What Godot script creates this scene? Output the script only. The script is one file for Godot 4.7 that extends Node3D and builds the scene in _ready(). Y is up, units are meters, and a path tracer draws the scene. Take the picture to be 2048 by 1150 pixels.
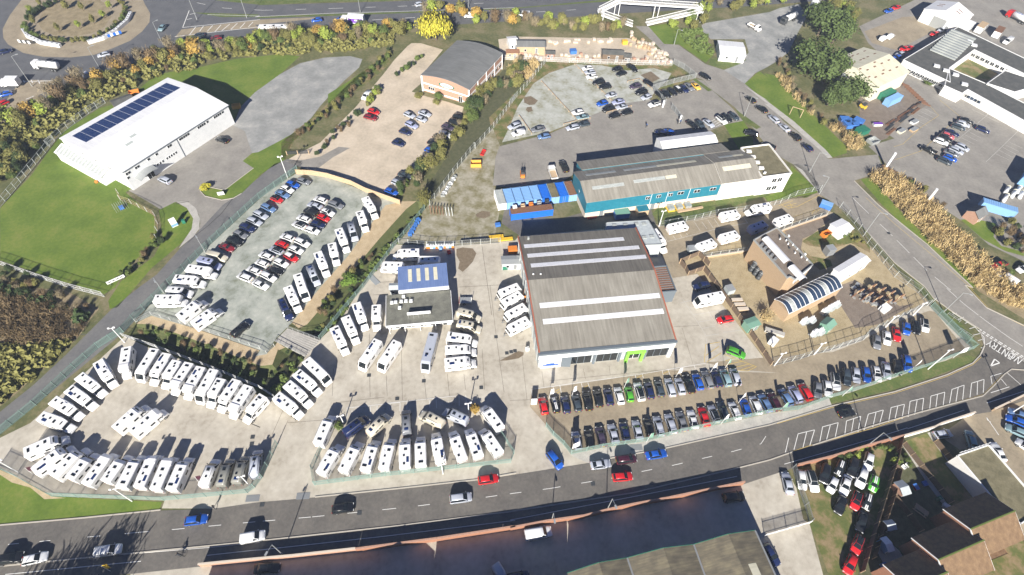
extends Node3D
# An industrial estate seen from a drone:motorhome and car dealerships,workshops,lawns,a ditch and the roads round them.
# Units are metres,y up,north is -z. Places were surveyed once and are written as plain ground coordinates.
var M:={}
var used:={}
var proto:={}
var rng:=RandomNumberGenerator.new()
func P(x:float,y:float,z:float) ->Vector3:
	return Vector3(x,y,z)
func lin(r:float,g:float,b:float) ->Color:
	return Color(r,g,b).linear_to_srgb()
func nm(s:String) ->String:
	used[s]=used.get(s,-1)+1
	return s if used[s]==0 else "%s_%03d" % [s,used[s]]
func tag(o:Node,label:String,cat:String,group:="") ->Node:
	o.set_meta("label",label)
	o.set_meta("category",cat)
	if group !="":
		o.set_meta("group",group)
	return o
func thing(called:String,label:String,cat:String,at:=Vector3.ZERO,yaw:=0.0,group:="") ->Node3D:
	var o:=Node3D.new()
	o.name=nm(called)
	add_child(o)
	o.position=at
	o.rotation.y=yaw
	tag(o,label,cat,group)
	return o
func part(parent:Node,called:String,mesh:Mesh,mt:Material,kind:="") ->MeshInstance3D:
	var o:=MeshInstance3D.new()
	o.name=nm(called) if parent==self else called
	o.mesh=mesh
	if mt:
		o.material_override=mt
	parent.add_child(o,true)
	if kind !="":
		o.set_meta("kind",kind)
	return o
func ss(smooth:=false) ->SurfaceTool:
	var s:=SurfaceTool.new()
	s.begin(Mesh.PRIMITIVE_TRIANGLES)
	s.set_smooth_group(0 if smooth else -1)
	return s
func fin(s:SurfaceTool) ->ArrayMesh:
	s.generate_normals()
	return s.commit()
func q(s:SurfaceTool,a:Vector3,b:Vector3,c:Vector3,d:Vector3,uv:=Rect2(0,0,1,1)):
	var u:=[uv.position,uv.position+Vector2(uv.size.x,0),uv.end,uv.position+Vector2(0,uv.size.y)]
	var v:=[a,b,c,d]
	for i in [0,2,1,0,3,2]:
		s.set_uv(u[i])
		s.add_vertex(v[i])
func tri(s:SurfaceTool,a:Vector3,b:Vector3,c:Vector3):
	for v in [a,c,b]:
		s.set_uv(Vector2(v.x,v.z))
		s.add_vertex(v)
func block(s:SurfaceTool,o:Vector3,x:Vector3,y:Vector3,z:Vector3):
	q(s,o,o+y,o+x+y,o+x)
	q(s,o+z,o+x+z,o+x+y+z,o+y+z)
	q(s,o,o+x,o+x+z,o+z)
	q(s,o+y,o+y+z,o+x+y+z,o+x+y)
	q(s,o,o+z,o+z+y,o+y)
	q(s,o+x,o+x+y,o+x+y+z,o+x+z)
func box(s:SurfaceTool,c:Vector3,size:Vector3,yaw:=0.0):
	var b:=Basis(Vector3.UP,yaw)
	var x:=b.x*size.x
	var z:=b.z*size.z
	var y:=Vector3(0,size.y,0)
	block(s,c-(x+y+z)/2,x,y,z)
func beam(s:SurfaceTool,a:Vector3,b:Vector3,w:float,h:=-1.0):
	var d:=b-a
	var side:=d.cross(Vector3.UP)
	if side.length()<0.001:
		side=Vector3.RIGHT
	side=side.normalized()
	var up:=side.cross(d).normalized()
	var hh:=h if h>0 else w
	block(s,a-side*w/2-up*hh/2,d,up*hh,side*w)
func pole(s:SurfaceTool,a:Vector3,b:Vector3,ra:float,rb:float,n:=6):
	var d:=(b-a).normalized()
	var x:=d.cross(Vector3(0.31,0.2,0.93)).normalized()
	var y:=d.cross(x)
	for i in n:
		var t0:=TAU*i/n
		var t1:=TAU*(i+1)/n
		var c0:=x*cos(t0)+y*sin(t0)
		var c1:=x*cos(t1)+y*sin(t1)
		q(s,a+c0*ra,a+c1*ra,b+c1*rb,b+c0*rb)
		tri(s,b,b+c0*rb,b+c1*rb)
		tri(s,a,a+c1*ra,a+c0*ra)
func boxm(size:Vector3) ->ArrayMesh:
	var s:=ss()
	box(s,Vector3.ZERO,size)
	return fin(s)
func noise(sd:int,f:float,oct:int,n:int) ->PackedByteArray:
	var z:=FastNoiseLite.new()
	z.seed=sd
	z.noise_type=FastNoiseLite.TYPE_SIMPLEX
	z.frequency=f
	z.fractal_octaves=oct
	var im:=z.get_seamless_image(n,n)
	im.convert(Image.FORMAT_L8)
	return im.get_data()
func tex(sd:int,stops:Array,wc:float,wf:float,wg:float,fc:=0.006,ff:=0.05,stretch:=1,n:=512) ->ImageTexture:
	var g:=Gradient.new()
	var offs:=PackedFloat32Array()
	var cols:=PackedColorArray()
	for st in stops:
		offs.append(st[0])
		cols.append(st[1])
	g.offsets=offs
	g.colors=cols
	var lut:=PackedByteArray()
	lut.resize(768)
	for i in 256:
		var c:=g.sample(i/255.0).linear_to_srgb()
		lut[i*3]=int(clampf(c.r,0,1)*255)
		lut[i*3+1]=int(clampf(c.g,0,1)*255)
		lut[i*3+2]=int(clampf(c.b,0,1)*255)
	var a:=noise(sd,fc,4,n)
	var b:=noise(sd+7,ff,3,n)
	var out:=PackedByteArray()
	out.resize(n*n*3)
	var h:=sd*7919+13
	var tot:=wc+wf+wg
	for i in n*n:
		h=(h*1103515245+12345) & 0x7fffffff
		var j:=i
		if stretch>1:
			j=(i/n/stretch)*n+i % n
		var v:=int((wc*a[i]+wf*b[j]+wg*((h >>12) & 255))/tot)
		out[i*3]=lut[v*3]
		out[i*3+1]=lut[v*3+1]
		out[i*3+2]=lut[v*3+2]
	return ImageTexture.create_from_image(Image.create_from_data(n,n,false,Image.FORMAT_RGB8,out))
func mat(called:String,c:Color,rough:=0.8,metal:=0.0,coat:=0.0) ->StandardMaterial3D:
	var m:=StandardMaterial3D.new()
	m.resource_name=called
	m.albedo_color=c
	m.roughness=rough
	m.metallic=metal
	if coat>0:
		m.clearcoat_enabled=true
		m.clearcoat=coat
		m.clearcoat_roughness=0.08
	M[called]=m
	return m
func tmat(called:String,t:Texture2D,size:float,rough:=0.9,world:=true) ->StandardMaterial3D:
	var m:=mat(called,Color.WHITE,rough)
	m.albedo_texture=t
	m.uv1_triplanar=true
	m.uv1_world_triplanar=world
	m.uv1_scale=Vector3.ONE/size
	return m
func umat(called:String,t:Texture2D,su:float,sv:float,rough:=0.85) ->StandardMaterial3D:
	var m:=mat(called,Color.WHITE,rough)
	m.albedo_texture=t
	m.uv1_scale=Vector3(1.0/su,1.0/sv,1)
	return m
func L3(r:float,g:float,b:float) ->Color:
	return Color(r,g,b)
func materials():
	tmat("scrub",tex(1,[[0.2,L3(.075,.085,.03)],[.45,L3(.11,.115,.045)],[.6,L3(.16,.145,.07)],[.8,L3(.2,.17,.1)]],1.4,.8,.5,.008,.06),46)
	tmat("lawn",tex(2,[[0.15,L3(.075,.125,.01)],[.45,L3(.105,.165,.016)],[.65,L3(.135,.185,.024)],[.9,L3(.19,.2,.045)]],1.3,.7,.5,.008,.07),52)
	tmat("verge",tex(3,[[0.2,L3(.06,.095,.02)],[.5,L3(.095,.13,.03)],[.75,L3(.15,.15,.055)],[.9,L3(.2,.17,.09)]],1.0,.8,.5,.012,.07),30)
	tmat("worn_grass",tex(4,[[0.15,L3(.07,.1,.022)],[.45,L3(.12,.13,.035)],[.6,L3(.21,.165,.08)],[.85,L3(.27,.2,.115)]],1.6,.6,.4,.012,.06),34)
	tmat("asphalt",tex(5,[[0.1,L3(.082,.076,.07)],[.4,L3(.115,.107,.098)],[.6,L3(.135,.125,.112)],[.9,L3(.175,.16,.14)]],.9,.7,.7,.008,.05),28,.85)
	tmat("lane_asphalt",tex(6,[[0.1,L3(.1,.1,.105)],[.4,L3(.135,.135,.138)],[.65,L3(.16,.158,.155)],[.9,L3(.2,.195,.185)]],.9,.6,.6,.008,.05),31,.85)
	tmat("pale_asphalt",tex(7,[[0.1,L3(.18,.17,.155)],[.4,L3(.235,.22,.2)],[.65,L3(.27,.255,.23)],[.9,L3(.32,.3,.265)]],1.0,.6,.5,.008,.05),37,.9)
	tmat("dark_road",tex(8,[[0.1,L3(.075,.078,.088)],[.5,L3(.1,.103,.112)],[.9,L3(.135,.135,.14)]],.8,.6,.6,.008,.05),29,.85)
	tmat("concrete",tex(9,[[0.08,L3(.28,.25,.2)],[.35,L3(.4,.365,.305)],[.6,L3(.46,.425,.36)],[.9,L3(.53,.5,.43)]],1.1,.8,.4,.007,.035),33,.85)
	tmat("tan_tarmac",tex(10,[[0.1,L3(.2,.165,.115)],[.4,L3(.27,.225,.16)],[.65,L3(.31,.26,.185)],[.9,L3(.36,.305,.22)]],1.0,.7,.5,.007,.05),30,.9)
	tmat("compound_gravel",tex(11,[[0.08,L3(.12,.13,.075)],[.3,L3(.235,.255,.22)],[.5,L3(.31,.33,.295)],[.7,L3(.37,.385,.345)],[.92,L3(.5,.5,.45)]],1.5,.6,.45,.01,.05),42)
	tmat("slab_grey",tex(12,[[0.1,L3(.19,.195,.19)],[.45,L3(.26,.265,.26)],[.65,L3(.31,.31,.3)],[.92,L3(.42,.41,.39)]],1.5,.6,.4,.009,.05),44)
	tmat("hall_gravel",tex(13,[[0.1,L3(.36,.31,.24)],[.4,L3(.47,.4,.31)],[.65,L3(.54,.46,.36)],[.9,L3(.6,.52,.42)]],1.2,.6,.4,.007,.05),40)
	tmat("lot_gravel",tex(14,[[0.1,L3(.17,.165,.09)],[.32,L3(.3,.3,.24)],[.5,L3(.36,.37,.33)],[.7,L3(.42,.43,.4)],[.9,L3(.5,.5,.46)]],1.6,.8,.4,.011,.045),38)
	tmat("yard_dirt",tex(15,[[0.1,L3(.13,.12,.05)],[.35,L3(.2,.18,.1)],[.55,L3(.28,.26,.19)],[.8,L3(.37,.345,.28)]],1.7,.7,.4,.012,.05),33)
	tmat("bank_earth",tex(16,[[0.1,L3(.3,.225,.13)],[.45,L3(.43,.335,.21)],[.8,L3(.52,.42,.28)]],.8,.8,.8,.012,.08),18)
	tmat("dry_scrub",tex(17,[[0.1,L3(.14,.11,.06)],[.45,L3(.235,.19,.115)],[.8,L3(.33,.27,.17)]],1.0,.9,.6,.012,.08),24)
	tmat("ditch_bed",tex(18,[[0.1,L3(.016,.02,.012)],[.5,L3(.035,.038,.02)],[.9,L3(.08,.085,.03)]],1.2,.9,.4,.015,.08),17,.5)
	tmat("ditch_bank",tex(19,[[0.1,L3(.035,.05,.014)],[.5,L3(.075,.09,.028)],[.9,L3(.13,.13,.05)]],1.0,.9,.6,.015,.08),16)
	tmat("compound_pebble",tex(20,[[0.1,L3(.22,.17,.09)],[.45,L3(.34,.275,.165)],[.8,L3(.43,.355,.23)]],.8,.9,.8,.012,.08),22)
	tmat("garden_soil",tex(21,[[0.1,L3(.04,.045,.02)],[.5,L3(.08,.085,.04)],[.9,L3(.13,.12,.07)]],1.0,.9,.6,.015,.08),15)
	tmat("mud",tex(22,[[0.1,L3(.1,.08,.055)],[.5,L3(.17,.13,.085)],[.9,L3(.26,.21,.15)]],.8,.9,.6,.015,.08),9,.8)
	tmat("brown_yard",tex(23,[[0.1,L3(.13,.105,.085)],[.5,L3(.19,.155,.125)],[.9,L3(.25,.21,.175)]],.8,.9,.6,.015,.08),20,.9)
	tmat("brick",tex(24,[[0.1,L3(.3,.16,.11)],[.5,L3(.4,.235,.17)],[.9,L3(.5,.33,.25)]],.6,.7,.8,.02,.1),7,.9,false)
	tmat("buff_brick",tex(25,[[0.1,L3(.3,.205,.125)],[.5,L3(.4,.29,.185)],[.9,L3(.48,.36,.24)]],.6,.7,.8,.02,.1),7,.9,false)
	tmat("red_brick",tex(26,[[0.1,L3(.2,.09,.055)],[.5,L3(.3,.14,.085)],[.9,L3(.38,.2,.13)]],.6,.7,.8,.02,.1),7,.9,false)
	tmat("white_render",tex(27,[[0.1,L3(.66,.65,.62)],[.5,L3(.76,.75,.73)],[.9,L3(.82,.81,.79)]],.9,.6,.3,.015,.06),12,.7,false)
	tmat("cream_clad",tex(28,[[0.1,L3(.56,.54,.42)],[.5,L3(.64,.62,.5)],[.9,L3(.7,.68,.56)]],.9,.6,.3,.015,.06),12,.7,false)
	tmat("teal_clad",tex(29,[[0.1,L3(.012,.125,.185)],[.5,L3(.018,.165,.235)],[.9,L3(.03,.2,.28)]],.9,.6,.3,.015,.06),12,.5,false)
	tmat("white_clad",tex(30,[[0.1,L3(.6,.62,.64)],[.5,L3(.72,.735,.75)],[.9,L3(.78,.79,.8)]],.7,.5,.2,.015,.06),14,.45,false)
	tmat("grey_clad",tex(31,[[0.1,L3(.32,.36,.38)],[.5,L3(.41,.45,.47)],[.9,L3(.49,.53,.54)]],.9,.6,.4,.015,.06),12,.5,false)
	tmat("flat_felt",tex(32,[[0.1,L3(.055,.058,.055)],[.4,L3(.08,.083,.08)],[.65,L3(.1,.1,.095)],[.92,L3(.15,.15,.14)]],1.4,.7,.4,.012,.05),22,.8,false)
	tmat("shop_felt",tex(33,[[0.1,L3(.1,.1,.085)],[.45,L3(.15,.15,.125)],[.9,L3(.21,.21,.175)]],1.3,.7,.4,.012,.05),16,.85,false)
	tmat("moss_felt",tex(34,[[0.1,L3(.1,.09,.05)],[.45,L3(.15,.135,.08)],[.9,L3(.22,.195,.12)]],1.3,.7,.4,.012,.05),16,.9,false)
	tmat("rust",tex(35,[[0.1,L3(.1,.05,.03)],[.5,L3(.19,.095,.055)],[.9,L3(.3,.17,.1)]],.8,.8,.6,.02,.08),6,.8,false)
	tmat("timber",tex(36,[[0.1,L3(.3,.2,.12)],[.5,L3(.45,.33,.21)],[.9,L3(.56,.44,.3)]],.8,.8,.6,.02,.08),6,.9,false)
	tmat("dark_timber",tex(37,[[0.1,L3(.09,.06,.04)],[.5,L3(.14,.1,.07)],[.9,L3(.2,.15,.105)]],.8,.8,.6,.02,.08),6,.9,false)
	tmat("foot_concrete",tex(38,[[0.1,L3(.3,.29,.27)],[.5,L3(.4,.385,.355)],[.9,L3(.5,.48,.44)]],.9,.7,.5,.012,.06),16)
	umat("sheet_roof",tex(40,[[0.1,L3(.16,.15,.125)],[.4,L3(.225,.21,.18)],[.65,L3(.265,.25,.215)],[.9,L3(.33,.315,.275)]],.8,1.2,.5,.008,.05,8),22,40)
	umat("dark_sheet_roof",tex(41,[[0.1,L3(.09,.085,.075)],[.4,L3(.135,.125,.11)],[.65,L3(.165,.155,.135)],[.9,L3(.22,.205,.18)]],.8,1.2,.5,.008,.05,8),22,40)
	umat("grey_sheet_roof",tex(42,[[0.1,L3(.12,.125,.125)],[.5,L3(.155,.16,.16)],[.9,L3(.2,.205,.205)]],.7,.9,.4,.008,.05,8),20,34)
	umat("white_sheet_roof",tex(43,[[0.1,L3(.66,.66,.68)],[.5,L3(.76,.765,.78)],[.9,L3(.81,.815,.825)]],.7,.8,.2,.008,.05,8),20,34,.4)
	umat("cream_sheet_roof",tex(44,[[0.1,L3(.5,.48,.36)],[.5,L3(.6,.575,.45)],[.9,L3(.66,.64,.52)]],.8,1.,.3,.008,.05,8),16,26,.6)
	umat("blue_sheet_roof",tex(45,[[0.1,L3(.1,.155,.32)],[.5,L3(.135,.2,.39)],[.9,L3(.17,.24,.44)]],.5,.8,.3,.008,.05,8),12,20,.45)
	umat("moss_sheet_roof",tex(46,[[0.1,L3(.075,.066,.05)],[.4,L3(.115,.1,.072)],[.65,L3(.16,.14,.095)],[.9,L3(.25,.215,.13)]],1.5,1.,.6,.01,.05,6),13,20)
	umat("tile_roof",tex(47,[[0.1,L3(.1,.06,.033)],[.4,L3(.16,.1,.055)],[.65,L3(.21,.135,.075)],[.9,L3(.28,.19,.1)]],1.1,.8,.8,.012,.07,2),9,9)
	umat("pale_strip",tex(48,[[0.1,L3(.55,.56,.6)],[.5,L3(.68,.69,.73)],[.9,L3(.75,.76,.79)]],.9,.9,.3,.01,.06,4),20,6,.5)
	umat("fog_strip",tex(49,[[0.1,L3(.26,.28,.28)],[.5,L3(.36,.385,.38)],[.9,L3(.5,.52,.48)]],.9,.9,.3,.01,.06,4),14,4,.4)
	mat("line_white",lin(.72,.72,.7),.7)
	mat("line_worn",lin(.5,.49,.46),.8)
	mat("line_yellow",lin(.55,.4,.12),.8)
	mat("joint",lin(.12,.1,.08),.9)
	mat("tar_seam",lin(.05,.045,.04),.8)
	mat("kerb",lin(.42,.39,.34),.9)
	mat("glass",lin(.012,.016,.02),.06)
	mat("pane_blue",lin(.03,.05,.09),.08)
	mat("pane_pale",lin(.42,.46,.44),.25)
	mat("solar",lin(.012,.03,.11),.12,0.0,.5)
	mat("white_metal",lin(.78,.78,.78),.4)
	mat("white_paint",lin(.76,.77,.78),.5)
	mat("gloss_white",lin(.8,.8,.8),.3,0.0,.5)
	mat("galvanised",lin(.42,.44,.44),.45,.4)
	mat("fence_green",lin(.21,.31,.28),.5)
	mat("fence_pale",lin(.5,.53,.52),.5)
	mat("steel_dark",lin(.05,.055,.06),.5)
	mat("steel_grey",lin(.2,.21,.22),.5)
	mat("fascia_grey",lin(.12,.145,.17),.5)
	mat("red_trim",lin(.36,.12,.07),.6)
	mat("portal_green",lin(.2,.55,.06),.45)
	mat("container_blue",lin(.012,.13,.56),.5)
	mat("container_sky",lin(.2,.38,.66),.6)
	mat("orange",lin(.62,.2,.03),.6)
	mat("safety_yellow",lin(.7,.45,.04),.5)
	mat("skip_amber",lin(.65,.35,.06),.6)
	mat("signal_red",lin(.5,.03,.025),.4)
	mat("tarp_blue",lin(.05,.17,.5),.55)
	mat("plastic_green",lin(.02,.16,.1),.5)
	mat("kiosk_green",lin(.16,.3,.23),.6)
	mat("tyre",lin(.018,.018,.018),.85)
	mat("rim",lin(.4,.41,.42),.3,.7)
	mat("lamp_glass",lin(.75,.77,.78),.1)
	mat("lamp_red",lin(.4,.015,.015),.25)
	mat("plate_yellow",lin(.7,.5,.04),.5)
	mat("dark_trim",lin(.02,.021,.022),.5)
	mat("skin",lin(.45,.26,.18),.6)
	mat("cloth_dark",lin(.025,.027,.035),.9)
	mat("cloth_blue",lin(.06,.1,.22),.9)
	mat("cloth_pale",lin(.55,.55,.55),.9)
	mat("bark",lin(.11,.085,.06),.95)
	mat("stone_pale",lin(.55,.48,.4),.9)
	mat("hedge_wall",lin(.16,.12,.09),.9)
	mat("purple_print",lin(.17,.06,.4),.5)
	for c in [["white",.74,.75,.76],["silver",.4,.43,.5],["grey",.17,.18,.2],["slate",.04,.055,.07],["black",.009,.01,.012],["navy",.01,.018,.07],["blue",.012,.085,.42],
			["denim",.11,.19,.36],["lilac",.32,.35,.52],["teal",.19,.29,.33],["red",.52,.014,.018],["darkred",.2,.012,.02],["maroon",.05,.01,.022],["plum",.06,.045,.075],["pink",.55,.1,.12],
			["green",.07,.33,.03],["yellow",.75,.46,.07],["cream",.58,.54,.44],["olive",.21,.21,.19]]:
		mat("paint_"+c[0],lin(c[1],c[2],c[3]),.32,0.0,.55)
	for c in [["leaf_dark",.03,.05,.014],["leaf_mid",.07,.1,.022],["leaf_olive",.125,.12,.035],["leaf_lime",.17,.21,.035],["leaf_willow",.36,.33,.035],["leaf_ochre",.26,.17,.04],
			["twig_brown",.15,.105,.06],["twig_grey",.2,.165,.11],["reed",.42,.32,.17],["leaf_fir",.05,.075,.02],["bramble",.12,.085,.045],["leaf_bright",.09,.15,.02]]:
		var m:=mat(c[0],lin(c[1]*1.5,c[2]*1.5,c[3]*1.4),.8)
		m.vertex_color_use_as_albedo=true
		m.backlight_enabled=true
		m.backlight=lin(c[1],c[2],c[3])*.35
func flat(a:Array,y:float) ->PackedVector3Array:
	var p:=PackedVector3Array()
	for i in a.size()/2:
		p.append(Vector3(a[i*2],y,a[i*2+1]))
	return p
func sheet(called:String,mt:String,level:int,a:Array) ->MeshInstance3D:
	var y:=-0.06+0.004*level
	var v:=PackedVector2Array()
	for i in a.size()/2:
		v.append(Vector2(a[i*2],a[i*2+1]))
	if not Geometry2D.is_polygon_clockwise(v):
		v.reverse()
	var id:=Geometry2D.triangulate_polygon(v)
	if id.is_empty():
		print("no triangles: ",called," ",v.size())
		return null
	var s:=ss()
	for i in id.size()/3:
		var p0:=v[id[i*3]]
		var p1:=v[id[i*3+1]]
		var p2:=v[id[i*3+2]]
		if (p1-p0).cross(p2-p0)<0:
			var k:=p1
			p1=p2
			p2=k
		for p in [p0,p1,p2]:
			s.set_uv(p)
			s.add_vertex(Vector3(p.x,y,p.y))
	return part(self,called,fin(s),M[mt],"structure")
func stripe(called:String,mt:String,a:Array,w:float,on:=0.0,gap:=0.0,level:=12):
	var y:=-0.06+0.004*level
	var s:=ss()
	for i in a.size()/2-1:
		var p:=Vector3(a[i*2],y,a[i*2+1])
		var r:=Vector3(a[i*2+2],y,a[i*2+3])
		var d:=(r-p).normalized()
		var n:=Vector3(-d.z,0,d.x)*w/2
		var len:=p.distance_to(r)
		var t:=0.0
		while t<len-0.05:
			var e:=minf(len,t+on) if on>0 else len
			q(s,p+d*t+n,p+d*e+n,p+d*e-n,p+d*t-n)
			t=e+gap
			if on<=0:
				break
	part(self,called,fin(s),M[mt],"structure")
func marks(called:String,mt:String,a:Array,w:float,level:=12):
	var y:=-0.06+0.004*level
	var s:=ss()
	for i in a.size()/4:
		var p:=Vector3(a[i*4],y,a[i*4+1])
		var r:=Vector3(a[i*4+2],y,a[i*4+3])
		var d:=(r-p).normalized()
		var n:=Vector3(-d.z,0,d.x)*w/2
		q(s,p+n,r+n,r-n,p-n)
	part(self,called,fin(s),M[mt],"structure")
func kerb(a:Array,h:=0.11,w:=0.22):
	var s:=ss()
	for i in a.size()/2-1:
		beam(s,Vector3(a[i*2],h/2-.04,a[i*2+1]),Vector3(a[i*2+2],h/2-.04,a[i*2+3]),w,h)
	part(self,"kerb",fin(s),M.kerb,"structure")
func slope(called:String,mt:String,a:Array,ya:float,b:Array,yb:float):
	var s:=ss()
	for i in a.size()/2-1:
		q(s,Vector3(a[i*2],ya,a[i*2+1]),Vector3(a[i*2+2],ya,a[i*2+3]),Vector3(b[i*2+2],yb,b[i*2+3]),Vector3(b[i*2],yb,b[i*2+1]))
	part(self,called,fin(s),M[mt],"structure")
func lettering(text:String,at:Vector3,a:Vector3,b:Vector3,size:float,stretch:float,mt:String):
	var t:=TextMesh.new()
	var f:=SystemFont.new()
	f.font_names=PackedStringArray(["Droid Sans"])
	t.font=f
	t.text=text
	t.font_size=64
	t.pixel_size=size/46.0
	t.depth=0.004
	var o:=part(self,"road_lettering",t,M[mt],"structure")
	var x:=(a-b).normalized()
	o.transform=Transform3D(Basis(x,Vector3.UP.cross(x)*stretch,Vector3.UP),at+Vector3(0,-.004,0))
func ring(r:Array) ->Array:
	var z:float=r[0]
	var half:=[Vector3(r[1]*.86,r[2],z),Vector3(r[1],r[2]+.16,z),Vector3(r[1],r[3],z),Vector3(r[5],r[4]-.035,z),Vector3(r[5]*.55,r[4],z)]
	var out:=half.duplicate()
	for i in range(4,-1,-1):
		out.append(Vector3(-half[i].x,half[i].y,z))
	return out
func hull(rows:Array) ->ArrayMesh:
	var s:=ss(true)
	var n:=10
	for i in rows.size()-1:
		var a:=ring(rows[i])
		var b:=ring(rows[i+1])
		for k in n:
			var l:=(k+1) % n
			q(s,a[k],a[l],b[l],b[k])
	s.set_smooth_group(1)
	var f:=ring(rows[0])
	var e:=ring(rows[-1])
	for k in range(1,n-1):
		tri(s,f[0],f[k+1],f[k])
		tri(s,e[0],e[k],e[k+1])
	return fin(s)
func over_top(rows:Array,i:int,j:int,inset:=.04,lift:=.012,full:=true) ->ArrayMesh:
	var s:=ss()
	for k in range(i,j):
		var a:=ring(rows[k])
		var b:=ring(rows[k+1])
		var up:Vector3=(b[4]-a[4]).cross(a[5]-a[4]).normalized()
		if up.y<0:
			up=-up
		var u:Vector3=up*lift
		var d0:Vector3=(b[4]-a[4]).normalized()*(inset if k==i else 0.0)
		var d1:Vector3=(a[4]-b[4]).normalized()*(inset if k==j-1 else 0.0)
		var w:=.95 if full else .8
		var m:=Vector3(w,1,1)
		q(s,a[3]*m+u+d0,a[4]+u+d0,b[4]+u+d1,b[3]*m+u+d1)
		q(s,a[4]+u+d0,a[5]+u+d0,b[5]+u+d1,b[4]+u+d1)
		q(s,a[5]+u+d0,a[6]*m+u+d0,b[6]*m+u+d1,b[5]+u+d1)
	return fin(s)
func flank(rows:Array,i:int,j:int,side:int) ->ArrayMesh:
	var s:=ss()
	for k in range(i,j):
		var a:=ring(rows[k])
		var b:=ring(rows[k+1])
		var p:=[a[2].lerp(a[3],.1),a[2].lerp(a[3],.86),b[2].lerp(b[3],.86),b[2].lerp(b[3],.1)]
		var o:Vector3=(p[1]-p[0]).cross(p[3]-p[0]).normalized()
		if o.x<0:
			o=-o
		for t in 4:
			p[t]+=o*.014
			if side<0:
				p[t].x=-p[t].x
		if side>0:
			q(s,p[0],p[1],p[2],p[3])
		else:
			q(s,p[3],p[2],p[1],p[0])
	return fin(s)
func wheel_mesh(r:float,w:float) ->ArrayMesh:
	if proto.has("wheel%s" % r):
		return proto["wheel%s" % r]
	var s:=ss()
	pole(s,Vector3(-w/2,0,0),Vector3(w/2,0,0),r,r,12)
	var am:=fin(s)
	var s2:=ss()
	pole(s2,Vector3(-w/2-.01,0,0),Vector3(w/2+.01,0,0),r*.62,r*.62,8)
	s2.generate_normals()
	am=s2.commit(am)
	am.surface_set_material(0,M.tyre)
	am.surface_set_material(1,M.rim)
	proto["wheel%s" % r]=am
	return am
func wheels(o:Node3D,hw:float,zf:float,zr:float,r:=.32,w:=.21):
	for z in [zf,zr]:
		for x in [-1,1]:
			var p:=part(o,"wheel",wheel_mesh(r,w),null)
			p.position=Vector3(x*(hw-w*.42),r,z)
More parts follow.
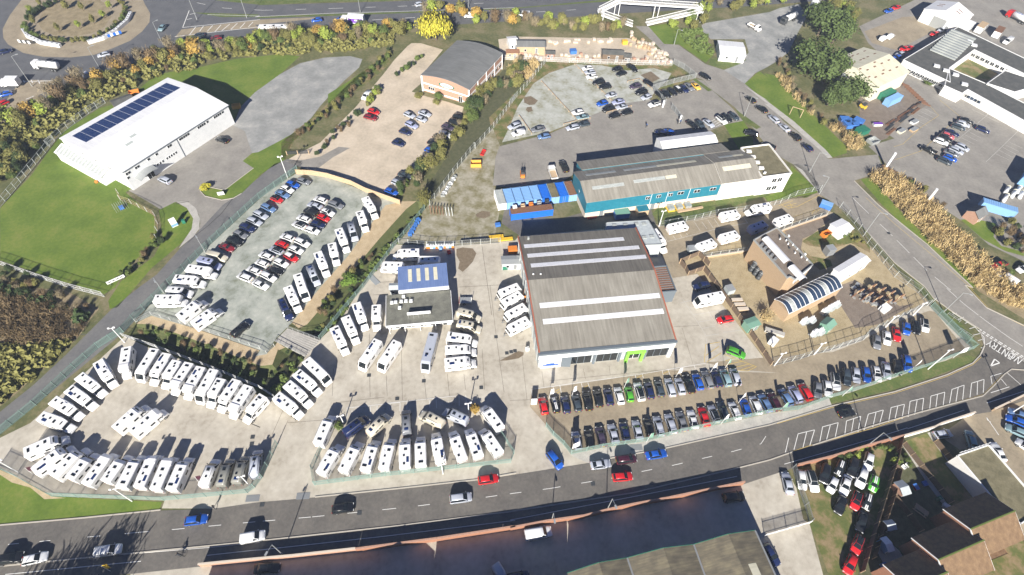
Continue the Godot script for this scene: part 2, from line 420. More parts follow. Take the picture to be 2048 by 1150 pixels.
const CARS:={
	"hatchback":[4.2,1.8,.2,[[0,.56,.6,.6,.72],[.03,.68,.72,.7,.87],[.16,.84,.9,.76,.97],[.26,.9,.98,.8,1],[.45,.93,1.4,.66,1],[.62,.95,1.47,.66,1],[.86,.97,1.4,.64,.98],[.955,.97,1.03,.72,.93],[1,.72,.78,.68,.84]],3,6],
	"supermini":[3.75,1.7,.2,[[0,.58,.62,.6,.74],[.03,.7,.76,.7,.88],[.15,.86,.92,.76,.97],[.25,.92,1.0,.8,1],[.43,.94,1.4,.7,1],[.62,.96,1.45,.7,1],[.88,.97,1.38,.68,.98],[.965,.97,1.04,.74,.93],[1,.72,.78,.7,.84]],3,6],
	"saloon":[4.65,1.83,.2,[[0,.54,.58,.6,.72],[.03,.66,.7,.7,.87],[.17,.82,.88,.76,.97],[.28,.88,.95,.8,1],[.44,.9,1.38,.64,1],[.58,.92,1.43,.64,1],[.73,.93,1.36,.62,.99],[.85,.93,1.0,.72,.97],[.97,.9,.96,.72,.9],[1,.68,.74,.66,.82]],3,6],
	"coupe":[4.35,1.82,.19,[[0,.5,.54,.6,.72],[.03,.62,.66,.7,.87],[.2,.78,.84,.76,.97],[.32,.84,.9,.8,1],[.48,.86,1.27,.62,1],[.6,.87,1.31,.6,1],[.72,.88,1.24,.58,.99],[.9,.88,.95,.7,.95],[.97,.85,.9,.7,.9],[1,.62,.68,.66,.82]],3,6],
	"estate":[4.6,1.82,.2,[[0,.56,.6,.6,.72],[.03,.68,.72,.7,.87],[.16,.84,.9,.76,.97],[.25,.9,.98,.8,1],[.42,.93,1.42,.66,1],[.6,.95,1.5,.66,1],[.9,.97,1.44,.64,.98],[.97,.97,1.05,.72,.93],[1,.72,.78,.68,.84]],3,6],
	"mpv":[4.4,1.82,.22,[[0,.62,.66,.6,.74],[.03,.76,.8,.7,.88],[.13,.9,.98,.76,.97],[.2,.96,1.06,.8,1],[.4,.99,1.58,.68,1],[.6,1.0,1.66,.68,1],[.91,1.02,1.6,.66,.98],[.97,1.02,1.12,.74,.94],[1,.78,.84,.7,.86]],3,6],
	"suv":[4.55,1.9,.28,[[0,.66,.7,.64,.76],[.03,.84,.9,.74,.9],[.17,.99,1.06,.78,.98],[.26,1.04,1.12,.82,1],[.42,1.07,1.62,.68,1],[.6,1.09,1.7,.68,1],[.9,1.1,1.64,.66,.98],[.965,1.1,1.18,.74,.94],[1,.82,.88,.7,.86]],3,6],
	"smallvan":[4.4,1.82,.22,[[0,.62,.66,.64,.76],[.03,.8,.84,.74,.9],[.14,.94,1.02,.78,.98],[.22,1.0,1.1,.82,1],[.38,1.05,1.72,.78,1],[.46,1.06,1.8,.8,1],[.97,1.1,1.82,.82,1],[.99,1.1,1.5,.82,.98],[1,.8,1.0,.78,.94]],3,5],
	"van":[5.3,1.98,.25,[[0,.66,.7,.64,.78],[.03,.88,.94,.74,.9],[.13,1.06,1.14,.78,.98],[.2,1.12,1.22,.82,1],[.34,1.2,1.92,.78,1],[.4,1.22,2.02,.8,1],[.975,1.3,2.05,.82,1],[.99,1.3,1.7,.82,.98],[1,.8,1.1,.78,.95]],3,5],
	"convertible":[4.1,1.76,.19,[[0,.5,.54,.6,.72],[.03,.64,.68,.7,.87],[.2,.8,.86,.76,.97],[.34,.86,.92,.8,1],[.44,.9,1.2,.66,1],[.5,.9,1.24,.62,1],[.68,.9,1.2,.6,.99],[.76,.9,.98,.72,.97],[.96,.86,.92,.7,.9],[1,.66,.7,.66,.82]],3,6],
	"pickup":[5.2,1.88,.3,[[0,.7,.74,.64,.78],[.03,.88,.94,.74,.9],[.2,1.0,1.08,.78,.98],[.27,1.04,1.14,.82,1],[.4,1.08,1.68,.68,1],[.5,1.1,1.76,.68,1],[.6,1.1,1.72,.66,1],[.64,1.1,1.16,.8,1],[.985,1.08,1.14,.8,.98],[1,.8,.86,.76,.94]],3,6],
}
func make_car(kind:String) ->Node3D:
	var d:Array=CARS[kind]
	var len:float=d[0]
	var hw:float=d[1]/2
	var rows:=[]
	for r in d[3]:
		rows.append([(r[0]-.5)*len,hw*r[4],d[2]+(.1 if r[0]==0 or r[0]==1 else 0.0),r[1],r[2],hw*r[3]])
	var o:=Node3D.new()
	o.name=kind
	var a:int=d[4]
	var b:int=d[5]
	part(o,"body",hull(rows),null)
	part(o,"windscreen",over_top(rows,a,a+1),M.glass)
	if kind in ["van","smallvan"]:
		for sd in [-1,1]:
			part(o,"side_window",flank(rows,a,a+2,sd),M.glass)
	else:
		part(o,"rear_window",over_top(rows,b,b+1,.05),M.glass)
		for sd in [-1,1]:
			part(o,"side_window",flank(rows,a,b+(1 if kind !="pickup" else 0),sd),M.glass)
	if kind=="pickup":
		part(o,"load_bed",over_top(rows,b+1,b+2,.1,.02),M.dark_trim)
	wheels(o,hw,-len*.305,len*.29,.3 if kind=="supermini" else .37 if kind in ["suv","pickup"] else .32)
	var lamp:=boxm(Vector3(.34,.14,.14))
	var rear:=boxm(Vector3(.16,.26,.1)) if len<4.5 else boxm(Vector3(.3,.16,.1))
	var by:float=d[3][1][1]
	var ry:float=d[3][-1][1]
	for sd in [-1,1]:
		part(o,"headlight",lamp,M.lamp_glass).position=Vector3(sd*hw*.66,by-.06,-len/2+.12)
		part(o,"tail_light",rear,M.lamp_red).position=Vector3(sd*hw*.74,ry+.06,len/2-.06)
		var wm:=part(o,"wing_mirror",boxm(Vector3(.2,.13,.1)),null)
		wm.position=Vector3(sd*(hw+.08),d[3][3][1]+.06,(d[3][3][0]-.5)*len+.25)
	part(o,"rear_plate",boxm(Vector3(.52,.11,.03)),M.plate_yellow).position=Vector3(0,ry-.08,len/2+.005)
	part(o,"bumper",boxm(Vector3(hw*1.5,.12,.12)),M.dark_trim).position=Vector3(0,.36,-len/2+.02)
	proto[kind+"_rows"]=rows
	proto[kind+"_ab"]=[a,b]
	return o
func car(kind:String,colour:String,x:float,z:float,yaw:float,label:String,group:String,flag:=""):
	if not proto.has(kind):
		proto[kind]=make_car(kind)
	var o:Node3D=proto[kind].duplicate()
	o.name=nm({"suv":"parked_suv","van":"panel_van","smallvan":"small_van","pickup":"pickup_truck","mpv":"people_carrier"}.get(kind,kind+"_car"))
	add_child(o)
	o.position=Vector3(x,-.012,z)
	o.rotation.y=yaw
	tag(o,label,{"suv":"car","van":"van","smallvan":"van","pickup":"pickup truck"}.get(kind,"car"),group)
	var pm:Material=M["paint_"+colour]
	for c in o.get_children():
		if c.name.begins_with("body") or c.name.begins_with("wing_mirror"):
			c.material_override=pm
	var rows:Array=proto[kind+"_rows"]
	var ab:Array=proto[kind+"_ab"]
	if flag=="blackroof" or flag=="whiteroof":
		part(o,"roof_panel",over_top(rows,ab[0]+1,ab[1],.0,.015),M.glass if flag=="blackroof" else M.paint_white)
	elif flag=="sunroof":
		part(o,"sunroof",over_top(rows,ab[0]+1,ab[1]-1,.1,.015,false),M.glass)
	elif flag=="stripe":
		for sp in [[ab[0]+1,ab[1]],[1,ab[0]]]:
			var s:=ss()
			for k in range(sp[0],sp[1]):
				var a:=ring(rows[k])
				var b:=ring(rows[k+1])
				for sx in [-.26,.06]:
					q(s,Vector3(sx,a[4].y+.018,a[4].z),Vector3(sx+.2,a[4].y+.018,a[4].z),Vector3(sx+.2,b[4].y+.018,b[4].z),Vector3(sx,b[4].y+.018,b[4].z))
			part(o,"stripe",fin(s),M.paint_white)
	elif flag=="beam":
		part(o,"roof_bar",boxm(Vector3(1.4,.06,.1)),M.dark_trim).position=Vector3(0,1.6,0)
func shell(rows:Array,c:=.13) ->ArrayMesh:
	var s:=ss()
	var rr:=[]
	for r in rows:
		var z:float=r[0]
		var w:float=r[1]
		var h:=[Vector3(w,r[2],z),Vector3(w,r[3]-c,z),Vector3(w-c,r[3],z),Vector3(-w+c,r[3],z),Vector3(-w,r[3]-c,z),Vector3(-w,r[2],z)]
		rr.append(h)
	for i in rr.size()-1:
		for k in 6:
			var l:=(k+1) % 6
			q(s,rr[i][k],rr[i][l],rr[i+1][l],rr[i+1][k])
	for k in range(1,5):
		tri(s,rr[0][0],rr[0][k+1],rr[0][k])
		tri(s,rr[-1][0],rr[-1][k],rr[-1][k+1])
	return fin(s)
const CAB:=[[0,.62,.66,.66,.8],[.1,.95,1.0,.76,.94],[.36,1.14,1.22,.82,1],[.44,1.2,1.3,.86,1],[.72,1.25,2.02,.78,1],[1,1.26,2.1,.8,1]]
func roof_light(o:Node3D,x:float,y:float,z:float,w:float,l:float,m:="glass"):
	var k:="roof_light%s_%s" % [w,l]
	if not proto.has(k):
		var s:=ss()
		var a:=Vector3(w/2,0,l/2)
		var t:=a*.86+Vector3(0,.09,0)
		var low:=[Vector3(-a.x,0,a.z),Vector3(a.x,0,a.z),Vector3(a.x,0,-a.z),Vector3(-a.x,0,-a.z)]
		var top:=[Vector3(-t.x,t.y,t.z),Vector3(t.x,t.y,t.z),Vector3(t.x,t.y,-t.z),Vector3(-t.x,t.y,-t.z)]
		q(s,top[0],top[1],top[2],top[3])
		for i in 4:
			q(s,low[i],low[(i+1) % 4],top[(i+1) % 4],top[i])
		proto[k]=fin(s)
	part(o,"solar_panel" if m=="solar" else "roof_light",proto[k],M[m]).position=Vector3(x,y,z)
func side_glass(o:Node3D,hw:float,y:float,z:float,l:float,h:=.5,sd:=1):
	var k:="side_glass%s_%s" % [l,h]
	if not proto.has(k):
		proto[k]=boxm(Vector3(.04,h,l))
	part(o,"side_window",proto[k],M.glass).position=Vector3(sd*(hw+.005),y,z)
func make_home(kind:String,v:int) ->Node3D:
	var o:=Node3D.new()
	o.name="motorhome"
	var r:=RandomNumberGenerator.new()
	r.seed=100+v*17+kind.length()
	var len:=7.2
	var hw:=1.13
	var top:=2.85
	var zf:=-len/2
	if kind=="lowprofile" or kind=="overcab" or kind=="oldcamper":
		if kind=="oldcamper":
			len=6.2
			zf=-len/2
		var rows:=[]
		for c in CAB:
			rows.append([zf+c[0]*2.5,1.0*c[4],.3,c[1],c[2],c[3]])
		part(o,"cab",hull(rows),null)
		part(o,"windscreen",over_top(rows,3,4,.05,.015),M.glass)
		for sd in [-1,1]:
			part(o,"cab_window",flank(rows,3,5,sd),M.glass)
		part(o,"living_box",shell([[zf+2.35,hw,.42,top],[len/2-.12,hw,.42,top],[len/2,hw-.06,.46,top-.18]]),null)
		if kind=="lowprofile":
			part(o,"cab_cap",shell([[zf+1.35,hw-.16,2.0,2.2],[zf+1.75,hw-.06,2.0,2.56],[zf+2.36,hw-.01,1.98,top-.02]],.1),null)
			roof_light(o,0,2.58,zf+2.02,(1.3 if v % 2==0 else .7),.62)
			o.get_child(-1).rotation.x=.32
		elif kind=="overcab":
			part(o,"sleeping_pod",shell([[zf+.75,hw-.22,2.02,2.3],[zf+.95,hw-.06,1.96,2.75],[zf+1.6,hw,1.92,3.02],[zf+2.36,hw+.004,1.9,3.0]],.16),null)
		else:
			part(o,"cab_cap",shell([[zf+1.6,hw-.2,2.0,2.3],[zf+2.36,hw-.02,1.98,top-.03]],.1),null)
		wheels(o,hw-.05,zf+1.0,len/2-1.75,.35,.24)
	elif kind=="aclass" or kind=="rv":
		len=7.6 if kind=="aclass" else 9.4
		top=2.9 if kind=="aclass" else 3.1
		zf=-len/2
		part(o,"living_box",shell([[zf,hw-.3,.5,1.05],[zf+.22,hw-.06,.4,1.3],[zf+.95,hw-.02,.4,top-.22],[zf+1.5,hw,.4,top],[len/2-.15,hw,.42,top],[len/2,hw-.06,.46,top-.16]],.16),null)
		var s:=ss()
		var y0:=1.36
		var y1:=top-.3
		q(s,Vector3(hw-.26,y0,zf+.22),Vector3(-hw+.26,y0,zf+.22),Vector3(-hw+.24,y1,zf+.9),Vector3(hw-.24,y1,zf+.9))
		part(o,"windscreen",fin(s),M.glass)
		for sd in [-1,1]:
			side_glass(o,hw,1.72,zf+1.45,.9,.62,sd)
		wheels(o,hw-.05,zf+1.3,len/2-2.0,.37,.26)
	elif kind=="panelcamper":
		len=6.0
		hw=1.02
		top=2.55
		zf=-len/2
		var rows:=[]
		for c in [[0,.64,.68,.66,.8],[.04,.92,.98,.76,.94],[.145,1.12,1.2,.82,1],[.185,1.2,1.3,.86,1],[.32,1.5,2.3,.8,1],[.37,1.6,top,.84,1],[.97,1.65,top,.84,1],[.985,1.6,2.3,.84,.98],[1,.8,1.3,.8,.95]]:
			rows.append([zf+c[0]*len,hw*c[4],.28,c[1],c[2],hw*c[3]])
		part(o,"living_box",hull(rows),null)
		part(o,"windscreen",over_top(rows,3,4,.05,.015),M.glass)
		for sd in [-1,1]:
			part(o,"cab_window",flank(rows,3,5,sd),M.glass)
		wheels(o,hw,zf+1.05,len/2-1.3,.34,.23)
		side_glass(o,hw,1.75,.3,1.1,.42,1)
		side_glass(o,hw,1.75,1.5,.8,.42,1)
		side_glass(o,hw,1.75,.9,.9,.42,-1)
		roof_light(o,0,top,zf+2.75,.66,.66)
		roof_light(o,(.1 if v % 2 else -.2),top,zf+4.2,.45,.45)
		if v % 2==0:
			roof_light(o,0,top,zf+5.2,.9,.55,"solar")
		for sd in [-1,1]:
			part(o,"roof_rail",boxm(Vector3(.05,.06,3.4)),M.steel_grey).position=Vector3(sd*.78,top+.01,.6)
		part(o,"bumper",boxm(Vector3(1.7,.2,.14)),M.dark_trim).position=Vector3(0,.45,zf+.02)
	else:
		len=6.1
		hw=1.12
		top=2.62
		part(o,"living_box",shell([[-len/2,hw-.14,.72,1.35],[-len/2+.3,hw-.02,.48,2.05],[-len/2+.95,hw,.46,top],[len/2-.4,hw,.46,top],[len/2,hw-.06,.62,top-.5]],.16),null)
		var s:=ss()
		for k in 3:
			var x0:=-.95+k*.65
			q(s,Vector3(x0+.6,1.42,-len/2+.015),Vector3(x0,1.42,-len/2+.015),Vector3(x0,2.0,-len/2+.25),Vector3(x0+.6,2.0,-len/2+.25))
		part(o,"front_window",fin(s),M.glass)
		var dr:=ss()
		beam(dr,Vector3(-.5,.45,-len/2+.1),Vector3(0,.45,-len/2-1.1),.08)
		beam(dr,Vector3(.5,.45,-len/2+.1),Vector3(0,.45,-len/2-1.1),.08)
		pole(dr,Vector3(0,0,-len/2-.8),Vector3(0,.75,-len/2-.8),.06,.06)
		part(o,"drawbar",fin(dr),M.steel_grey)
		for x in [-1,1]:
			part(o,"wheel",wheel_mesh(.32,.21),null).position=Vector3(x*(hw-.08),.32,.3)
		for sd in [-1,1]:
			side_glass(o,hw,1.65,-1.7,1.1,.55,sd)
			side_glass(o,hw,1.65,1.6,.9,.5,sd)
		part(o,"rear_window",boxm(Vector3(1.2,.5,.05)),M.glass).position=Vector3(0,1.55,len/2-.03)
		for k in 3:
			roof_light(o,r.randf_range(-.4,.4),top,-1.5+k*1.6,[.7,.42,.45][k],[.5,.42,.45][k])
	if kind in ["lowprofile","overcab","oldcamper","aclass","rv"]:
		var z0:=zf+2.9
		for sd in [-1,1]:
			side_glass(o,hw,1.72,z0+.5,1.0,.5,sd)
			side_glass(o,hw,1.72,len/2-1.1,.9,.42,sd)
		part(o,"habitation_door",boxm(Vector3(.03,1.8,.62)),M.white_paint).position=Vector3(-hw-.008,1.35,z0+1.7)
		part(o,"rear_window",boxm(Vector3(.9,.42,.05)),M.glass).position=Vector3(0,1.95,len/2-.03)
		part(o,"awning",boxm(Vector3(.14,.16,3.2)),M.steel_grey if v % 3==0 else M.white_paint).position=Vector3(-hw-.05,top-.3,.5)
		roof_light(o,r.randf_range(-.25,.25),top,zf+3.3,.7,.52)
		roof_light(o,r.randf_range(-.5,.5),top,zf+4.6,.42,.42)
		roof_light(o,r.randf_range(-.5,.5),top,len/2-.9,(.95 if v % 3==0 else .45),.45)
		if v % 2==1:
			roof_light(o,.55,top,zf+5.5,.55,1.15,"solar")
		if v % 3==1:
			roof_light(o,-.6,top,zf+3.9,.4,.9,"pale_strip")
		part(o,"bumper",boxm(Vector3(1.8,.22,.14)),M.white_paint).position=Vector3(0,.42,zf+.02)
		if kind=="rv":
			roof_light(o,.3,top,zf+3.1,.5,.9,"solar")
	for sd in [-1,1]:
		part(o,"tail_light",boxm(Vector3(.14,.34,.06)),M.lamp_red).position=Vector3(sd*(hw-.2),.95,len/2-.01)
		if kind !="caravan":
			part(o,"headlight",boxm(Vector3(.36,.2,.16)),M.lamp_glass).position=Vector3(sd*.68,.78,zf+.14)
			part(o,"wing_mirror",boxm(Vector3(.16,.34,.12)),M.dark_trim).position=Vector3(sd*(hw+.12),1.55,zf+(1.35 if kind !="aclass" else .7))
	return o
func home(kind:String,v:int,colour:String,x:float,z:float,yaw:float,label:String,group:String):
	var key:="%s %d" % [kind,v]
	if not proto.has(key):
		proto[key]=make_home(kind,v)
	var o:Node3D=proto[key].duplicate()
	o.name=nm({"panelcamper":"campervan","caravan":"touring_caravan"}.get(kind,"motorhome"))
	add_child(o)
	o.position=Vector3(x,-.012,z)
	o.rotation.y=yaw
	tag(o,label,{"panelcamper":"campervan","caravan":"caravan"}.get(kind,"motorhome"),group)
	for c in o.get_children():
		for b in ["cab","living_box","cab_cap","sleeping_pod"]:
			if c.name==b:
				c.material_override=M["paint_"+colour] if kind in ["panelcamper","rv"] or colour !="white" else M.gloss_white
func park(group:String,where:String,list:Array):
	for v in list:
		if v[6] is String:
			car(v[0],v[1],v[2],v[3],v[4],v[5]+" "+where,group,v[6])
		else:
			home(v[0],v[6],v[1],v[2],v[3],v[4],v[5]+" "+where,group)
func crown_mesh(key:String,sd:int,n:int,leaf:float,shape:String) ->ArrayMesh:
	if proto.has(key):
		return proto[key]
	var r:=RandomNumberGenerator.new()
	r.seed=sd
	var clumps:=[]
	for i in 26:
		var d:=Vector3(r.randfn(),r.randfn(),r.randfn()).normalized()
		var p:=d*r.randf_range(.4,.82)
		if shape=="fir":
			var t:=r.randf()
			var a:=r.randf()*TAU
			p=Vector3(cos(a),0,sin(a))*(1.0-t*.72)*r.randf_range(.5,.85)+Vector3(0,t*2.0-1.0,0)
		elif shape=="willow":
			p.y=p.y*.8-.1
		clumps.append([p,r.randf_range(.2,.42),r.randf_range(.72,1.25)])
	var v:=PackedVector3Array()
	var nn:=PackedVector3Array()
	var col:=PackedColorArray()
	for i in n:
		var c:Array=clumps[r.randi() % clumps.size()]
		var off:Vector3=Vector3(r.randfn(),r.randfn(),r.randfn())*c[1]*.55
		var p:Vector3=c[0]+off
		if shape=="twig":
			p=Vector3(r.randfn()*.42,r.randf_range(-1,1),r.randfn()*.42)
			p *=Vector3(.6+.4*(p.y+1)/2,1,.6+.4*(p.y+1)/2)
		var out:=(p*Vector3(1,.8,1)+Vector3(0,.35,0)).normalized()
		var no:=(out+Vector3(r.randfn(),r.randfn(),r.randfn())*.55).normalized()
		var x:=no.cross(Vector3(r.randfn(),r.randfn(),r.randfn())).normalized()
		var y:=no.cross(x)
		var s:=leaf*r.randf_range(.6,1.3)
		var sy:=s*.8
		if shape=="twig":
			x=Vector3(r.randfn()*.5,1,r.randfn()*.5).normalized()
			y=no.cross(x).normalized()
			s=leaf*r.randf_range(1.6,3.4)
			sy=leaf*.22
		elif shape=="willow":
			x=Vector3(r.randfn()*.15,-1,r.randfn()*.15).normalized()
			y=no.cross(x).normalized()
			s=leaf*1.9
			sy=leaf*.4
		var k:float=c[2]*r.randf_range(.75,1.25)
		var cc:=Color(k,k,k*r.randf_range(.85,1.1))
		for t in [[-1,-1],[0.6,1],[1,-1],[-1,-1],[-.6,1],[0.6,1]]:
			v.append(p+x*s*t[0]+y*sy*t[1])
			nn.append(no)
			col.append(cc)
	var a:=[]
	a.resize(Mesh.ARRAY_MAX)
	a[Mesh.ARRAY_VERTEX]=v
	a[Mesh.ARRAY_NORMAL]=nn
	a[Mesh.ARRAY_COLOR]=col
	var m:=ArrayMesh.new()
	m.add_surface_from_arrays(Mesh.PRIMITIVE_TRIANGLES,a)
	proto[key]=m
	return m
func trunk_mesh(k:int) ->ArrayMesh:
	var key:="trunk%d" % k
	if not proto.has(key):
		var r:=RandomNumberGenerator.new()
		r.seed=40+k
		var s:=ss()
		pole(s,Vector3.ZERO,Vector3(.02,.55,0),.05,.034,6)
		for i in 6:
			var a:=r.randf()*TAU
			var y:=r.randf_range(.3,.55)
			pole(s,Vector3(.01,y,0),Vector3(cos(a)*.3,y+r.randf_range(.2,.38),sin(a)*.3),.02,.006,4)
		proto[key]=fin(s)
	return proto[key]
func plant(called:String,kind:String,mt:String,x:float,z:float,h:float,r:float,label:String,group:String,cat:="tree",y:=0.0):
	var o:=thing(called,label,cat,Vector3(x,y-.05,z),rng.randf()*TAU,group)
	var v:=rng.randi() % 3
	var low:=.12 if cat !="tree" else .2
	var t:=part(o,"stem" if cat !="tree" else "trunk",trunk_mesh(v),M.bark)
	t.scale=Vector3(h*(.6 if r>.6 else .3),h,h*(.6 if r>.6 else .3))
	var m:ArrayMesh
	if kind=="leafy":
		m=crown_mesh("leafy%d" % v,11+v,1500,.105,"round")
	elif kind=="fine":
		m=crown_mesh("fine%d" % v,61+v,3800,.06,"round")
	elif kind=="twig":
		m=crown_mesh("twig%d" % v,31+v,900,.1,"twig")
	elif kind=="fir":
		m=crown_mesh("fir%d" % v,51+v,5200,.055,"fir")
	else:
		m=crown_mesh("willow",71,5200,.05,"willow")
	var c:=part(o,"crown",m,M[mt])
	var hh:=h*(1.0-low)/2
	c.scale=Vector3(r,hh,r)
	c.position.y=h*low+hh
func cover(called:String,label:String,kind:String,mt:String,a:Array,density:float,w:float,h:float,sd:int,cat:="undergrowth",y:=-.04):
	var poly:=PackedVector2Array()
	var area:=0.0
	for i in a.size()/2:
		poly.append(Vector2(a[i*2],a[i*2+1]))
	var lo:=poly[0]
	var hi:=poly[0]
	for i in poly.size():
		lo=lo.min(poly[i])
		hi=hi.max(poly[i])
		area+=poly[i].cross(poly[(i+1) % poly.size()])/2
	var r:=RandomNumberGenerator.new()
	r.seed=sd
	var n:=int(absf(area)*density)
	var where:Array[Transform3D]=[]
	var tries:=0
	while where.size()<n and tries<n*20:
		tries+=1
		var p:=Vector2(r.randf_range(lo.x,hi.x),r.randf_range(lo.y,hi.y))
		if not Geometry2D.is_point_in_polygon(p,poly):
			continue
		var k:=r.randf_range(.55,1.35)
		var b:=Basis(Vector3.UP,r.randf()*TAU).scaled(Vector3(w*k,h*k*r.randf_range(.7,1.3),w*k))
		where.append(Transform3D(b,Vector3(p.x,y+h*k*.6,p.y)))
	var mm:=MultiMesh.new()
	mm.transform_format=MultiMesh.TRANSFORM_3D
	var m:ArrayMesh=crown_mesh("tuft_"+kind,90,120,.26,"round") if kind=="leafy" else crown_mesh("blade_"+kind,91,110,.14,"twig")
	mm.mesh=m
	mm.instance_count=where.size()
	for i in where.size():
		mm.set_instance_transform(i,where[i])
	var o:=MultiMeshInstance3D.new()
	o.name=nm(called)
	o.multimesh=mm
	o.material_override=M[mt]
	add_child(o)
	tag(o,label,cat)
	o.set_meta("kind","stuff")
func fence(called:String,label:String,kind:String,a:Array,h:float,mt:="fence_green",step:=2.75,y:=0.0) ->Node3D:
	var p:=flat(a,y-.03)
	var o:=thing(called,label,"fence",p[0])
	var rails:=ss()
	var pales:=ss()
	var pm:=boxm(Vector3(.1,h+.15,.1)) if kind !="closeboard" else boxm(Vector3(.12,h+.1,.12))
	var post_m:Material=M[mt] if kind=="palisade" else M.fence_pale if kind=="mesh" else M.timber
	for i in p.size()-1:
		var b:=p[i]-p[0]
		var e:=p[i+1]-p[0]
		var len:=b.distance_to(e)
		var d:=(e-b).normalized()
		var n:=maxi(1,roundi(len/step))
		for k in n+(1 if i==p.size()-2 else 0):
			part(o,"post",pm,post_m).position=b+d*len*k/n+Vector3(0,h/2,0)
		if kind=="closeboard":
			for k in n:
				var s:=ss()
				beam(s,b+d*(len*k/n+.08)+Vector3(0,h/2,0),b+d*(len*(k+1)/n-.08)+Vector3(0,h/2-.02,0),.05,h-.08)
				part(o,"panel",fin(s),M[mt])
			continue
		for yy in ([.35,h-.3] if kind=="palisade" else [.1,h*.5,h]):
			beam(rails,b+Vector3(0,yy,0),e+Vector3(0,yy,0),.05)
		var t:=.09
		while t<len:
			var c:=b+d*t+Vector3(0,h/2,0)
			var w:=.034 if kind=="palisade" else .012
			var x:=d*w
			var u:=Vector3(0,h/2,0)
			q(pales,c-x-u,c+x-u,c+x+u,c-x+u)
			t+=.15 if kind=="palisade" else .2
	if kind !="closeboard":
		part(o,"rail",fin(rails),M[mt])
		part(o,"pales" if kind=="palisade" else "wires",fin(pales),M[mt],"stuff")
	return o
func lamp_post(x:float,z:float,h:float,label:String,lean:=0.0,yaw:=0.0,group:="street lamps"):
	var o:=thing("street_lamp",label,"street lamp",Vector3(x,-.05,z),yaw,group)
	var s:=ss()
	pole(s,Vector3.ZERO,Vector3(0,h,0),.11,.07,8)
	pole(s,Vector3.ZERO,Vector3(0,1.2,0),.15,.15,8)
	part(o,"column",fin(s),M.galvanised)
	var b:=ss()
	pole(b,Vector3(0,h,0),Vector3(0,h+.25,1.3),.05,.045,6)
	part(o,"arm",fin(b),M.galvanised)
	var c:=ss()
	box(c,Vector3(0,h+.24,1.6),Vector3(.34,.16,.75))
	part(o,"lantern",fin(c),M.galvanised)
func mast(called:String,x:float,z:float,h:float,label:String,yaw:=0.0,mt:="white_paint"):
	var o:=thing(called,label,"mast",Vector3(x,-.05,z),yaw,"white masts")
	var s:=ss()
	pole(s,Vector3.ZERO,Vector3(0,h,0),.12,.09,8)
	part(o,"column",fin(s),M[mt])
	var b:=ss()
	beam(b,Vector3(-.7,h-.15,0),Vector3(.7,h-.15,0),.1)
	part(o,"crossbar",fin(b),M[mt])
	for k in [-1,1]:
		part(o,"floodlight",boxm(Vector3(.42,.34,.22)),M.white_metal).position=Vector3(k*.55,h+.1,.05)
func banner(x:float,z:float,h:float,label:String,yaw:float,mt:="white_paint",lean:=.0,w:=.75,length:=2.2):
	var o:=thing("banner_flag",label,"flag",Vector3(x,-.05,z),yaw,"banner flags on the dealership fence")
	var s:=ss()
	pole(s,Vector3.ZERO,Vector3(lean,h,0),.05,.035,6)
	part(o,"flagpole",fin(s),M.white_metal)
	var b:=ss()
	for k in 4:
		var t0:=h-length+length*k/4.0
		var t1:=h-length+length*(k+1)/4.0
		var z0:=sin(k*1.4)*.08
		var z1:=sin(k*1.4+1.4)*.08
		q(b,Vector3(lean*t0/h+.05,t0,z0),Vector3(lean*t0/h+w,t0,z0*2+.1),Vector3(lean*t1/h+w,t1,z1*2+.1),Vector3(lean*t1/h+.05,t1,z1))
	part(o,"cloth",fin(b),M[mt])
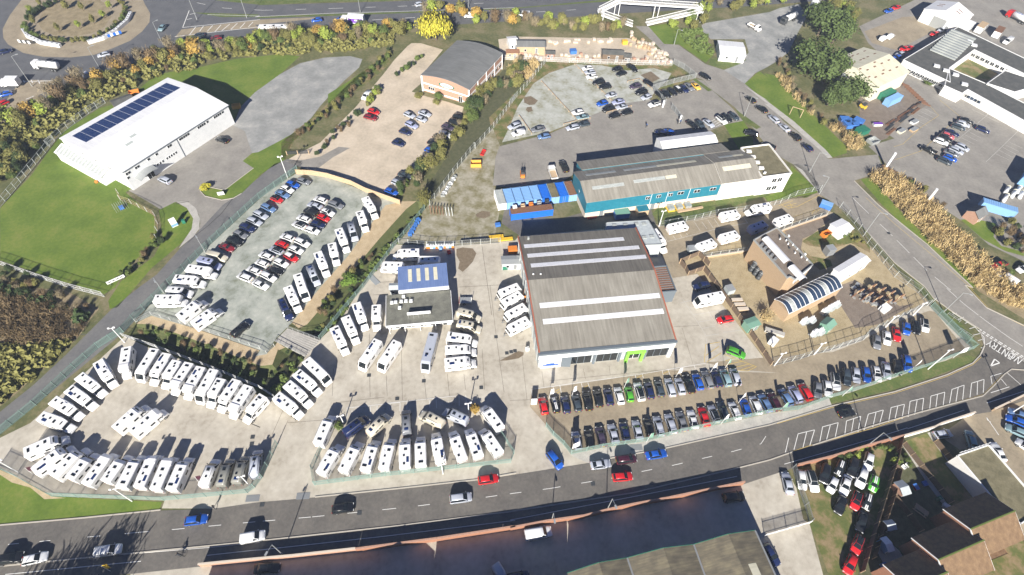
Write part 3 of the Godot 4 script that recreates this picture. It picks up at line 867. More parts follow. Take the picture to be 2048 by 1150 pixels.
func skin(bones:Array,cell:=.034) ->ArrayMesh:
	var lo:=Vector3.INF
	var hi:=-Vector3.INF
	for b in bones:
		for k in 2:
			var v:Vector3=b[k]
			lo=lo.min(v-Vector3.ONE*.17)
			hi=hi.max(v+Vector3.ONE*.17)
	var nx:=int((hi.x-lo.x)/cell)+2
	var ny:=int((hi.y-lo.y)/cell)+2
	var nz:=int((hi.z-lo.z)/cell)+2
	var f:=PackedFloat32Array()
	f.resize(nx*ny*nz)
	for i in nx:
		for j in ny:
			for k in nz:
				var p:=lo+Vector3(i,j,k)*cell
				var acc:=0.0
				for b in bones:
					var a:Vector3=b[0]
					var d:Vector3=b[1]-a
					var t:=clampf((p-a).dot(d)/d.length_squared(),0,1)
					var dist:float=p.distance_to(a+d*t)-lerpf(b[2],b[3],t)
					if dist<.25:
						acc+=exp(-dist*45.0)
				f[(i*ny+j)*nz+k]=-log(acc+1e-9)/45.0
	var id:={}
	var vs:=PackedVector3Array()
	var step:=[ny*nz,nz,1]
	for i in nx-1:
		for j in ny-1:
			for k in nz-1:
				var base:=(i*ny+j)*nz+k
				var sum:=Vector3.ZERO
				var cnt:=0
				for ax in 3:
					var o1:int=step[(ax+1) % 3]
					var o2:int=step[(ax+2) % 3]
					for e in 4:
						var s0:int=base+(o1 if e & 1 else 0)+(o2 if e & 2 else 0)
						var fa:=f[s0]
						var fb:=f[s0+step[ax]]
						if (fa<0) !=(fb<0):
							var pt:=Vector3.ZERO
							pt[ax]=fa/(fa-fb)
							pt[(ax+1) % 3]=1.0 if e & 1 else 0.0
							pt[(ax+2) % 3]=1.0 if e & 2 else 0.0
							sum+=pt
							cnt+=1
				if cnt:
					id[base]=vs.size()
					vs.append(lo+(Vector3(i,j,k)+sum/cnt)*cell)
	var st:=ss(true)
	for base in id:
		for ax in 3:
			var o1:int=step[(ax+1) % 3]
			var o2:int=step[(ax+2) % 3]
			if not (id.has(base-o1) and id.has(base-o2) and id.has(base-o1-o2)):
				continue
			var fa:=f[base]
			var fb:=f[base+step[ax]]
			if (fa<0)==(fb<0):
				continue
			var quad:=[vs[id[base]],vs[id[base-o1]],vs[id[base-o1-o2]],vs[id[base-o2]]]
			if fa<0:
				quad.reverse()
			q(st,quad[0],quad[3],quad[2],quad[1])
	return fin(st)
func person(x:float,z:float,yaw:float,label:String,pose:String,top:String,y:=-.03) ->Node3D:
	var o:=thing("person",label,"person",Vector3(x,y,z),yaw)
	var swing:=.24 if pose !="stand" else .05
	var hip:=Vector3(0,.93,0)
	var neck:=Vector3(0,1.46,-.02)
	var knees:=[Vector3(.1,.5,-swing*.8),Vector3(-.1,.5,swing*.3)]
	var feet:=[Vector3(.1,.07,-swing),Vector3(-.1,.09,swing*1.3)]
	var hands:=[Vector3(.27,.8,swing*.7),Vector3(-.27,.82,-swing*.8)]
	if pose=="ride":
		hip=Vector3(0,.98,.22)
		neck=Vector3(0,1.42,-.2)
		knees=[Vector3(.12,.78,-.12),Vector3(-.12,.62,-.1)]
		feet=[Vector3(.12,.42,.02),Vector3(-.12,.2,.1)]
		hands=[Vector3(.26,1.02,-.55),Vector3(-.26,1.02,-.55)]
	var bones:=[[hip,hip.lerp(neck,.55),.15,.145],[hip.lerp(neck,.55),hip.lerp(neck,.88),.15,.13],[neck,neck+Vector3(0,.1,-.01),.055,.055],[neck+Vector3(0,.18,-.02),neck+Vector3(0,.23,-.01),.085,.095]]
	for k in 2:
		var sx:=1 if k==0 else -1
		var sh:=hip.lerp(neck,.92)+Vector3(sx*.18,0,0)
		var el:Vector3=sh.lerp(hands[k],.5)+Vector3(sx*.05,-.02,.05)
		bones+=[[sh,el,.058,.045],[el,hands[k],.043,.034],[hands[k],hands[k]+Vector3(0,-.09,-.03),.036,.03]]
		bones+=[[hip+Vector3(sx*.09,-.02,0),knees[k],.088,.06],[knees[k],feet[k],.058,.042],[feet[k]+Vector3(0,-.01,.02),feet[k]+Vector3(0,-.03,-.17),.048,.04]]
	part(o,"body",skin(bones),M.cloth_dark)
	var hd:=[[neck+Vector3(0,.17,-.035),neck+Vector3(0,.22,-.03),.082,.09]]
	part(o,"face",skin(hd),M.skin)
	part(o,"hair",skin([[neck+Vector3(0,.2,.015),neck+Vector3(0,.255,.0),.09,.085]]),M.bark)
	var tb:=[[hip.lerp(neck,.12),hip.lerp(neck,.5),.165,.16],[hip.lerp(neck,.5),hip.lerp(neck,.86),.165,.145]]
	for k in 2:
		var sx:=1 if k==0 else -1
		var sh:=hip.lerp(neck,.92)+Vector3(sx*.18,0,0)
		tb.append([sh,sh.lerp(hands[k],.5)+Vector3(sx*.05,-.02,.05),.072,.058])
	part(o,"jacket",skin(tb),M[top])
	return o
func plan(a:Vector3,b:Vector3,c:Vector3) ->Dictionary:
	a.y=0
	b.y=0
	c.y=0
	var x:=(b-a).normalized()
	var z:=Vector3(-x.z,0,x.x)
	return {"a":a,"x":x,"z":z,"L":a.distance_to(b),"W":(c-a).dot(z)}
func at(f:Dictionary,u:float,y:float,v:float) ->Vector3:
	return f.x*u+f.z*v+Vector3(0,y,0)
func house(called:String,label:String,f:Dictionary,cat:="building",group:="") ->Node3D:
	return thing(called,label,cat,f.a+Vector3(0,-.06,0),0.0,group)
func prism(o:Node3D,called:String,f:Dictionary,prof:Array,u0:float,u1:float,mt:String) ->MeshInstance3D:
	var s:=ss()
	var n:=prof.size()
	var poly:=PackedVector2Array()
	for p in prof:
		poly.append(Vector2(p[0],p[1]))
	var id:=Geometry2D.triangulate_polygon(poly)
	for i in n:
		var p:Array=prof[i]
		var r:Array=prof[(i+1) % n]
		q(s,at(f,u0,p[1],p[0]),at(f,u1,p[1],p[0]),at(f,u1,r[1],r[0]),at(f,u0,r[1],r[0]))
	for i in id.size()/3:
		var a:=poly[id[i*3]]
		var b:=poly[id[i*3+1]]
		var c:=poly[id[i*3+2]]
		tri(s,at(f,u0,a.y,a.x),at(f,u0,b.y,b.x),at(f,u0,c.y,c.x))
		tri(s,at(f,u1,a.y,a.x),at(f,u1,c.y,c.x),at(f,u1,b.y,b.x))
	return part(o,called,fin(s),M[mt])
func roof(o:Node3D,called:String,f:Dictionary,prof:Array,u0:float,u1:float,th:float,mt:String) ->MeshInstance3D:
	var s:=ss()
	var run:=0.0
	for i in prof.size()-1:
		var p:Array=prof[i]
		var r:Array=prof[i+1]
		var d:=Vector2(p[0],p[1]).distance_to(Vector2(r[0],r[1]))
		var a:=at(f,u0,p[1],p[0])
		var b:=at(f,u1,p[1],p[0])
		var c:=at(f,u1,r[1],r[0])
		var e:=at(f,u0,r[1],r[0])
		var up:=Vector3(0,th,0)
		q(s,a+up,e+up,c+up,b+up,Rect2(0,run,0,0))
		s.set_uv(Vector2(0,run))
		q(s,a,b,c,e)
		q(s,a,e,e+up,a+up)
		q(s,b,b+up,c+up,c)
		if i==0:
			q(s,a,a+up,b+up,b)
		if i==prof.size()-2:
			q(s,e,c,c+up,e+up)
		run+=d
	return part(o,called,roof_uv(fin(s),f),M[mt])
func roof_uv(m:ArrayMesh,f:Dictionary) ->ArrayMesh:
	var a:=m.surface_get_arrays(0)
	var uv:=PackedVector2Array()
	for v in a[Mesh.ARRAY_VERTEX]:
		uv.append(Vector2(v.dot(f.x),v.dot(f.z)+v.y*.3))
	a[Mesh.ARRAY_TEX_UV]=uv
	var r:=ArrayMesh.new()
	r.add_surface_from_arrays(Mesh.PRIMITIVE_TRIANGLES,a)
	return r
func slope_y(prof:Array,v:float) ->float:
	for i in prof.size()-1:
		if v>=prof[i][0] and v<=prof[i+1][0]:
			return lerpf(prof[i][1],prof[i+1][1],(v-prof[i][0])/(prof[i+1][0]-prof[i][0]))
	return prof[-1][1]
func inlay(o:Node,called:String,f:Dictionary,prof:Array,u0:float,u1:float,v0:float,v1:float,lift:float,mt:String) ->MeshInstance3D:
	var s:=ss()
	var n:=Vector3.UP
	block(s,at(f,u0,slope_y(prof,v0),v0),at(f,u1,0,0)-at(f,u0,0,0),n*lift,at(f,0,slope_y(prof,v1),v1)-at(f,0,slope_y(prof,v0),v0))
	return part(o,called,roof_uv(fin(s),f),M[mt])
func windows(o:Node3D,f:Dictionary,side:String,spots:Array,w:float,h:float,cols:=1,frame:="white_paint",glass:="glass",called:="window"):
	for sp in spots:
		var x:Vector3=f.x
		var p:=Vector3.ZERO
		if side=="S":
			p=at(f,sp[0],sp[1],f.W)
		elif side=="N":
			x=-f.x
			p=at(f,sp[0],sp[1],0)
		elif side=="E":
			x=-f.z
			p=at(f,f.L,sp[1],sp[0])
		else:
			x=f.z
			p=at(f,0,sp[1],sp[0])
		window_at(o,p,x,w,h,cols,frame,glass,called)
func window_at(o:Node3D,p:Vector3,x:Vector3,w:float,h:float,cols:=1,frame:="white_paint",glass:="glass",called:="window"):
	var k:="win%.2f_%.2f" % [w,h]
	if not proto.has(k):
		proto[k]=boxm(Vector3(w,h,.14))
	var n:=x.cross(Vector3.UP)
	var fm:=part(o,called,proto[k],M[frame])
	fm.transform=Transform3D(Basis(x,Vector3.UP,n),p)
	var pw:=w/cols-.12
	var kp:="pane%.2f_%.2f" % [pw,h]
	if not proto.has(kp):
		proto[kp]=boxm(Vector3(pw,h-.16,.19))
	for c in cols:
		part(fm,"pane",proto[kp],M[glass]).position=Vector3((c+.5)*w/cols-w/2,0,0)
func flat_block(o:Node3D,pts:Array,y0:float,y1:float,wall:String,top:String,parapet:=.25,trim:="white_paint"):
	var base:Vector3=o.position
	var v:=PackedVector2Array()
	for p in pts:
		v.append(Vector2(p.x-base.x,p.z-base.z))
	if not Geometry2D.is_polygon_clockwise(v):
		v.reverse()
	var s:=ss()
	var n:=v.size()
	for i in n:
		var a:=v[i]
		var b:=v[(i+1) % n]
		q(s,Vector3(a.x,y0,a.y),Vector3(b.x,y0,b.y),Vector3(b.x,y1,b.y),Vector3(a.x,y1,a.y))
	part(o,"wall",fin(s),M[wall])
	var t:=ss()
	var id:=Geometry2D.triangulate_polygon(v)
	for i in id.size()/3:
		for k in [0,1,2]:
			var p:=v[id[i*3+k]]
			t.set_uv(p)
			t.add_vertex(Vector3(p.x,y1-.06,p.y))
	part(o,"roof",fin(t),M[top])
	if parapet>0:
		var c:=ss()
		for i in n:
			var a:=v[i]
			var b:=v[(i+1) % n]
			var d:=(b-a).normalized()*.1
			beam(c,Vector3(a.x-d.x,y1+parapet/2-.08,a.y-d.y),Vector3(b.x+d.x,y1+parapet/2-.08,b.y+d.y),.22,parapet)
		part(o,"parapet",fin(c),M[trim])
func vent_box(o:Node3D,called:String,p:Vector3,size:Vector3,mt:String,yaw:=0.0):
	var m:=part(o,called,boxm(size),M[mt])
	m.position=p-o.position
	m.rotation.y=yaw
func container(label:String,p:Vector3,yaw:float,len:float,mt:String,top:String,group:="shipping containers"):
	var o:=thing("shipping_container",label,"container",p+Vector3(0,-.05,0),yaw,group)
	var k:="container%s" % len
	if not proto.has(k):
		var s:=ss()
		box(s,Vector3(0,1.3,0),Vector3(len-.1,2.44,2.3))
		for i in int(len/.55):
			for sd in [-1,1]:
				box(s,Vector3(-len/2+.4+i*.55,1.3,sd*1.17),Vector3(.26,2.3,.07))
		for x in [-1,1]:
			for z in [-1,1]:
				box(s,Vector3(x*(len/2-.09),1.3,z*1.13),Vector3(.18,2.6,.18))
		proto[k]=fin(s)
		var t:=ss()
		for i in int(len/.6):
			box(t,Vector3(-len/2+.45+i*.6,2.56,0),Vector3(.34,.1,2.24))
		box(t,Vector3(0,2.53,0),Vector3(len-.1,.06,2.3))
		proto[k+"t"]=fin(t)
	part(o,"shell",proto[k],M[mt])
	part(o,"roof",proto[k+"t"],M[top])
	for z in [-.57,.57]:
		part(o,"door",boxm(Vector3(.08,2.3,1.08)),M[mt]).position=Vector3(len/2,1.3,z)
		part(o,"lock_bar",boxm(Vector3(.06,2.3,.06)),M.galvanised).position=Vector3(len/2+.06,1.3,z*.5)
func crate(called:String,label:String,cat:String,p:Vector3,yaw:float,size:Vector3,mt:String,lid:="",group:="") ->Node3D:
	var o:=thing(called,label,cat,p+Vector3(0,-.05,0),yaw,group)
	var s:=ss()
	var t:=.06
	box(s,Vector3(0,.08,0),Vector3(size.x,.1,size.z))
	for d in [-1,1]:
		box(s,Vector3(d*(size.x-t)/2,size.y/2,0),Vector3(t,size.y,size.z-t*2-.004))
		box(s,Vector3(0,size.y/2,d*(size.z-t)/2),Vector3(size.x,size.y-.004,t))
	part(o,"sides",fin(s),M[mt])
	if lid !="":
		part(o,"lid",boxm(Vector3(size.x+.06,.08,size.z+.06)),M[lid]).position.y=size.y+.04
	return o
func pallet(label:String,group:String,p:Vector3,yaw:float,size:Vector3,mt:String):
	var o:=thing("pallet_stack",label,"pallet",p+Vector3(0,-.05,0),yaw,group)
	var k:="pallet_base"
	if not proto.has(k):
		var s:=ss()
		for z in [-.45,0,.45]:
			box(s,Vector3(0,.07,z),Vector3(1.1,.1,.1))
		for i in 5:
			box(s,Vector3(-.46+i*.23,.14,0),Vector3(.16,.03,1.1))
		proto[k]=fin(s)
	part(o,"pallet",proto[k],M.timber)
	var t:=ss()
	for i in 3:
		var r:=rng.randf_range(.86,1.0)
		box(t,Vector3(rng.randf_range(-.04,.04),.16+size.y*(i+.5)/3,0),Vector3(size.x*r,size.y/3-.02,size.z*r))
	part(o,"load",fin(t),M[mt])
func shed(called:String,label:String,a:Vector3,b:Vector3,c:Vector3,h:float,ridge:float,wall:String,top:String,cat:="shed") ->Node3D:
	var f:=plan(a,b,c)
	var o:=house(called,label,f,cat)
	var w:float=f.W
	prism(o,"wall",f,[[0,0],[0,h],[w/2,ridge],[w,h],[w,0]],0,f.L,wall)
	roof(o,"roof",f,[[-.2,h-.08],[w/2,ridge+.02],[w+.2,h-.08]],-.2,f.L+.2,.1,top)
	windows(o,f,"S",[[f.L*.3,h*.55]],.8,1.0,1,"white_paint")
	windows(o,f,"S",[[f.L*.7,h*.42]],.95,h*.8,1,"white_paint","steel_grey","door")
	return o
func _ready():
	rng.seed=7
	var cam:=Camera3D.new()
	cam.name="camera"
	cam.fov=53.13
	cam.far=2500
	var pitch:=deg_to_rad(51.7)
	var roll:=deg_to_rad(2.64)
	var fwd:Vector3=Vector3(0,-sin(pitch),-cos(pitch))
	var up:Vector3=Vector3.RIGHT.cross(fwd)
	var r:Vector3=Vector3.RIGHT*cos(roll)+up*sin(roll)
	var u:Vector3=up*cos(roll)-Vector3.RIGHT*sin(roll)
	cam.transform=Transform3D(Basis(r,u,-fwd),Vector3(0,116,0))
	add_child(cam)
	cam.current=true
	var we:=WorldEnvironment.new()
	we.name="environment"
	var env:=Environment.new()
	env.background_mode=Environment.BG_SKY
	var sm:=ProceduralSkyMaterial.new()
	sm.sky_top_color=Color(.2,.36,.68)
	sm.sky_horizon_color=Color(.62,.72,.85)
	sm.ground_bottom_color=Color(.3,.3,.28)
	sm.ground_horizon_color=Color(.62,.7,.8)
	sm.sky_energy_multiplier=.5
	sm.sun_angle_max=4.0
	var sky:=Sky.new()
	sky.sky_material=sm
	env.sky=sky
	env.tonemap_mode=Environment.TONE_MAPPER_LINEAR
	env.tonemap_exposure=2.15
	env.sdfgi_enabled=true
	env.ssao_enabled=true
	env.ssil_enabled=true
	env.fog_enabled=true
	env.fog_density=.00025
	env.fog_light_color=Color(.78,.84,.92)
	we.environment=env
	add_child(we)
	var sun:=DirectionalLight3D.new()
	sun.name="sun"
	var el:=deg_to_rad(27.5)
	var az:=deg_to_rad(5.0)
	sun.look_at_from_position(Vector3.ZERO,Vector3(sin(az)*cos(el),-sin(el),-cos(az)*cos(el)))
	sun.light_energy=1.6
	sun.light_color=Color(1.0,.975,.93)
	sun.light_angular_distance=.5
	sun.shadow_enabled=true
	add_child(sun)
	materials()
	ditch_ground()
	grounds()
	markings()
	buildings_left()
	buildings_middle()
	buildings_right()
	vehicles()
	motorhomes()
	big_vehicles()
	fences()
	planting()
	furniture()
	people()
func grounds():
	sheet("dual_carriageway","dark_road",3,[-140.1,-252,-108.3,-232.7,-54.4,-241.3,10.6,-254,101.4,-273.6,286.5,-317.6,272.4,-294,96.5,-251.5,35.4,-238.7,-5,-229.1,-43.2,-220.8,-67.8,-215.4,-86.5,-212.2,-100,-205.7,-114.1,-197.3,-129.8,-191.1,-134.4,-194,-140.8,-184.7,-148.3,-179,-150.5,-172.3,-153.7,-168.1,-156.9,-162.5,-159,-152.2,-160.5,-144.6,-161.8,-139.9,-176.5,-127.4,-254.8,-231.4,-214.4,-254])
	sheet("central_reservation","verge",4,[-132.5,-224.2,-106,-225.1,-107.4,-223.3,-77.3,-228.3,-46.3,-233.1,-4.1,-240.4,77,-263.4,254,-304,252.2,-300.5,76.5,-260.5,-4.1,-239.6,-46.1,-232,-76.9,-226.7,-107,-221.8,-105.4,-223.2,-120.1,-221.6])
	sheet("far_verge","verge",4,[-128,-235.1,-108.4,-232.9,-110.2,-232.3,-79.6,-238.4,-63.6,-240,10.6,-254.9,102.1,-276.7,112.2,-322.4,-100.7,-265.9,-130.7,-243.7])
	sheet("hatched_island","tan_tarmac",4,[-132.1,-204.9,-131.9,-210.8,-120.5,-215.4,-104.7,-221,-106.6,-220.8,-81.8,-225.2,-81.6,-224.2,-105.4,-216.8,-102.7,-214.5,-116.6,-211.7,-127.2,-206.3])
	sheet("splitter_island","tan_tarmac",4,[-169.1,-152.8,-171.5,-167.4,-170.7,-173,-160.1,-173.5,-160.5,-169.9,-162,-161.4,-164.7,-151.8,-165.9,-147.5])
	sheet("roundabout_ring","tan_tarmac",4,[-197.7,-205.3,-193.7,-198.9,-189.5,-194.7,-180.9,-189.5,-172.7,-187.6,-163,-188,-155.7,-190.4,-151.3,-195.3,-147.3,-201.2,-145.9,-208.1,-146.1,-215.1,-148.8,-222.1,-154,-229.2,-159.8,-238.1,-175,-248.5,-199.7,-250.7,-204.2,-232,-200.9,-215.6])
	sheet("roundabout_bed","dry_scrub",5,[-187,-210.3,-182.3,-205.3,-176.3,-202.4,-169.3,-202.1,-163.8,-205,-161.3,-210.1,-162.3,-217.7,-166.2,-224.8,-171.7,-229.7,-176.4,-233.8,-185.1,-234.7,-190.3,-229,-190.4,-219.8])
	sheet("service_lane","lane_asphalt",4,[-108.9,-49,-108.1,-51.4,-104.7,-57.9,-101.6,-65.8,-97.3,-79,-93.7,-86.1,-91,-90.5,-88.6,-99.7,-86.2,-106.1,-83.2,-116.6,-79.7,-122.3,-76.5,-129.3,-74,-135.2,-70.6,-137.8,-65.9,-137.1,-67.7,-131.7,-73.7,-119.9,-82,-99.7,-88.1,-82.7,-91.3,-72.8,-101.6,-53.3,-105.4,-46.8,-107.5,-43.6])
	sheet("warehouse_forecourt","pale_asphalt",3,[-111.8,-120.8,-110.2,-123.5,-102.8,-137.7,-92.7,-153.2,-87.8,-150.4,-82.2,-139.8,-83.8,-135.9,-79.5,-132.9,-84.8,-122.7,-91.4,-124.2,-91.5,-121.9,-89.4,-119.9,-84.1,-118.6,-81.1,-119.6,-82.4,-117.1,-86.1,-106,-86.7,-109,-88.4,-112.5,-91.7,-116,-94.8,-117.2,-96.9,-116.9,-99.7,-113.8,-103.7,-116.2])
	sheet("grey_slab","slab_grey",3,[-92.7,-153.2,-92.7,-156.4,-93.5,-163,-91.3,-171.9,-86,-183.6,-80.9,-191.2,-72.9,-195.7,-64,-197.5,-59.1,-195.8,-59.2,-190.1,-62.5,-181.7,-65.6,-172.2,-67.4,-165.6,-69.2,-156.3,-71,-147.6,-74,-141.4,-77.1,-136.3,-79.5,-132.9,-83.8,-135.9,-82.2,-139.8,-87.8,-150.4])
	sheet("brick_hall_yard","hall_gravel",3,[-42.8,-208.6,-39.3,-208.9,-30.3,-204.9,-35.9,-187.5,-35.6,-181.7,-38.1,-176.6,-32.3,-173.9,-24.8,-171.4,-19.2,-168.8,-19.7,-164.4,-22.6,-158.4,-25.9,-149.9,-26.5,-147.7,-30.2,-138.5,-34,-129.3,-35.7,-122.9,-43.6,-124.6,-56.8,-131.8,-64.8,-133.9,-71.1,-136.8,-67.7,-141.1,-62.7,-146.4,-59.3,-155.7,-55.6,-165.7,-52.6,-176.3,-49.9,-185.9,-47.2,-196.8,-44,-206.3])
	sheet("gravel_apron","pale_asphalt",4,[-71.1,-136.8,-64.8,-133.9,-60.7,-133.6,-57,-139.7,-52.8,-144.5,-56.5,-144.8,-61,-139.7,-65.4,-137.9])
	sheet("gravel_compound","compound_gravel",3,[-66.1,-131.6,-56.5,-130.6,-44,-124.9,-33.1,-121.2,-37.4,-119.6,-40.8,-110,-43.8,-100.1,-48.7,-88.8,-52.9,-77.6,-55.5,-72.6,-56.2,-68.6,-58.7,-67.9,-58,-69.5,-73,-74.2,-86.9,-77.8,-90,-75.5,-88.1,-82.7,-82,-99.6,-73.6,-119.9,-75,-119.8])
	sheet("earth_bank","bank_earth",2,[-28.8,-121.9,-31.3,-118.4,-36.9,-106.3,-44.1,-89,-49.1,-77.4,-50.9,-76.2,-53.3,-78,-49.3,-88.7,-43.9,-100.6,-40.9,-110.5,-37.5,-120.1,-33.2,-121.5])
	sheet("earth_bank","bank_earth",2,[-87,-78,-73,-74.4,-58.1,-69.7,-58.8,-68.1,-56.2,-68.7,-54.7,-71.9,-52.5,-70.6,-53.8,-69.8,-54,-70.2,-54.1,-65.9,-56.8,-65.4,-70.3,-70.3,-85.9,-75.4,-89.7,-75.3])
	sheet("yard_concrete","concrete",3,[-90.4,-71.6,-84.1,-69,-71.3,-64.9,-54.4,-57.8,-51.2,-57.7,-47.2,-68.3,-44.9,-73.4,-41.7,-78.5,-38,-90.4,-33.4,-102.4,-32,-104.6,-15.7,-105.2,0.2,-108.1,1.5,-110.3,24,-114,37.1,-118.4,44.2,-113,46.4,-102,49,-99.1,55.9,-84.6,61.6,-71.6,70.8,-74.5,88.2,-82.2,105.2,-92,108.4,-92.7,113,-79.5,112.8,-79.3,98.7,-72.6,81.9,-66.9,73,-63.4,73.2,-62,57.9,-56.6,34.1,-50,17.5,-46.1,2.6,-43,-4.8,-41.5,-20.3,-39,-37.2,-36.5,-48.4,-35,-55.9,-33.5,-65.9,-33.1,-66,-34.6,-77.7,-34.5,-88,-34.6,-100.9,-39.2,-104,-41,-106.8,-44,-100.4,-49.2,-90.6,-71.7])
	sheet("shop_forecourt","tan_tarmac",4,[5.4,-62.8,12.7,-63.9,24.3,-66.4,35.3,-69.2,63.5,-69.9,53.5,-70.3,46.1,-71.8,77.8,-76.4,86.4,-80.1,85.6,-79.9,97.7,-86.6,107,-90.4,108.2,-90,111.1,-79.1,100.2,-74.1,90.6,-70.5,81.3,-67.3,81.8,-68.5,73.3,-64,65.1,-60.6,58.6,-59.4,40,-54.4,29.6,-51.5,20.5,-49.5,13.9,-47.9,13.2,-49,11.7,-51.1,8.7,-54.2,5.2,-58.3])
	sheet("footway_paving","foot_concrete",4,[14,-47.9,20.5,-49.3,29.6,-51.3,40,-54.3,58.6,-59.3,65.1,-60.4,73.1,-63.9,73.2,-62,62.1,-58.1,55,-55.5,34.1,-50,28.7,-48.9,17.5,-46.1,14.3,-47.4])
	sheet("corner_grass","verge",4,[73.1,-63.9,79.3,-65.8,90.3,-70,100.1,-74,111,-77.3,112.8,-76.7,110.6,-75.2,100.6,-71.1,89.1,-66.9,73.3,-62.5])
	sheet("caravan_yard","tan_tarmac",4,[37.1,-118.4,41.8,-116.3,64.1,-124.7,85.1,-131.7,91.7,-133.6,92.5,-125.3,67.3,-115.8,45.6,-103.4,49,-99.1,42.1,-97.3,39.7,-107])
	sheet("workshop_side_yard","asphalt",4,[-3.8,-114.6,-3.1,-120.9,11.3,-116.7,19.3,-120.3,39.2,-124.3,40.1,-117.4,34.2,-114.7,24,-114,1.6,-109.9])
	sheet("workshop_grass","verge",4,[39.4,-120.9,41.3,-123.7,53.1,-126.1,72.6,-132.2,76.3,-133,75.9,-131.3,67.7,-127.6,51.8,-120.6,42.3,-116.8])
	sheet("compound_ground","compound_pebble",2,[45.1,-102.8,67.3,-116,89.1,-124.9,92.9,-125.3,94.8,-122.2,98.7,-114.5,108.4,-92.7,105.2,-92,88.2,-82.3,70.9,-74.6,61.7,-71.8,55.9,-84.6,49,-99.2])
	sheet("compound_tarmac","brown_yard",4,[76.6,-116.8,90.4,-123.6,91.4,-122.2,86.7,-118,84.2,-115.7,81,-113.9,79.5,-110.1,79.8,-107,81,-104.6,79.2,-103.5,77,-113.6])
	sheet("compound_pad","brown_yard",4,[85.4,-97,91,-99.6,99.7,-91.4,104.2,-92.5,92.1,-85.3,85.7,-83.8,83.7,-93.9])
	sheet("compound_grass","worn_grass",4,[85.7,-116.9,91.1,-119.4,96.2,-118.6,100.3,-115.1,98.5,-109.7,94.4,-113.1,87.8,-110.6,82.2,-111.3,80.5,-112.8])
	sheet("compound_grass","worn_grass",5,[79.8,-109.8,81.3,-107.4,86.5,-106.4,86.4,-104.2,82.5,-102.5,81,-104.6,80.2,-107.1])
	sheet("storage_yard","yard_dirt",3,[-26.3,-117.9,-23.1,-126,-18.1,-138.1,-12.6,-150,-8.8,-158.2,-5.9,-148.8,-7.5,-134.7,-4.5,-119.8,-5.4,-109.8,0.2,-108.1,-15.8,-105.4,-31.4,-105.2])
	sheet("workshop_court","pale_asphalt",4,[-6,-148.7,9.8,-156.3,33.4,-174.5,44.7,-178.1,50.2,-178.5,63.5,-192.7,66.3,-192.1,68.5,-185.9,73.5,-175.7,75.9,-168,68.7,-165.3,64.8,-162.9,44.5,-147.2,19.1,-142.2,16.9,-136.5,13.7,-133.3,-2,-129.3,-7.1,-130.1,-7,-143.5])
	sheet("upper_car_park","lot_gravel",3,[-3.1,-159.9,-0.9,-170.3,4.3,-184.9,9.9,-192.2,19.7,-199.1,29.5,-199.1,39,-196.3,48.9,-198.9,55.3,-195.9,52.7,-190.6,46.9,-181.9,44.5,-176.9,33.4,-174.5,24.9,-167.8,9.8,-157.3,-5.3,-150.8])
	sheet("car_park_grass","worn_grass",2,[9,-200,39.5,-202.6,56.7,-202.3,62.7,-194,61.4,-191.3,46.6,-183.5,32.4,-172.9,9.8,-156.6,-8.3,-151.9,-10.3,-163.6])
	sheet("stone_yard","hall_gravel",3,[-9.8,-214.4,-2.3,-217.1,25.5,-218.6,41,-219.9,50.5,-216.8,53.8,-206.6,56.2,-202.2,28.6,-200.8,-4.7,-199.8,-8.2,-201.3])
	sheet("estate_lane","pale_asphalt",5,[45.1,-229.6,50.4,-230.1,55.1,-216.7,60.7,-216.5,69.1,-203.3,75.4,-199.8,81.3,-191.2,87.5,-178.7,89.8,-169.1,98.7,-154.4,99.1,-149.9,116.2,-153.4,115.4,-145.3,104.1,-139.9,107.9,-129.2,116,-113.9,121.9,-98.8,120.1,-99.5,122.3,-92.3,129.4,-87,137.5,-83.1,133,-75,123.5,-75.7,119,-81.4,116.1,-80.1,117.3,-85.3,112.2,-90.9,109.7,-94.6,108.9,-98.4,104,-106.4,100.3,-118.5,96,-127.3,91.2,-133.2,89.4,-143.8,81.7,-152.2,79.6,-159.5,78.8,-163.2,74.5,-176.2,68.5,-186,66.3,-192.5,63.7,-194,56.6,-205,51.5,-216.9])
	sheet("cement_yard","slab_grey",4,[72.9,-234.2,83.4,-238.5,104.1,-247.1,109.2,-251,118.8,-255.5,119.3,-245.1,111.4,-230.4,103.5,-214.7,95.9,-206.5,91.6,-202.5,86.8,-198.6,81.3,-191.2,75.4,-199.8,82.2,-204.4,87.6,-213.3,88.2,-223.2,74.4,-221.9,72,-228.9])
	sheet("cabin_grass","verge",5,[72,-208.2,70.1,-203,75.4,-199.8,82.2,-204.4,85.7,-207.9])
	sheet("footbridge_grass","lawn",4,[50.4,-229.5,61.1,-234.2,64.5,-225.1,73.3,-210.2,69.3,-204.3,61.2,-216.8,55.1,-216.7])
	sheet("lane_verge","lawn",4,[81.3,-191.2,88.6,-200,91.6,-195.5,90.1,-198.8,94.7,-197.5,99.4,-179.7,107.4,-156.3,106.2,-153.4,99.6,-150.3,98.7,-154.4,91.7,-167.8,85.3,-178.6])
	sheet("lane_footway","foot_concrete",6,[80.7,-190.3,87.9,-180.3,86.2,-182.2,93.4,-169.4,99.7,-154.8,100.8,-150.7,99.2,-150.2,97.9,-154.3,91.6,-167.4,85.5,-179.4,86.9,-178.7])
	sheet("gate_verge","verge",6,[63.6,-193.2,68.5,-186,66.9,-185.1,62.5,-192.2])
	sheet("store_lawn","lawn",5,[68.8,-165.7,76,-168.4,77.3,-160.3,76,-152.7,71.3,-152.4])
	sheet("lane_island","verge",6,[74.4,-175.8,75.7,-173.2,81.2,-165.2,79.4,-164,75.9,-168])
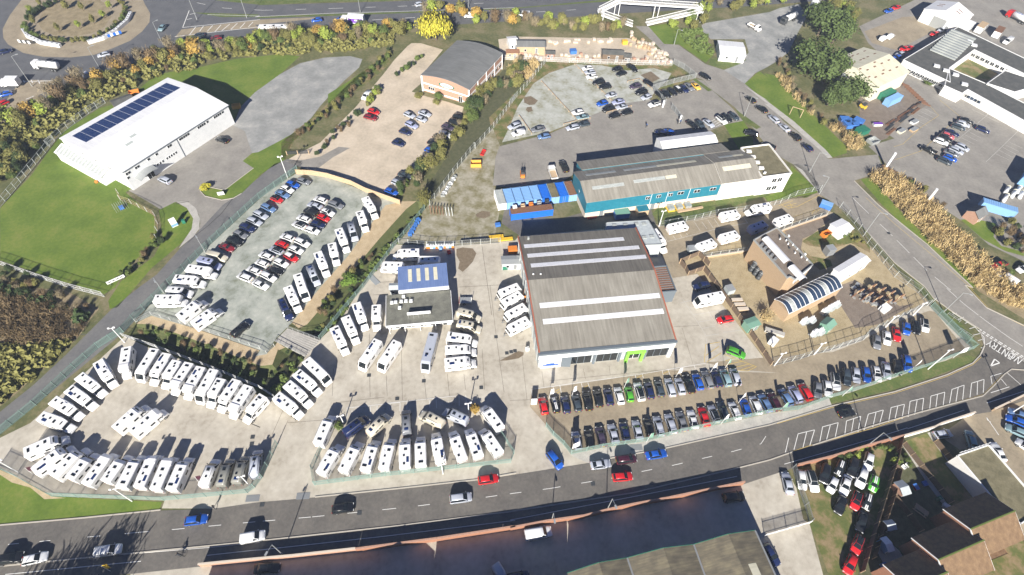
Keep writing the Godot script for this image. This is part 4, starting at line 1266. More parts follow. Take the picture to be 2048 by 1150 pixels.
	sheet("office_lawn","lawn",4,[86.3,-145.8,90.9,-135.5,91.5,-134.1,87.1,-131.2,74.7,-128.7,74.1,-130.9,80.7,-133.6])
	sheet("office_path","foot_concrete",5,[87.1,-146.5,90.3,-147,92.4,-137.4,91.8,-132.6,90.9,-135.4])
	sheet("bend_verge","verge",4,[99.1,-120,101.3,-120.1,104.7,-108.3,109.1,-97.2,109.9,-95.1,108.8,-92.4,112.1,-90.7,114.8,-83.4,114.5,-80,113.7,-79.6,108.3,-91.9,106.3,-98.7,107.2,-101.1,102.5,-112.1])
	sheet("bend_footway","foot_concrete",6,[104,-139.6,106.4,-140.7,108.9,-129.8,112.8,-119.8,117,-112,123.5,-99.3,121.4,-100.8,116,-113.9,107.9,-129.2])
	sheet("reed_verge","lawn",5,[106.4,-140.7,110.4,-141.9,112.2,-132.3,114.8,-123.1,119.9,-110.2,123.9,-99.4,121.9,-98.8,116.5,-112.4,112.6,-120.3,108.9,-129.8])
	sheet("reed_bank","dry_scrub",4,[109.9,-142.8,114.4,-145,120.8,-142.3,124.7,-130.3,127,-119.7,129.7,-107.9,133.3,-100.8,135.4,-98.7,130.5,-89.1,123,-97.5,121.7,-101.4,119.7,-109.7,114.8,-123.1,112.2,-132.3])
	sheet("office_yard","pale_asphalt",3,[139,-238.2,150.2,-246.9,172.1,-264.2,195.4,-281.1,266.3,-304.2,151.4,-103.1,140.8,-109.1,133.8,-115,130.5,-124.1,125,-132,120.9,-141.7,117.5,-147.7,116.2,-153.4,114.7,-157.5,125.1,-162.4,117.5,-173.4,121.4,-186.2,129.2,-195.1,140.1,-215.9,138,-224.6])
	sheet("pale_court","tan_tarmac",4,[160.6,-247.9,170.3,-249.9,178.4,-242.9,166.1,-234.3,155.4,-226.1,148.7,-219.6,139.6,-224.7,139.7,-234])
	sheet("steel_yard","brown_yard",4,[122,-189.5,127.1,-185,141.3,-197.8,145,-183.3,134.2,-174.7,122.4,-162.2,118.1,-159.8,116,-168.9])
	sheet("substation_grass","lawn",4,[130.3,-124.6,134.1,-125.4,140.2,-123.7,136.8,-118.2,137.3,-114.7,142.6,-112.6,141.8,-111.1,137.4,-112.8,133.2,-117])
	sheet("hedge_belt_soil","garden_soil",1,[-28.8,-121.9,-24.8,-133.5,-18.5,-156.1,-13.9,-171.9,-7.1,-192.8,7.5,-198,-0.3,-177.4,-9.5,-156.3,-19.7,-135,-23.8,-122.2])
	sheet("warehouse_lawn","lawn",3,[-143.9,-145.8,-138.6,-158.8,-135.4,-161.2,-131.5,-166,-128.8,-179.4,-121.5,-183.2,-115.4,-185.6,-104.9,-191.9,-89.8,-196.6,-82.2,-195.9,-86,-183.6,-91.3,-171.9,-93.5,-163,-93.3,-156.4,-98.5,-162.4,-99.9,-140,-111.8,-120.8,-112.4,-120,-100.3,-111,-95.7,-102.6,-98.1,-95.9,-99.6,-89.6,-99.5,-85.8,-101.1,-83.6,-106.3,-85,-116.3,-87.8,-132.5,-92.9,-143.5,-111.5,-142.4,-125.3])
	sheet("entrance_verge","lawn",4,[-100,-113.3,-99.5,-114.1,-96.9,-116.9,-92.7,-114.8,-89.4,-110.9,-88.1,-107,-89.2,-101.1,-93.2,-92.6,-94.3,-87.4,-96.1,-79.8,-97.8,-79.3,-99.2,-81.6,-98.9,-87.9,-94.2,-96.6,-94.4,-102.7])
	sheet("entrance_island","lawn",4,[-92,-123.6,-84.8,-122.7,-79.5,-132.9,-83.8,-135.9,-82.2,-139.8,-79.9,-140.6,-81.2,-139.5,-75.2,-146.7,-68,-156.1,-64.4,-164.3,-66.4,-172.8,-61,-181.2,-51,-198.5,-50.1,-195.9,-63.9,-162.4,-71.4,-146.6,-71.3,-137.4,-74.5,-133.5,-77.7,-128.6,-76.6,-129.8,-79.5,-121.7,-81.2,-119.9,-84.5,-118.6,-88.7,-119.9,-91.2,-121.7])
	sheet("entrance_footway","foot_concrete",5,[-96.6,-117.1,-93.7,-117.4,-90.2,-115,-87.6,-111,-86.3,-107.1,-86.8,-104.1,-89,-99.7,-88.3,-106.9,-89.4,-110.9,-92.7,-114.8])
	sheet("hall_strip","worn_grass",4,[-50.5,-204.1,-48.4,-194.2,-52.9,-182.7,-59.9,-171.8,-63.9,-162.4,-69,-154.9,-71,-146.6,-71.3,-137.4,-72.8,-138.6,-74.8,-145.7,-69.5,-156.9,-65.1,-167.5,-59.5,-183,-52.8,-197.4])
	sheet("corner_scrub","dry_scrub",2,[-131,-84.7,-127.8,-84.9,-111.1,-84.2,-100.3,-79.2,-100.8,-76.4,-101.1,-70.8,-103.8,-64.3,-107.5,-55.2,-109.4,-51.7,-114.8,-53.2])
	sheet("corner_meadow","lawn",4,[-107.4,-41.3,-100.8,-39,-97.2,-37.2,-87.9,-34.4,-77.6,-34.3,-66.4,-34.3,-66.3,-32.8,-81,-30.9,-94.8,-28.7,-99.2,-28])
	sheet("meadow_edge","bank_earth",5,[-101.5,-39.3,-96.9,-37.8,-88.1,-34.4,-85.2,-34.2,-89.1,-33.8,-93,-35.9,-97.1,-36.7,-100.9,-38.4])
	sheet("main_road","asphalt",5,[-98.1,-27.8,-94.7,-28.7,-79.9,-30.6,-66,-32.7,-55.9,-33.5,-48.4,-35,-37.2,-36.5,-20.3,-39,-4.8,-41.5,2.6,-43,17.5,-46.1,34.1,-50,57.9,-56.6,73.1,-61.8,88.9,-66.2,103.1,-71.4,110.9,-75,113.8,-77.2,116.2,-80.3,119.2,-81.8,123.7,-76.1,125.1,-74.7,122.6,-73.8,119.7,-73.9,117.1,-72.3,113,-69,109.3,-66.3,92.9,-61.4,81,-57.6,66,-52.3,61.3,-50.6,54.6,-48.3,47.4,-46.1,26.2,-40.3,1.6,-35.5,-19.7,-31.9,-46.2,-27.9,-69.2,-24.7,-90.6,-21.7,-94.1,-21.3])
	sheet("south_footway","asphalt",4,[-94.1,-21.3,-90.6,-21.7,-69.2,-24.7,-46.2,-27.9,-19.7,-31.9,1.6,-35.5,26.2,-40.3,47.4,-46.1,56,-48.6,61.3,-50.6,66,-52.3,81,-57.6,92.9,-61.4,109.3,-66.3,113,-69,117.1,-72.3,119.7,-73.9,122.6,-73.8,126.2,-74.4,122.2,-66.9,109.2,-62.3,104.3,-61.3,93.5,-57.1,60.9,-47.2,48.9,-43,26,-37.6,1.8,-31.9,-26.8,-27.1,-45.1,-24.5,-54.5,-23.2,-66.8,-21.4,-92.5,-18.7])
	sheet("service_yard","concrete",2,[-66.8,-21.4,-54.5,-23.2,-45.1,-24.5,-26.8,-27.1,1.8,-31.9,26,-37.6,48.9,-43,58.9,-46.7,60,-42.9,59.7,-36.7,60.7,-35.8,60.5,-11,-56.8,-6.5])
	sheet("grass_lot","worn_grass",3,[60.9,-47.1,85.7,-54.9,81.3,-46.1,75.1,-37.9,67.2,-26.9,62.8,-14.7,60.8,-14.7,61.7,-26.6,60.7,-35.8,60.5,-39.8])
	sheet("back_alley","garden_soil",2,[85.7,-54.9,93.5,-57.1,94.2,-57.4,97.4,-52.5,97.3,-42.5,102.1,-34.2,106.4,-24.3,97.7,-9,60.5,-11,62.8,-14.7,67.2,-26.9,75.1,-37.9,81.3,-46.1])
	sheet("garden_lawn","worn_grass",4,[86,-54,92.4,-56.4,93.4,-53.5,95.9,-42.4,89.5,-40.1,88.3,-45.3,86.7,-50.2])
	sheet("garden_lawn","garden_soil",4,[82,-48,84.8,-48.2,86.8,-43.6,89,-40,85.9,-38.4,82.3,-41.8])
	sheet("garden_path","foot_concrete",5,[92.4,-56.4,93.8,-56.9,95.9,-49,94.7,-48.1,93.2,-53.2])
	sheet("garden_path","foot_concrete",5,[85.6,-53.7,86.3,-53.9,88.8,-45.3,90.3,-40.6,89.4,-40.1,87.8,-44.7])
	sheet("garden_patio","foot_concrete",5,[73.9,-34.6,76.8,-31.6,77.9,-27.3,73.2,-27.1,72.3,-31.7])
	sheet("garage_road","tan_tarmac",3,[104.3,-61.3,109.2,-62.3,122.2,-66.9,129,-54.3,108.7,-20.4,102.1,-34.2,104.6,-54,97.9,-52.8,93.8,-57.1,96.2,-56.7,103.3,-61.1])
	sheet("front_garden","worn_grass",3,[92,-31.4,103.1,-36.1,116.5,-33.4,99.7,-12.5,88.6,-26.7])
	sheet("mud_patch","mud",6,[-15.5,-104,-13.9,-104.7,-11.1,-104.5,-10,-102.8,-10.7,-99.8,-12,-97.6,-13.1,-96.1,-14.4,-97.2,-14.2,-99.6,-15.3,-101.8])
	sheet("dirt_heap_stain","mud",5,[-11.4,-117.5,-9.6,-119.2,-7.3,-118.9,-7.1,-117.3,-8.7,-116.1,-10.9,-116.5])
	sheet("wet_patch","mud",6,[-2.1,-69.7,-0.7,-70.7,2.2,-72.6,3.5,-72.3,3.4,-71.5,2.3,-70.6,-0.3,-69.9])
	sheet("wet_patch","mud",5,[43.5,-193.7,47.7,-196.6,50.5,-192.1,47.3,-189.3,45.2,-191.2])
	sheet("wet_patch","mud",5,[1,-176.2,3.5,-177.2,6,-174.7,4.9,-172.3,3.1,-171.7,1.3,-173.1])
	sheet("wet_patch","mud",5,[2.3,-170.5,3.8,-171,4.3,-168.4,2.8,-167.6,1.9,-169])
	kerb([-98.2,-27.8,-94.8,-28.7,-79.9,-30.7,-66,-32.8])
	kerb([-37,-36.6,-20.4,-39.1,-4.8,-41.6,2.6,-43.3])
	kerb([18.6,-46.5,34.1,-50.1,57.9,-56.6,73.1,-61.9,88.9,-66.3,103.2,-71.5,111,-75.1,113.8,-77.4,116.2,-80.3])
	kerb([116.2,-80.3,117.3,-85.3,112.3,-91,109.7,-94.6,108.9,-98.4,104,-106.4,100.3,-118.5])
	kerb([-90.6,-21.7,-69.2,-24.7,-46.2,-27.9,-19.7,-31.9,1.6,-35.5,26.2,-40.3,47.4,-46.1,56,-48.6,61.3,-50.6])
	kerb([66,-52.3,81,-57.6,92.9,-61.4,109.3,-66.3,113,-69,117.1,-72.3,119.7,-73.9,122.6,-73.8])
	kerb([104.1,-139.8,107.9,-129.2,116,-113.9,121.9,-98.8,120.1,-99.5,122.3,-92.3,129.4,-87])
	kerb([-79.5,-132.9,-84.8,-122.7,-91.4,-124.2,-91.5,-121.9,-89.4,-119.9,-84.1,-118.6,-81.1,-119.6,-79.5,-121.7],.12,.16)
func markings():
	stripe("centre_line","line_white",[-91.3,-25.4,-81.8,-26.7],.11,1.9,3.6)
	stripe("centre_line","line_white",[-77.5,-27.3,-68.8,-28.5,-62.4,-29.3,-49.5,-31.1,-45.8,-31.6,-36.6,-32.8,-23,-34.8,-16.5,-35.8,-3.3,-38.1,1.5,-39,9.4,-40.4,15.9,-41.8,22.1,-43.1,28.5,-44.8,35.1,-46.4,41.6,-48.2,48.2,-50,54.9,-52.1,58.2,-56.1],.11,2.3,4.4)
	stripe("edge_line","line_white",[-88.9,-20.4,-65.8,-23.6],.12)
	stripe("edge_line","line_white",[-54.2,-25.1,-44.8,-26.5,-45.7,-26.3,-21.9,-29.9,2.7,-33.9,1.7,-33.9,27.8,-39.9,48.2,-44.7],.12)
	stripe("cycle_line","line_white",[58.8,-47.8,79.3,-54.3,88.4,-57.4,88.4,-57.2,103.2,-62.4],.12)
	stripe("kerb_line","line_yellow",[59.6,-57,73,-61.5,88.8,-65.9,102.9,-71,110.7,-74.6,113.8,-76.9],.1)
	stripe("kerb_line","line_yellow",[61,-50.6,66,-52.4,80.8,-57,93,-61.6,109.4,-66.6,113,-69.3,116.8,-72.3],.1)
	stripe("footway_line","line_white",[-71,-24.4,-54.8,-26.4,-45.2,-27.8],.08)
	for b in [[[61.3,-53.8,59.7,-50.4]],[[61.7,-51.1,63.6,-54.8,63.6,-54.8,67.5,-55.9,67.5,-55.9,65.4,-52.2,65.6,-55.3,63.8,-51.7]],[[67.7,-52.9,69.5,-56.7,69.5,-56.7,73.3,-57.9,73.3,-57.9,71.5,-54.3,71.4,-57.3,69.4,-53.6]],[[73.9,-55.2,75.3,-58.4,75.3,-58.4,78.9,-59.7,78.9,-59.7,77,-55.9,77.2,-59.2,75.4,-55.5]],
			[[78.5,-56.4,80.8,-60.3,80.8,-60.3,84.6,-61.5,84.6,-61.5,82.4,-57.9,82.8,-61,80.7,-57.2]],[[84.7,-58.6,86.6,-62.2,86.6,-62.2,90,-63.2,90,-63.2,88,-59.5,88.3,-62.7,86.2,-59]],[[89.6,-60.1,91.6,-64,91.6,-64,95.1,-65,95.1,-65,93.2,-61.3,93.4,-64.5,91.3,-60.7]],
			[[95.2,-62,97,-65.6,97,-65.6,100.7,-66.8,100.7,-66.8,98.7,-63.1,98.7,-66.1,96.8,-62.5]],[[100.4,-63.7,102.7,-67.6,102.7,-67.6,106.1,-68.9,106.1,-68.9,104,-65,104.4,-68.2,102.2,-64.4]],[[106,-65.7,108.1,-69.5,108.1,-69.5,111.6,-70.7,111.6,-70.7,109.7,-67.1,109.8,-70.1,108,-66.5]]]:
		marks("bay_lines","line_white",b[0],.13)
	marks("hatched_bend","line_white",[112.6,-90.3,116.5,-85.7,116.5,-85.7,117.3,-82.8,117.3,-82.8,116.2,-80.1,116.2,-80.1,114.1,-77.6,112.3,-89.5,113.8,-90,113.2,-87.9,115,-88.8,114.4,-86.8,115.7,-87.4,114.8,-85.2,116.7,-85.9,114.9,-83.3,116.8,-83.9,115.3,-81.7,117,-82.3,115,-79.6,116,-79.8],.14)
	stripe("give_way_line","line_white",[116.8,-84.9,120.2,-81.2,124.3,-76.8],.28,.6,.35)
	stripe("give_way_line","line_white",[117.3,-85.3,120.7,-81.5,124.8,-77.1],.28,.6,.35)
	marks("give_way_triangle","line_white",[115,-74.5,116.9,-76.5,116.9,-76.5,117.6,-75.5,117.6,-75.5,115,-74.5],.28)
	lettering("NO",P(122.1,0,-77.1),P(121.7,0,-77.6),P(122.5,0,-76.5),1.5,1.5,"line_white")
	lettering("ENTRY",P(119.6,0,-79.3),P(118.7,0,-80.4),P(120.7,0,-78.3),1.5,1.5,"line_white")
	stripe("lane_centre","line_white",[114.7,-98.1,116.4,-94.3,117.3,-92.5,119.3,-89.3,120.5,-87.5,122.5,-84.7,123.6,-83.2,126.1,-80.2],.12,3.4,2.6)
	stripe("lane_centre","line_white",[115.5,-97.5,111.9,-104.1,109.6,-110.3,107.3,-116.6,102.7,-127.7,100.1,-134.3],.12,5.0,4.5)
	stripe("lane_yellow","line_yellow",[105.1,-132.4,109.7,-121.7,116,-109.5,121.8,-97.9,120.8,-99.6,122.8,-92.1,129.3,-86.8],.1)
	marks("side_road_bays","line_white",[113.6,-71.6,116.6,-72.6,113.6,-71.6,112.9,-69.5,111.5,-67.2,116.7,-69,109.3,-64.5,119.6,-68,118,-72.9,119.7,-69.7,115.8,-71,116.2,-69.3],.13)
	stripe("lane_dashes","line_white",[-134,-232.2,-122.6,-228.9,-105.9,-228.5,-78.3,-232.7,-47,-237.9,-9.4,-244.5],.2,4.0,9.0)
	stripe("lane_dashes","line_white",[-60.8,-224.8,-24.9,-232.5,-4,-235.8,4.7,-237.5,26.6,-242.2],.2,4.0,9.0)
	stripe("carriageway_edge","line_white",[-126.3,-223,-105.6,-223.8,-107.3,-223,-77.4,-228.8,-46.4,-233.5,-4.1,-240.4],.2)
	marks("chevrons","line_white",[-134.6,-225.6,-132,-212.3,-132,-212.3,-104.7,-221,-132.3,-205.4,-103,-215.5,-133.2,-222.5,-131.3,-223.8,-132.8,-218.4,-131.2,-219.5,-127.4,-206.8,-127.3,-213.2,-124.6,-210,-124.6,-214,-121.7,-210.3,-121.3,-214.8,-118.8,-210,-118.3,-215.6,-116.5,-211.2,-115.2,-216.4,-113.4,-212.5,-112.5,-217.4,-110.3,-213.8,-109.7,-218.2,-107.4,-215.1,-106.8,-218.9],.25)
	marks("splitter_marks","line_white",[-171.1,-171.8,-160,-173.3,-160,-173.3,-160.4,-170.7,-171.3,-172.6,-170.2,-171.3,-168.9,-173,-167.5,-171.3,-166.7,-173.2,-164.9,-171.1,-164.4,-173.2,-162.8,-171.3,-167.1,-151.6,-166.6,-155.2,-167.4,-154.4,-165,-155.3,-165.4,-157.4,-164.5,-159,-164.5,-161.9,-162.9,-163.9],.25)
	stripe("shop_bay_line","line_white",[5.5,-62.6,15.4,-64.7,29.1,-67.5,46.4,-71.6],.1)
	marks("shop_bays","line_white",[5.5,-62.6,5.6,-61,10.3,-63.7,10.8,-61.4,11.9,-63.9,12.2,-62,16.8,-64.8,17.1,-63.2,18.3,-65,18.7,-63.3,29.4,-67.5,29.5,-66.3,31,-68,31.2,-66.8,35.8,-69.1,35.9,-67.9,37.2,-69.4,37.5,-68,43.5,-71,43.7,-70],.1)
	marks("shop_hatching","line_yellow",[10.9,-62.4,11.8,-63.1,11.2,-61.9,11.9,-62.4,17.1,-63.5,18.4,-64.3,17.3,-63.2,18.5,-63.6,29.6,-66.7,31.1,-67.6,35.8,-68.2,37.4,-69,47.3,-76.9,50.9,-77.8,47.3,-76.9,46.1,-71.8,46.8,-73.7,50.4,-76.5,46.8,-72,50.7,-74.7,51.2,-74.3,58.3,-71.3,58.3,-71.3,55.9,-70,55.9,-70,50.5,-70.4,51.2,-72.5,53.5,-73.4,51.3,-71.5,55.2,-72.6,52,-70.5,56.9,-72,54.4,-70.2,57.7,-71.5],.12)
	marks("side_bays","line_worn",[43.8,-90.4,47.9,-79.4,47.9,-79.4,51.1,-80.1,42.9,-89.1,46.3,-90.3,45.1,-87.7,48.6,-88.5,45.9,-85.6,54.6,-87.7,46.6,-83.4,49.8,-84.2,47.2,-81.5,50.5,-82.4,52,-82.4,55.9,-83.7,49.6,-87,51,-83,52.2,-80.6,57,-81.6,47.8,-78.5,47.5,-76.7],.1)
	marks("side_bays","line_white",[-26.3,-57.6,-23.6,-58,-23.6,-58,-11.4,-60.1,-17.2,-58.8,-16.8,-57,-15.7,-59,-15.3,-56.9,-10.7,-60.1,-10.4,-57.7,-9.2,-60.4,-8.8,-57.7,-22,-58,-21.7,-55.9],.1)
	marks("display_bays","line_white",[-34.8,-56,-29.9,-56.8,-29.9,-56.8,-23.5,-57.9,-34.8,-56,-34.4,-53.9,-29.8,-56.7,-29.5,-54.6,-28.4,-56.9,-28.1,-55,-23.5,-57.8,-23.2,-55.8],.1)
	lettering("VISITOR",P(-32.2,0,-55.3),P(-31.4,0,-55.4),P(-33,0,-55.2),.8,1.0,"line_worn")
	lettering("EXIT",P(-25.9,0,-56.2),P(-25,0,-56.4),P(-26.7,0,-56.1),.9,1.0,"line_worn")
	lettering("VISITOR",P(-13,0,-58.4),P(-12.3,0,-58.6),P(-13.8,0,-58.2),.8,1.0,"line_worn")
	marks("slab_joint","joint",[-31.6,-64.3,-33.6,-75.6,-31.4,-64,-30.3,-58.8,-27.7,-64.5,-26.6,-59.3,-25.8,-74.2,-23.1,-58.5,-19.2,-65,-17.8,-58.8,-13.9,-65.6,-12.8,-60,-10.1,-65.8,-9.4,-61.8,-6.4,-72.7,-5.1,-62,-5.7,-92.1,-3.2,-76.2,-3.2,-76.2,-0.7,-61.6,-40,-65.6,-38.7,-58.7,-26.9,-57.4,-16,-59.4,-38.1,-57,-27.2,-59,-2,-70.4,1.7,-71.3,-46.7,-51.9,-39.4,-52.9,-46.8,-52.4,-47.2,-49.1,-48.5,-54.9,-49.2,-49],.07,8)
	marks("slab_joint","joint",[3,-72.1,4.5,-59.9,7.8,-67.3,8.3,-63.1,0.7,-59.6,5.1,-60,40.4,-81.7,46.6,-82.4,42.3,-81.4,43.3,-71.4,17.4,-68.6,17.8,-65.9,23.5,-69.7,23.6,-67.2,9.5,-65,46.3,-70.9],.06,8)
	marks("slab_joint","joint",[-8.7,-105.7,-7.8,-100.5,-7.8,-100.5,-4.7,-82.7,-13.6,-91,-3.1,-92.3,-35,-91.1,-30.2,-92,-35,-87.2,-31.4,-87.6],.09,8)
	marks("slab_joint","tar_seam",[-84.1,-61.6,-52.2,-50.6],.16,8)
	marks("compound_drain","tar_seam",[-86.3,-79.4,-58.5,-71,-86.5,-78.2,-58,-69.5],.1,8)
	marks("caravan_bays","line_worn",[42.5,-110.4,57,-116.1,57,-116.1,66.6,-119.2,42.5,-110.4,42.1,-111.9,44.3,-112.9,44.9,-111.3,46.4,-113.4,46.8,-112.2,48.2,-113.9,48.7,-113,51.3,-118.5,52.3,-115.3,53.4,-118.9,54.4,-116,55.3,-119.6,56.3,-116.4,57.2,-120.3,58.2,-117,50.9,-118.8,57.6,-121.2,65.9,-121.7,66.7,-119,68.1,-105.3,68.1,-105.3],.09)
	marks("gate_hatching","line_yellow",[79.8,-126,82.9,-126.9,82.9,-126.9,91.1,-132.4,77.6,-127,82.4,-129.5,79.2,-126.7,83.2,-128.5,80.4,-127.5,82.6,-127.2,81.2,-128.3,81.2,-126.5,78.5,-127.3,80.1,-126.1,81,-122.7,90.3,-126.8,86.5,-124.2,87.9,-125.8,87.9,-124.9,89.3,-126.1],.12)
	marks("court_bays","line_white",[64.8,-167.3,67.1,-169.2,65.4,-166.4,67.4,-168.3,65.7,-165.4,67.6,-167.1,65.9,-164.3,67.9,-166],.12)
	marks("office_bays","line_worn",[145.2,-162.1,167,-181.3,145.2,-162.1,144.3,-161.6,147.8,-170.6,149.5,-167.4,150.5,-167.7,148.7,-169.9,154.3,-170.3,157.1,-166.7,152.4,-168.2,155.1,-164.8,150.3,-166.2,153.1,-163,148.4,-164.5,151.2,-161.2,146.5,-162.9,149.2,-159.4,137.3,-161.5,139.9,-158.4,135.1,-159.5,138.2,-155.9,159.7,-181.6,165.7,-174.1,161.6,-183,167.7,-175.7,163.3,-178.2,166.6,-180.9,138.5,-176.7,141.8,-173.3,140.7,-178.5,143.7,-175,142.7,-180.3,145.5,-177,137,-173.3,139.3,-170.4,135.1,-171.6,137.4,-169],.1)
	stripe("office_yellow","line_yellow",[145.1,-183.2,146,-176.8,136.8,-169.4,126.9,-159.6,123.2,-157.9],.1)
	stripe("office_yellow","line_yellow",[150.4,-186.4,153.3,-177,134.9,-159.5,131.5,-156.3,120.9,-151],.1)
	marks("edge_bays","line_worn",[150.7,-152.1,157.9,-158.6,157.9,-158.6,172.2,-171.7,156,-156.7,159,-153.6,158.1,-158.6,160.9,-155.1,160.1,-160.2,162.8,-156.8,161.7,-161.6,164.6,-158.4,163.7,-163.4,166.7,-160.2],.1)
	marks("garage_arrow","line_white",[107.5,-60.8,108.2,-56.7,107.5,-60.8,107.4,-60.2,107.4,-60.2,107.9,-59.7],.14)
	marks("lane_seams","tar_seam",[-86.1,-105.1,-84.4,-108.2,-84.4,-108.2,-82.3,-113.4,-82.3,-113.4,-81.2,-119.9,-87.4,-101.9,-86.1,-105.1,-97,-116.1,-93,-117.5],.18,8)
	for p in [P(-31.6,0,-64.3),P(-19,0,-63.5),P(-24.3,0,-58.8),P(-5.9,0,-62.5),P(-3.3,0,-76.3),P(-0.5,0,-71.9),P(0.5,0,-72.3),P(1.4,0,-72.6),P(-52.8,0,-46.9),P(-53.1,0,-48.4),P(97.2,0,-75.7),P(-46.9,0,-34.7),P(-27.7,0,-34),P(18.3,0,-41.8),P(106.6,0,-117.7)]:
		var s:=ss()
		box(s,Vector3.ZERO,Vector3(.85,.02,.85),.12)
		part(self,"drain_cover",fin(s),M.steel_dark,"structure").position=p+Vector3(0,-.008,0)
	for p in [P(-39.4,0,-36.7),P(-49.1,0,-35.8),P(27.9,0,-50)]:
		var s:=ss()
		box(s,Vector3.ZERO,Vector3(2.6,.02,1.3),.1)
		part(self,"chamber_cover",fin(s),M.steel_grey,"structure").position=p+Vector3(0,-.02,0)
func buildings_left():
	var f:=plan(P(-134.6,7,-134.3),P(-116.5,7,-167.4),P(-110.7,7,-120.4))
	var o:=house("white_warehouse","white metal-clad warehouse with a row of blue solar panels along its roof",f,"warehouse")
	var W:float=f.W
	var L:float=f.L
	var pr:=[[-.25,6.75],[W/2,8.1],[W+.25,6.75]]
	prism(o,"wall",f,[[0,0],[0,6.7],[W/2,8.0],[W,6.7],[W,0]],0,L,"white_clad")
	roof(o,"roof",f,pr,-.25,L+.25,.14,"white_sheet_roof")
	for i in 13:
		for j in 4:
			var u:=2.3+i*2.56
			var v:=2.5+j*1.76
			inlay(o,"solar_panel",f,pr,u,u+2.32,v,v+1.64,.24,"solar")
	inlay(o,"roof_light",f,pr,10.5,12.4,17.5,18.4,.17,"pane_pale")
	inlay(o,"roof_light",f,pr,7.5,9.8,19.4,20.3,.17,"pane_pale")
	windows(o,f,"S",[[1.1,5.55],[4.1,5.6],[15.2,5.75],[20.1,5.75],[21.6,5.75],[26.2,5.75],[27.7,5.75],[32.4,5.75],[33.9,5.75]],1.5,.85,2,"white_paint")
	windows(o,f,"S",[[.5,4.3],[8.0,5.75],[10.7,5.75],[19.0,5.75],[29.2,5.75],[35.2,5.75]],.8,.8,1,"white_paint")
	windows(o,f,"S",[[8.6,2.75],[9.5,2.75],[10.4,2.75],[11.3,2.75],[12.8,2.8],[13.6,2.8],[14.4,2.8],[15.2,2.8],[16.0,2.8]],.55,.8,1,"white_paint")
	windows(o,f,"W",[[3.0,5.2],[9.0,5.2],[15.0,5.2],[21.0,5.2]],1.5,.8,2,"white_paint")
	windows(o,f,"S",[[6.4,1.2]],2.2,2.3,2,"white_paint","glass","door")
	var g:=ss()
	beam(g,at(f,18.0,3.3,W+.08),at(f,18.0,6.7,W+.08),.12)
	beam(g,at(f,18.0,0,W+.08),at(f,18.0,3.3,W+.08),.12)
	beam(g,at(f,-.2,6.72,W+.3),at(f,L+.2,6.72,W+.3),.18)
	part(o,"gutter",fin(g),M.fascia_grey)
	var cn:=ss()
	for i in 6:
		var a0:=i/6.0
		var a1:=(i+1)/6.0
		block(cn,at(f,2.0+a0*6.0,3.1+sin(a0*PI)*.55+a0*.5,W+.1),at(f,6.0/6.0,sin(a1*PI)*.55-sin(a0*PI)*.55+.5/6,0)-Vector3.ZERO,Vector3(0,.14,0),f.z*2.6)
	part(o,"entrance_canopy",fin(cn),M.galvanised)
	prism(o,"lean_to_wall",{"a":f.a,"x":f.z,"z":-f.x,"L":21.5,"W":3.2},[[.02,0],[.02,4.3],[3.0,3.1],[3.0,0]],-1.5,19.5,"white_clad")
	var lf:={"a":f.a,"x":f.z,"z":-f.x,"L":21.5,"W":3.2}
	var lp:=[[.0,4.35],[3.3,3.05]]
	roof(o,"lean_to_roof",lf,lp,-1.7,19.7,.1,"white_sheet_roof")
	for i in 14:
		inlay(o,"lean_to_pane",lf,lp,-1.2+i*1.46,-.1+i*1.46,.5,2.9,.13,"fog_strip")
	shed("store_shed","long dark shed half hidden behind the solar warehouse",P(-134.3,3,-159.8),P(-129.9,3,-164.2),P(-131.5,3,-157.1),2.4,2.9,"dark_timber","flat_felt")
	crate("skip","orange skip behind the solar warehouse","skip",P(-130.5,0,-167.3),.5,Vector3(3.2,1.4,1.8),"orange")
	crate("skip","amber skip in the shadow of the white warehouse","skip",P(-94.5,0,-162.6),.3,Vector3(2.6,1.2,1.6),"skip_amber")
	f=plan(P(-24.2,6,-200.7),P(-7.4,6,-193.5),P(-34.7,6,-177.6))
	o=house("brick_hall","pink brick hall with a low grey roof and a green oval on its gable",f,"building")
	W=f.W
	L=f.L
	var z:=[]
	var pp:=[[0,0]]
	for i in 9:
		var t:=i/8.0
		z.append([-.25+t*(L+.5),6.0+sin(t*PI)*1.25])
		pp.append([t*L,5.95+sin(t*PI)*1.25])
	pp.append([L,0])
	var h:={"a":f.a,"x":f.z,"z":f.x,"L":W,"W":L}
	var hs:={"a":f.a+f.x*L,"x":f.z,"z":-f.x,"L":W,"W":L}
	prism(o,"wall",h,pp,0,W,"brick")
	roof(o,"roof",h,z,-.25,W+.25,.16,"grey_sheet_roof")
	var tr:=ss()
	for yy in [.7,3.3,5.75]:
		beam(tr,at(h,-.0,yy,L+.04),at(h,W,yy,L+.04),.1,.55)
		if yy<5:
			beam(tr,at(h,W+.04,yy,-.05),at(h,W+.04,yy,L+.09),.1,.5)
	for k in [0,1]:
		beam(tr,at(h,W+.05,0,k*L),at(h,W+.05,5.9,k*L),.5)
	for k in 5:
		beam(tr,at(h,W*k/4.0,0,L+.03),at(h,W*k/4.0,5.9,L+.03),.3)
	part(o,"white_bands",fin(tr),M.white_paint)
	for k in 8:
		window_at(o,at(h,2.0+k*3.0,2.2,L+.03),h.x*-1,1.6,.9,2)
	var ov:=ss()
	var og:=ss()
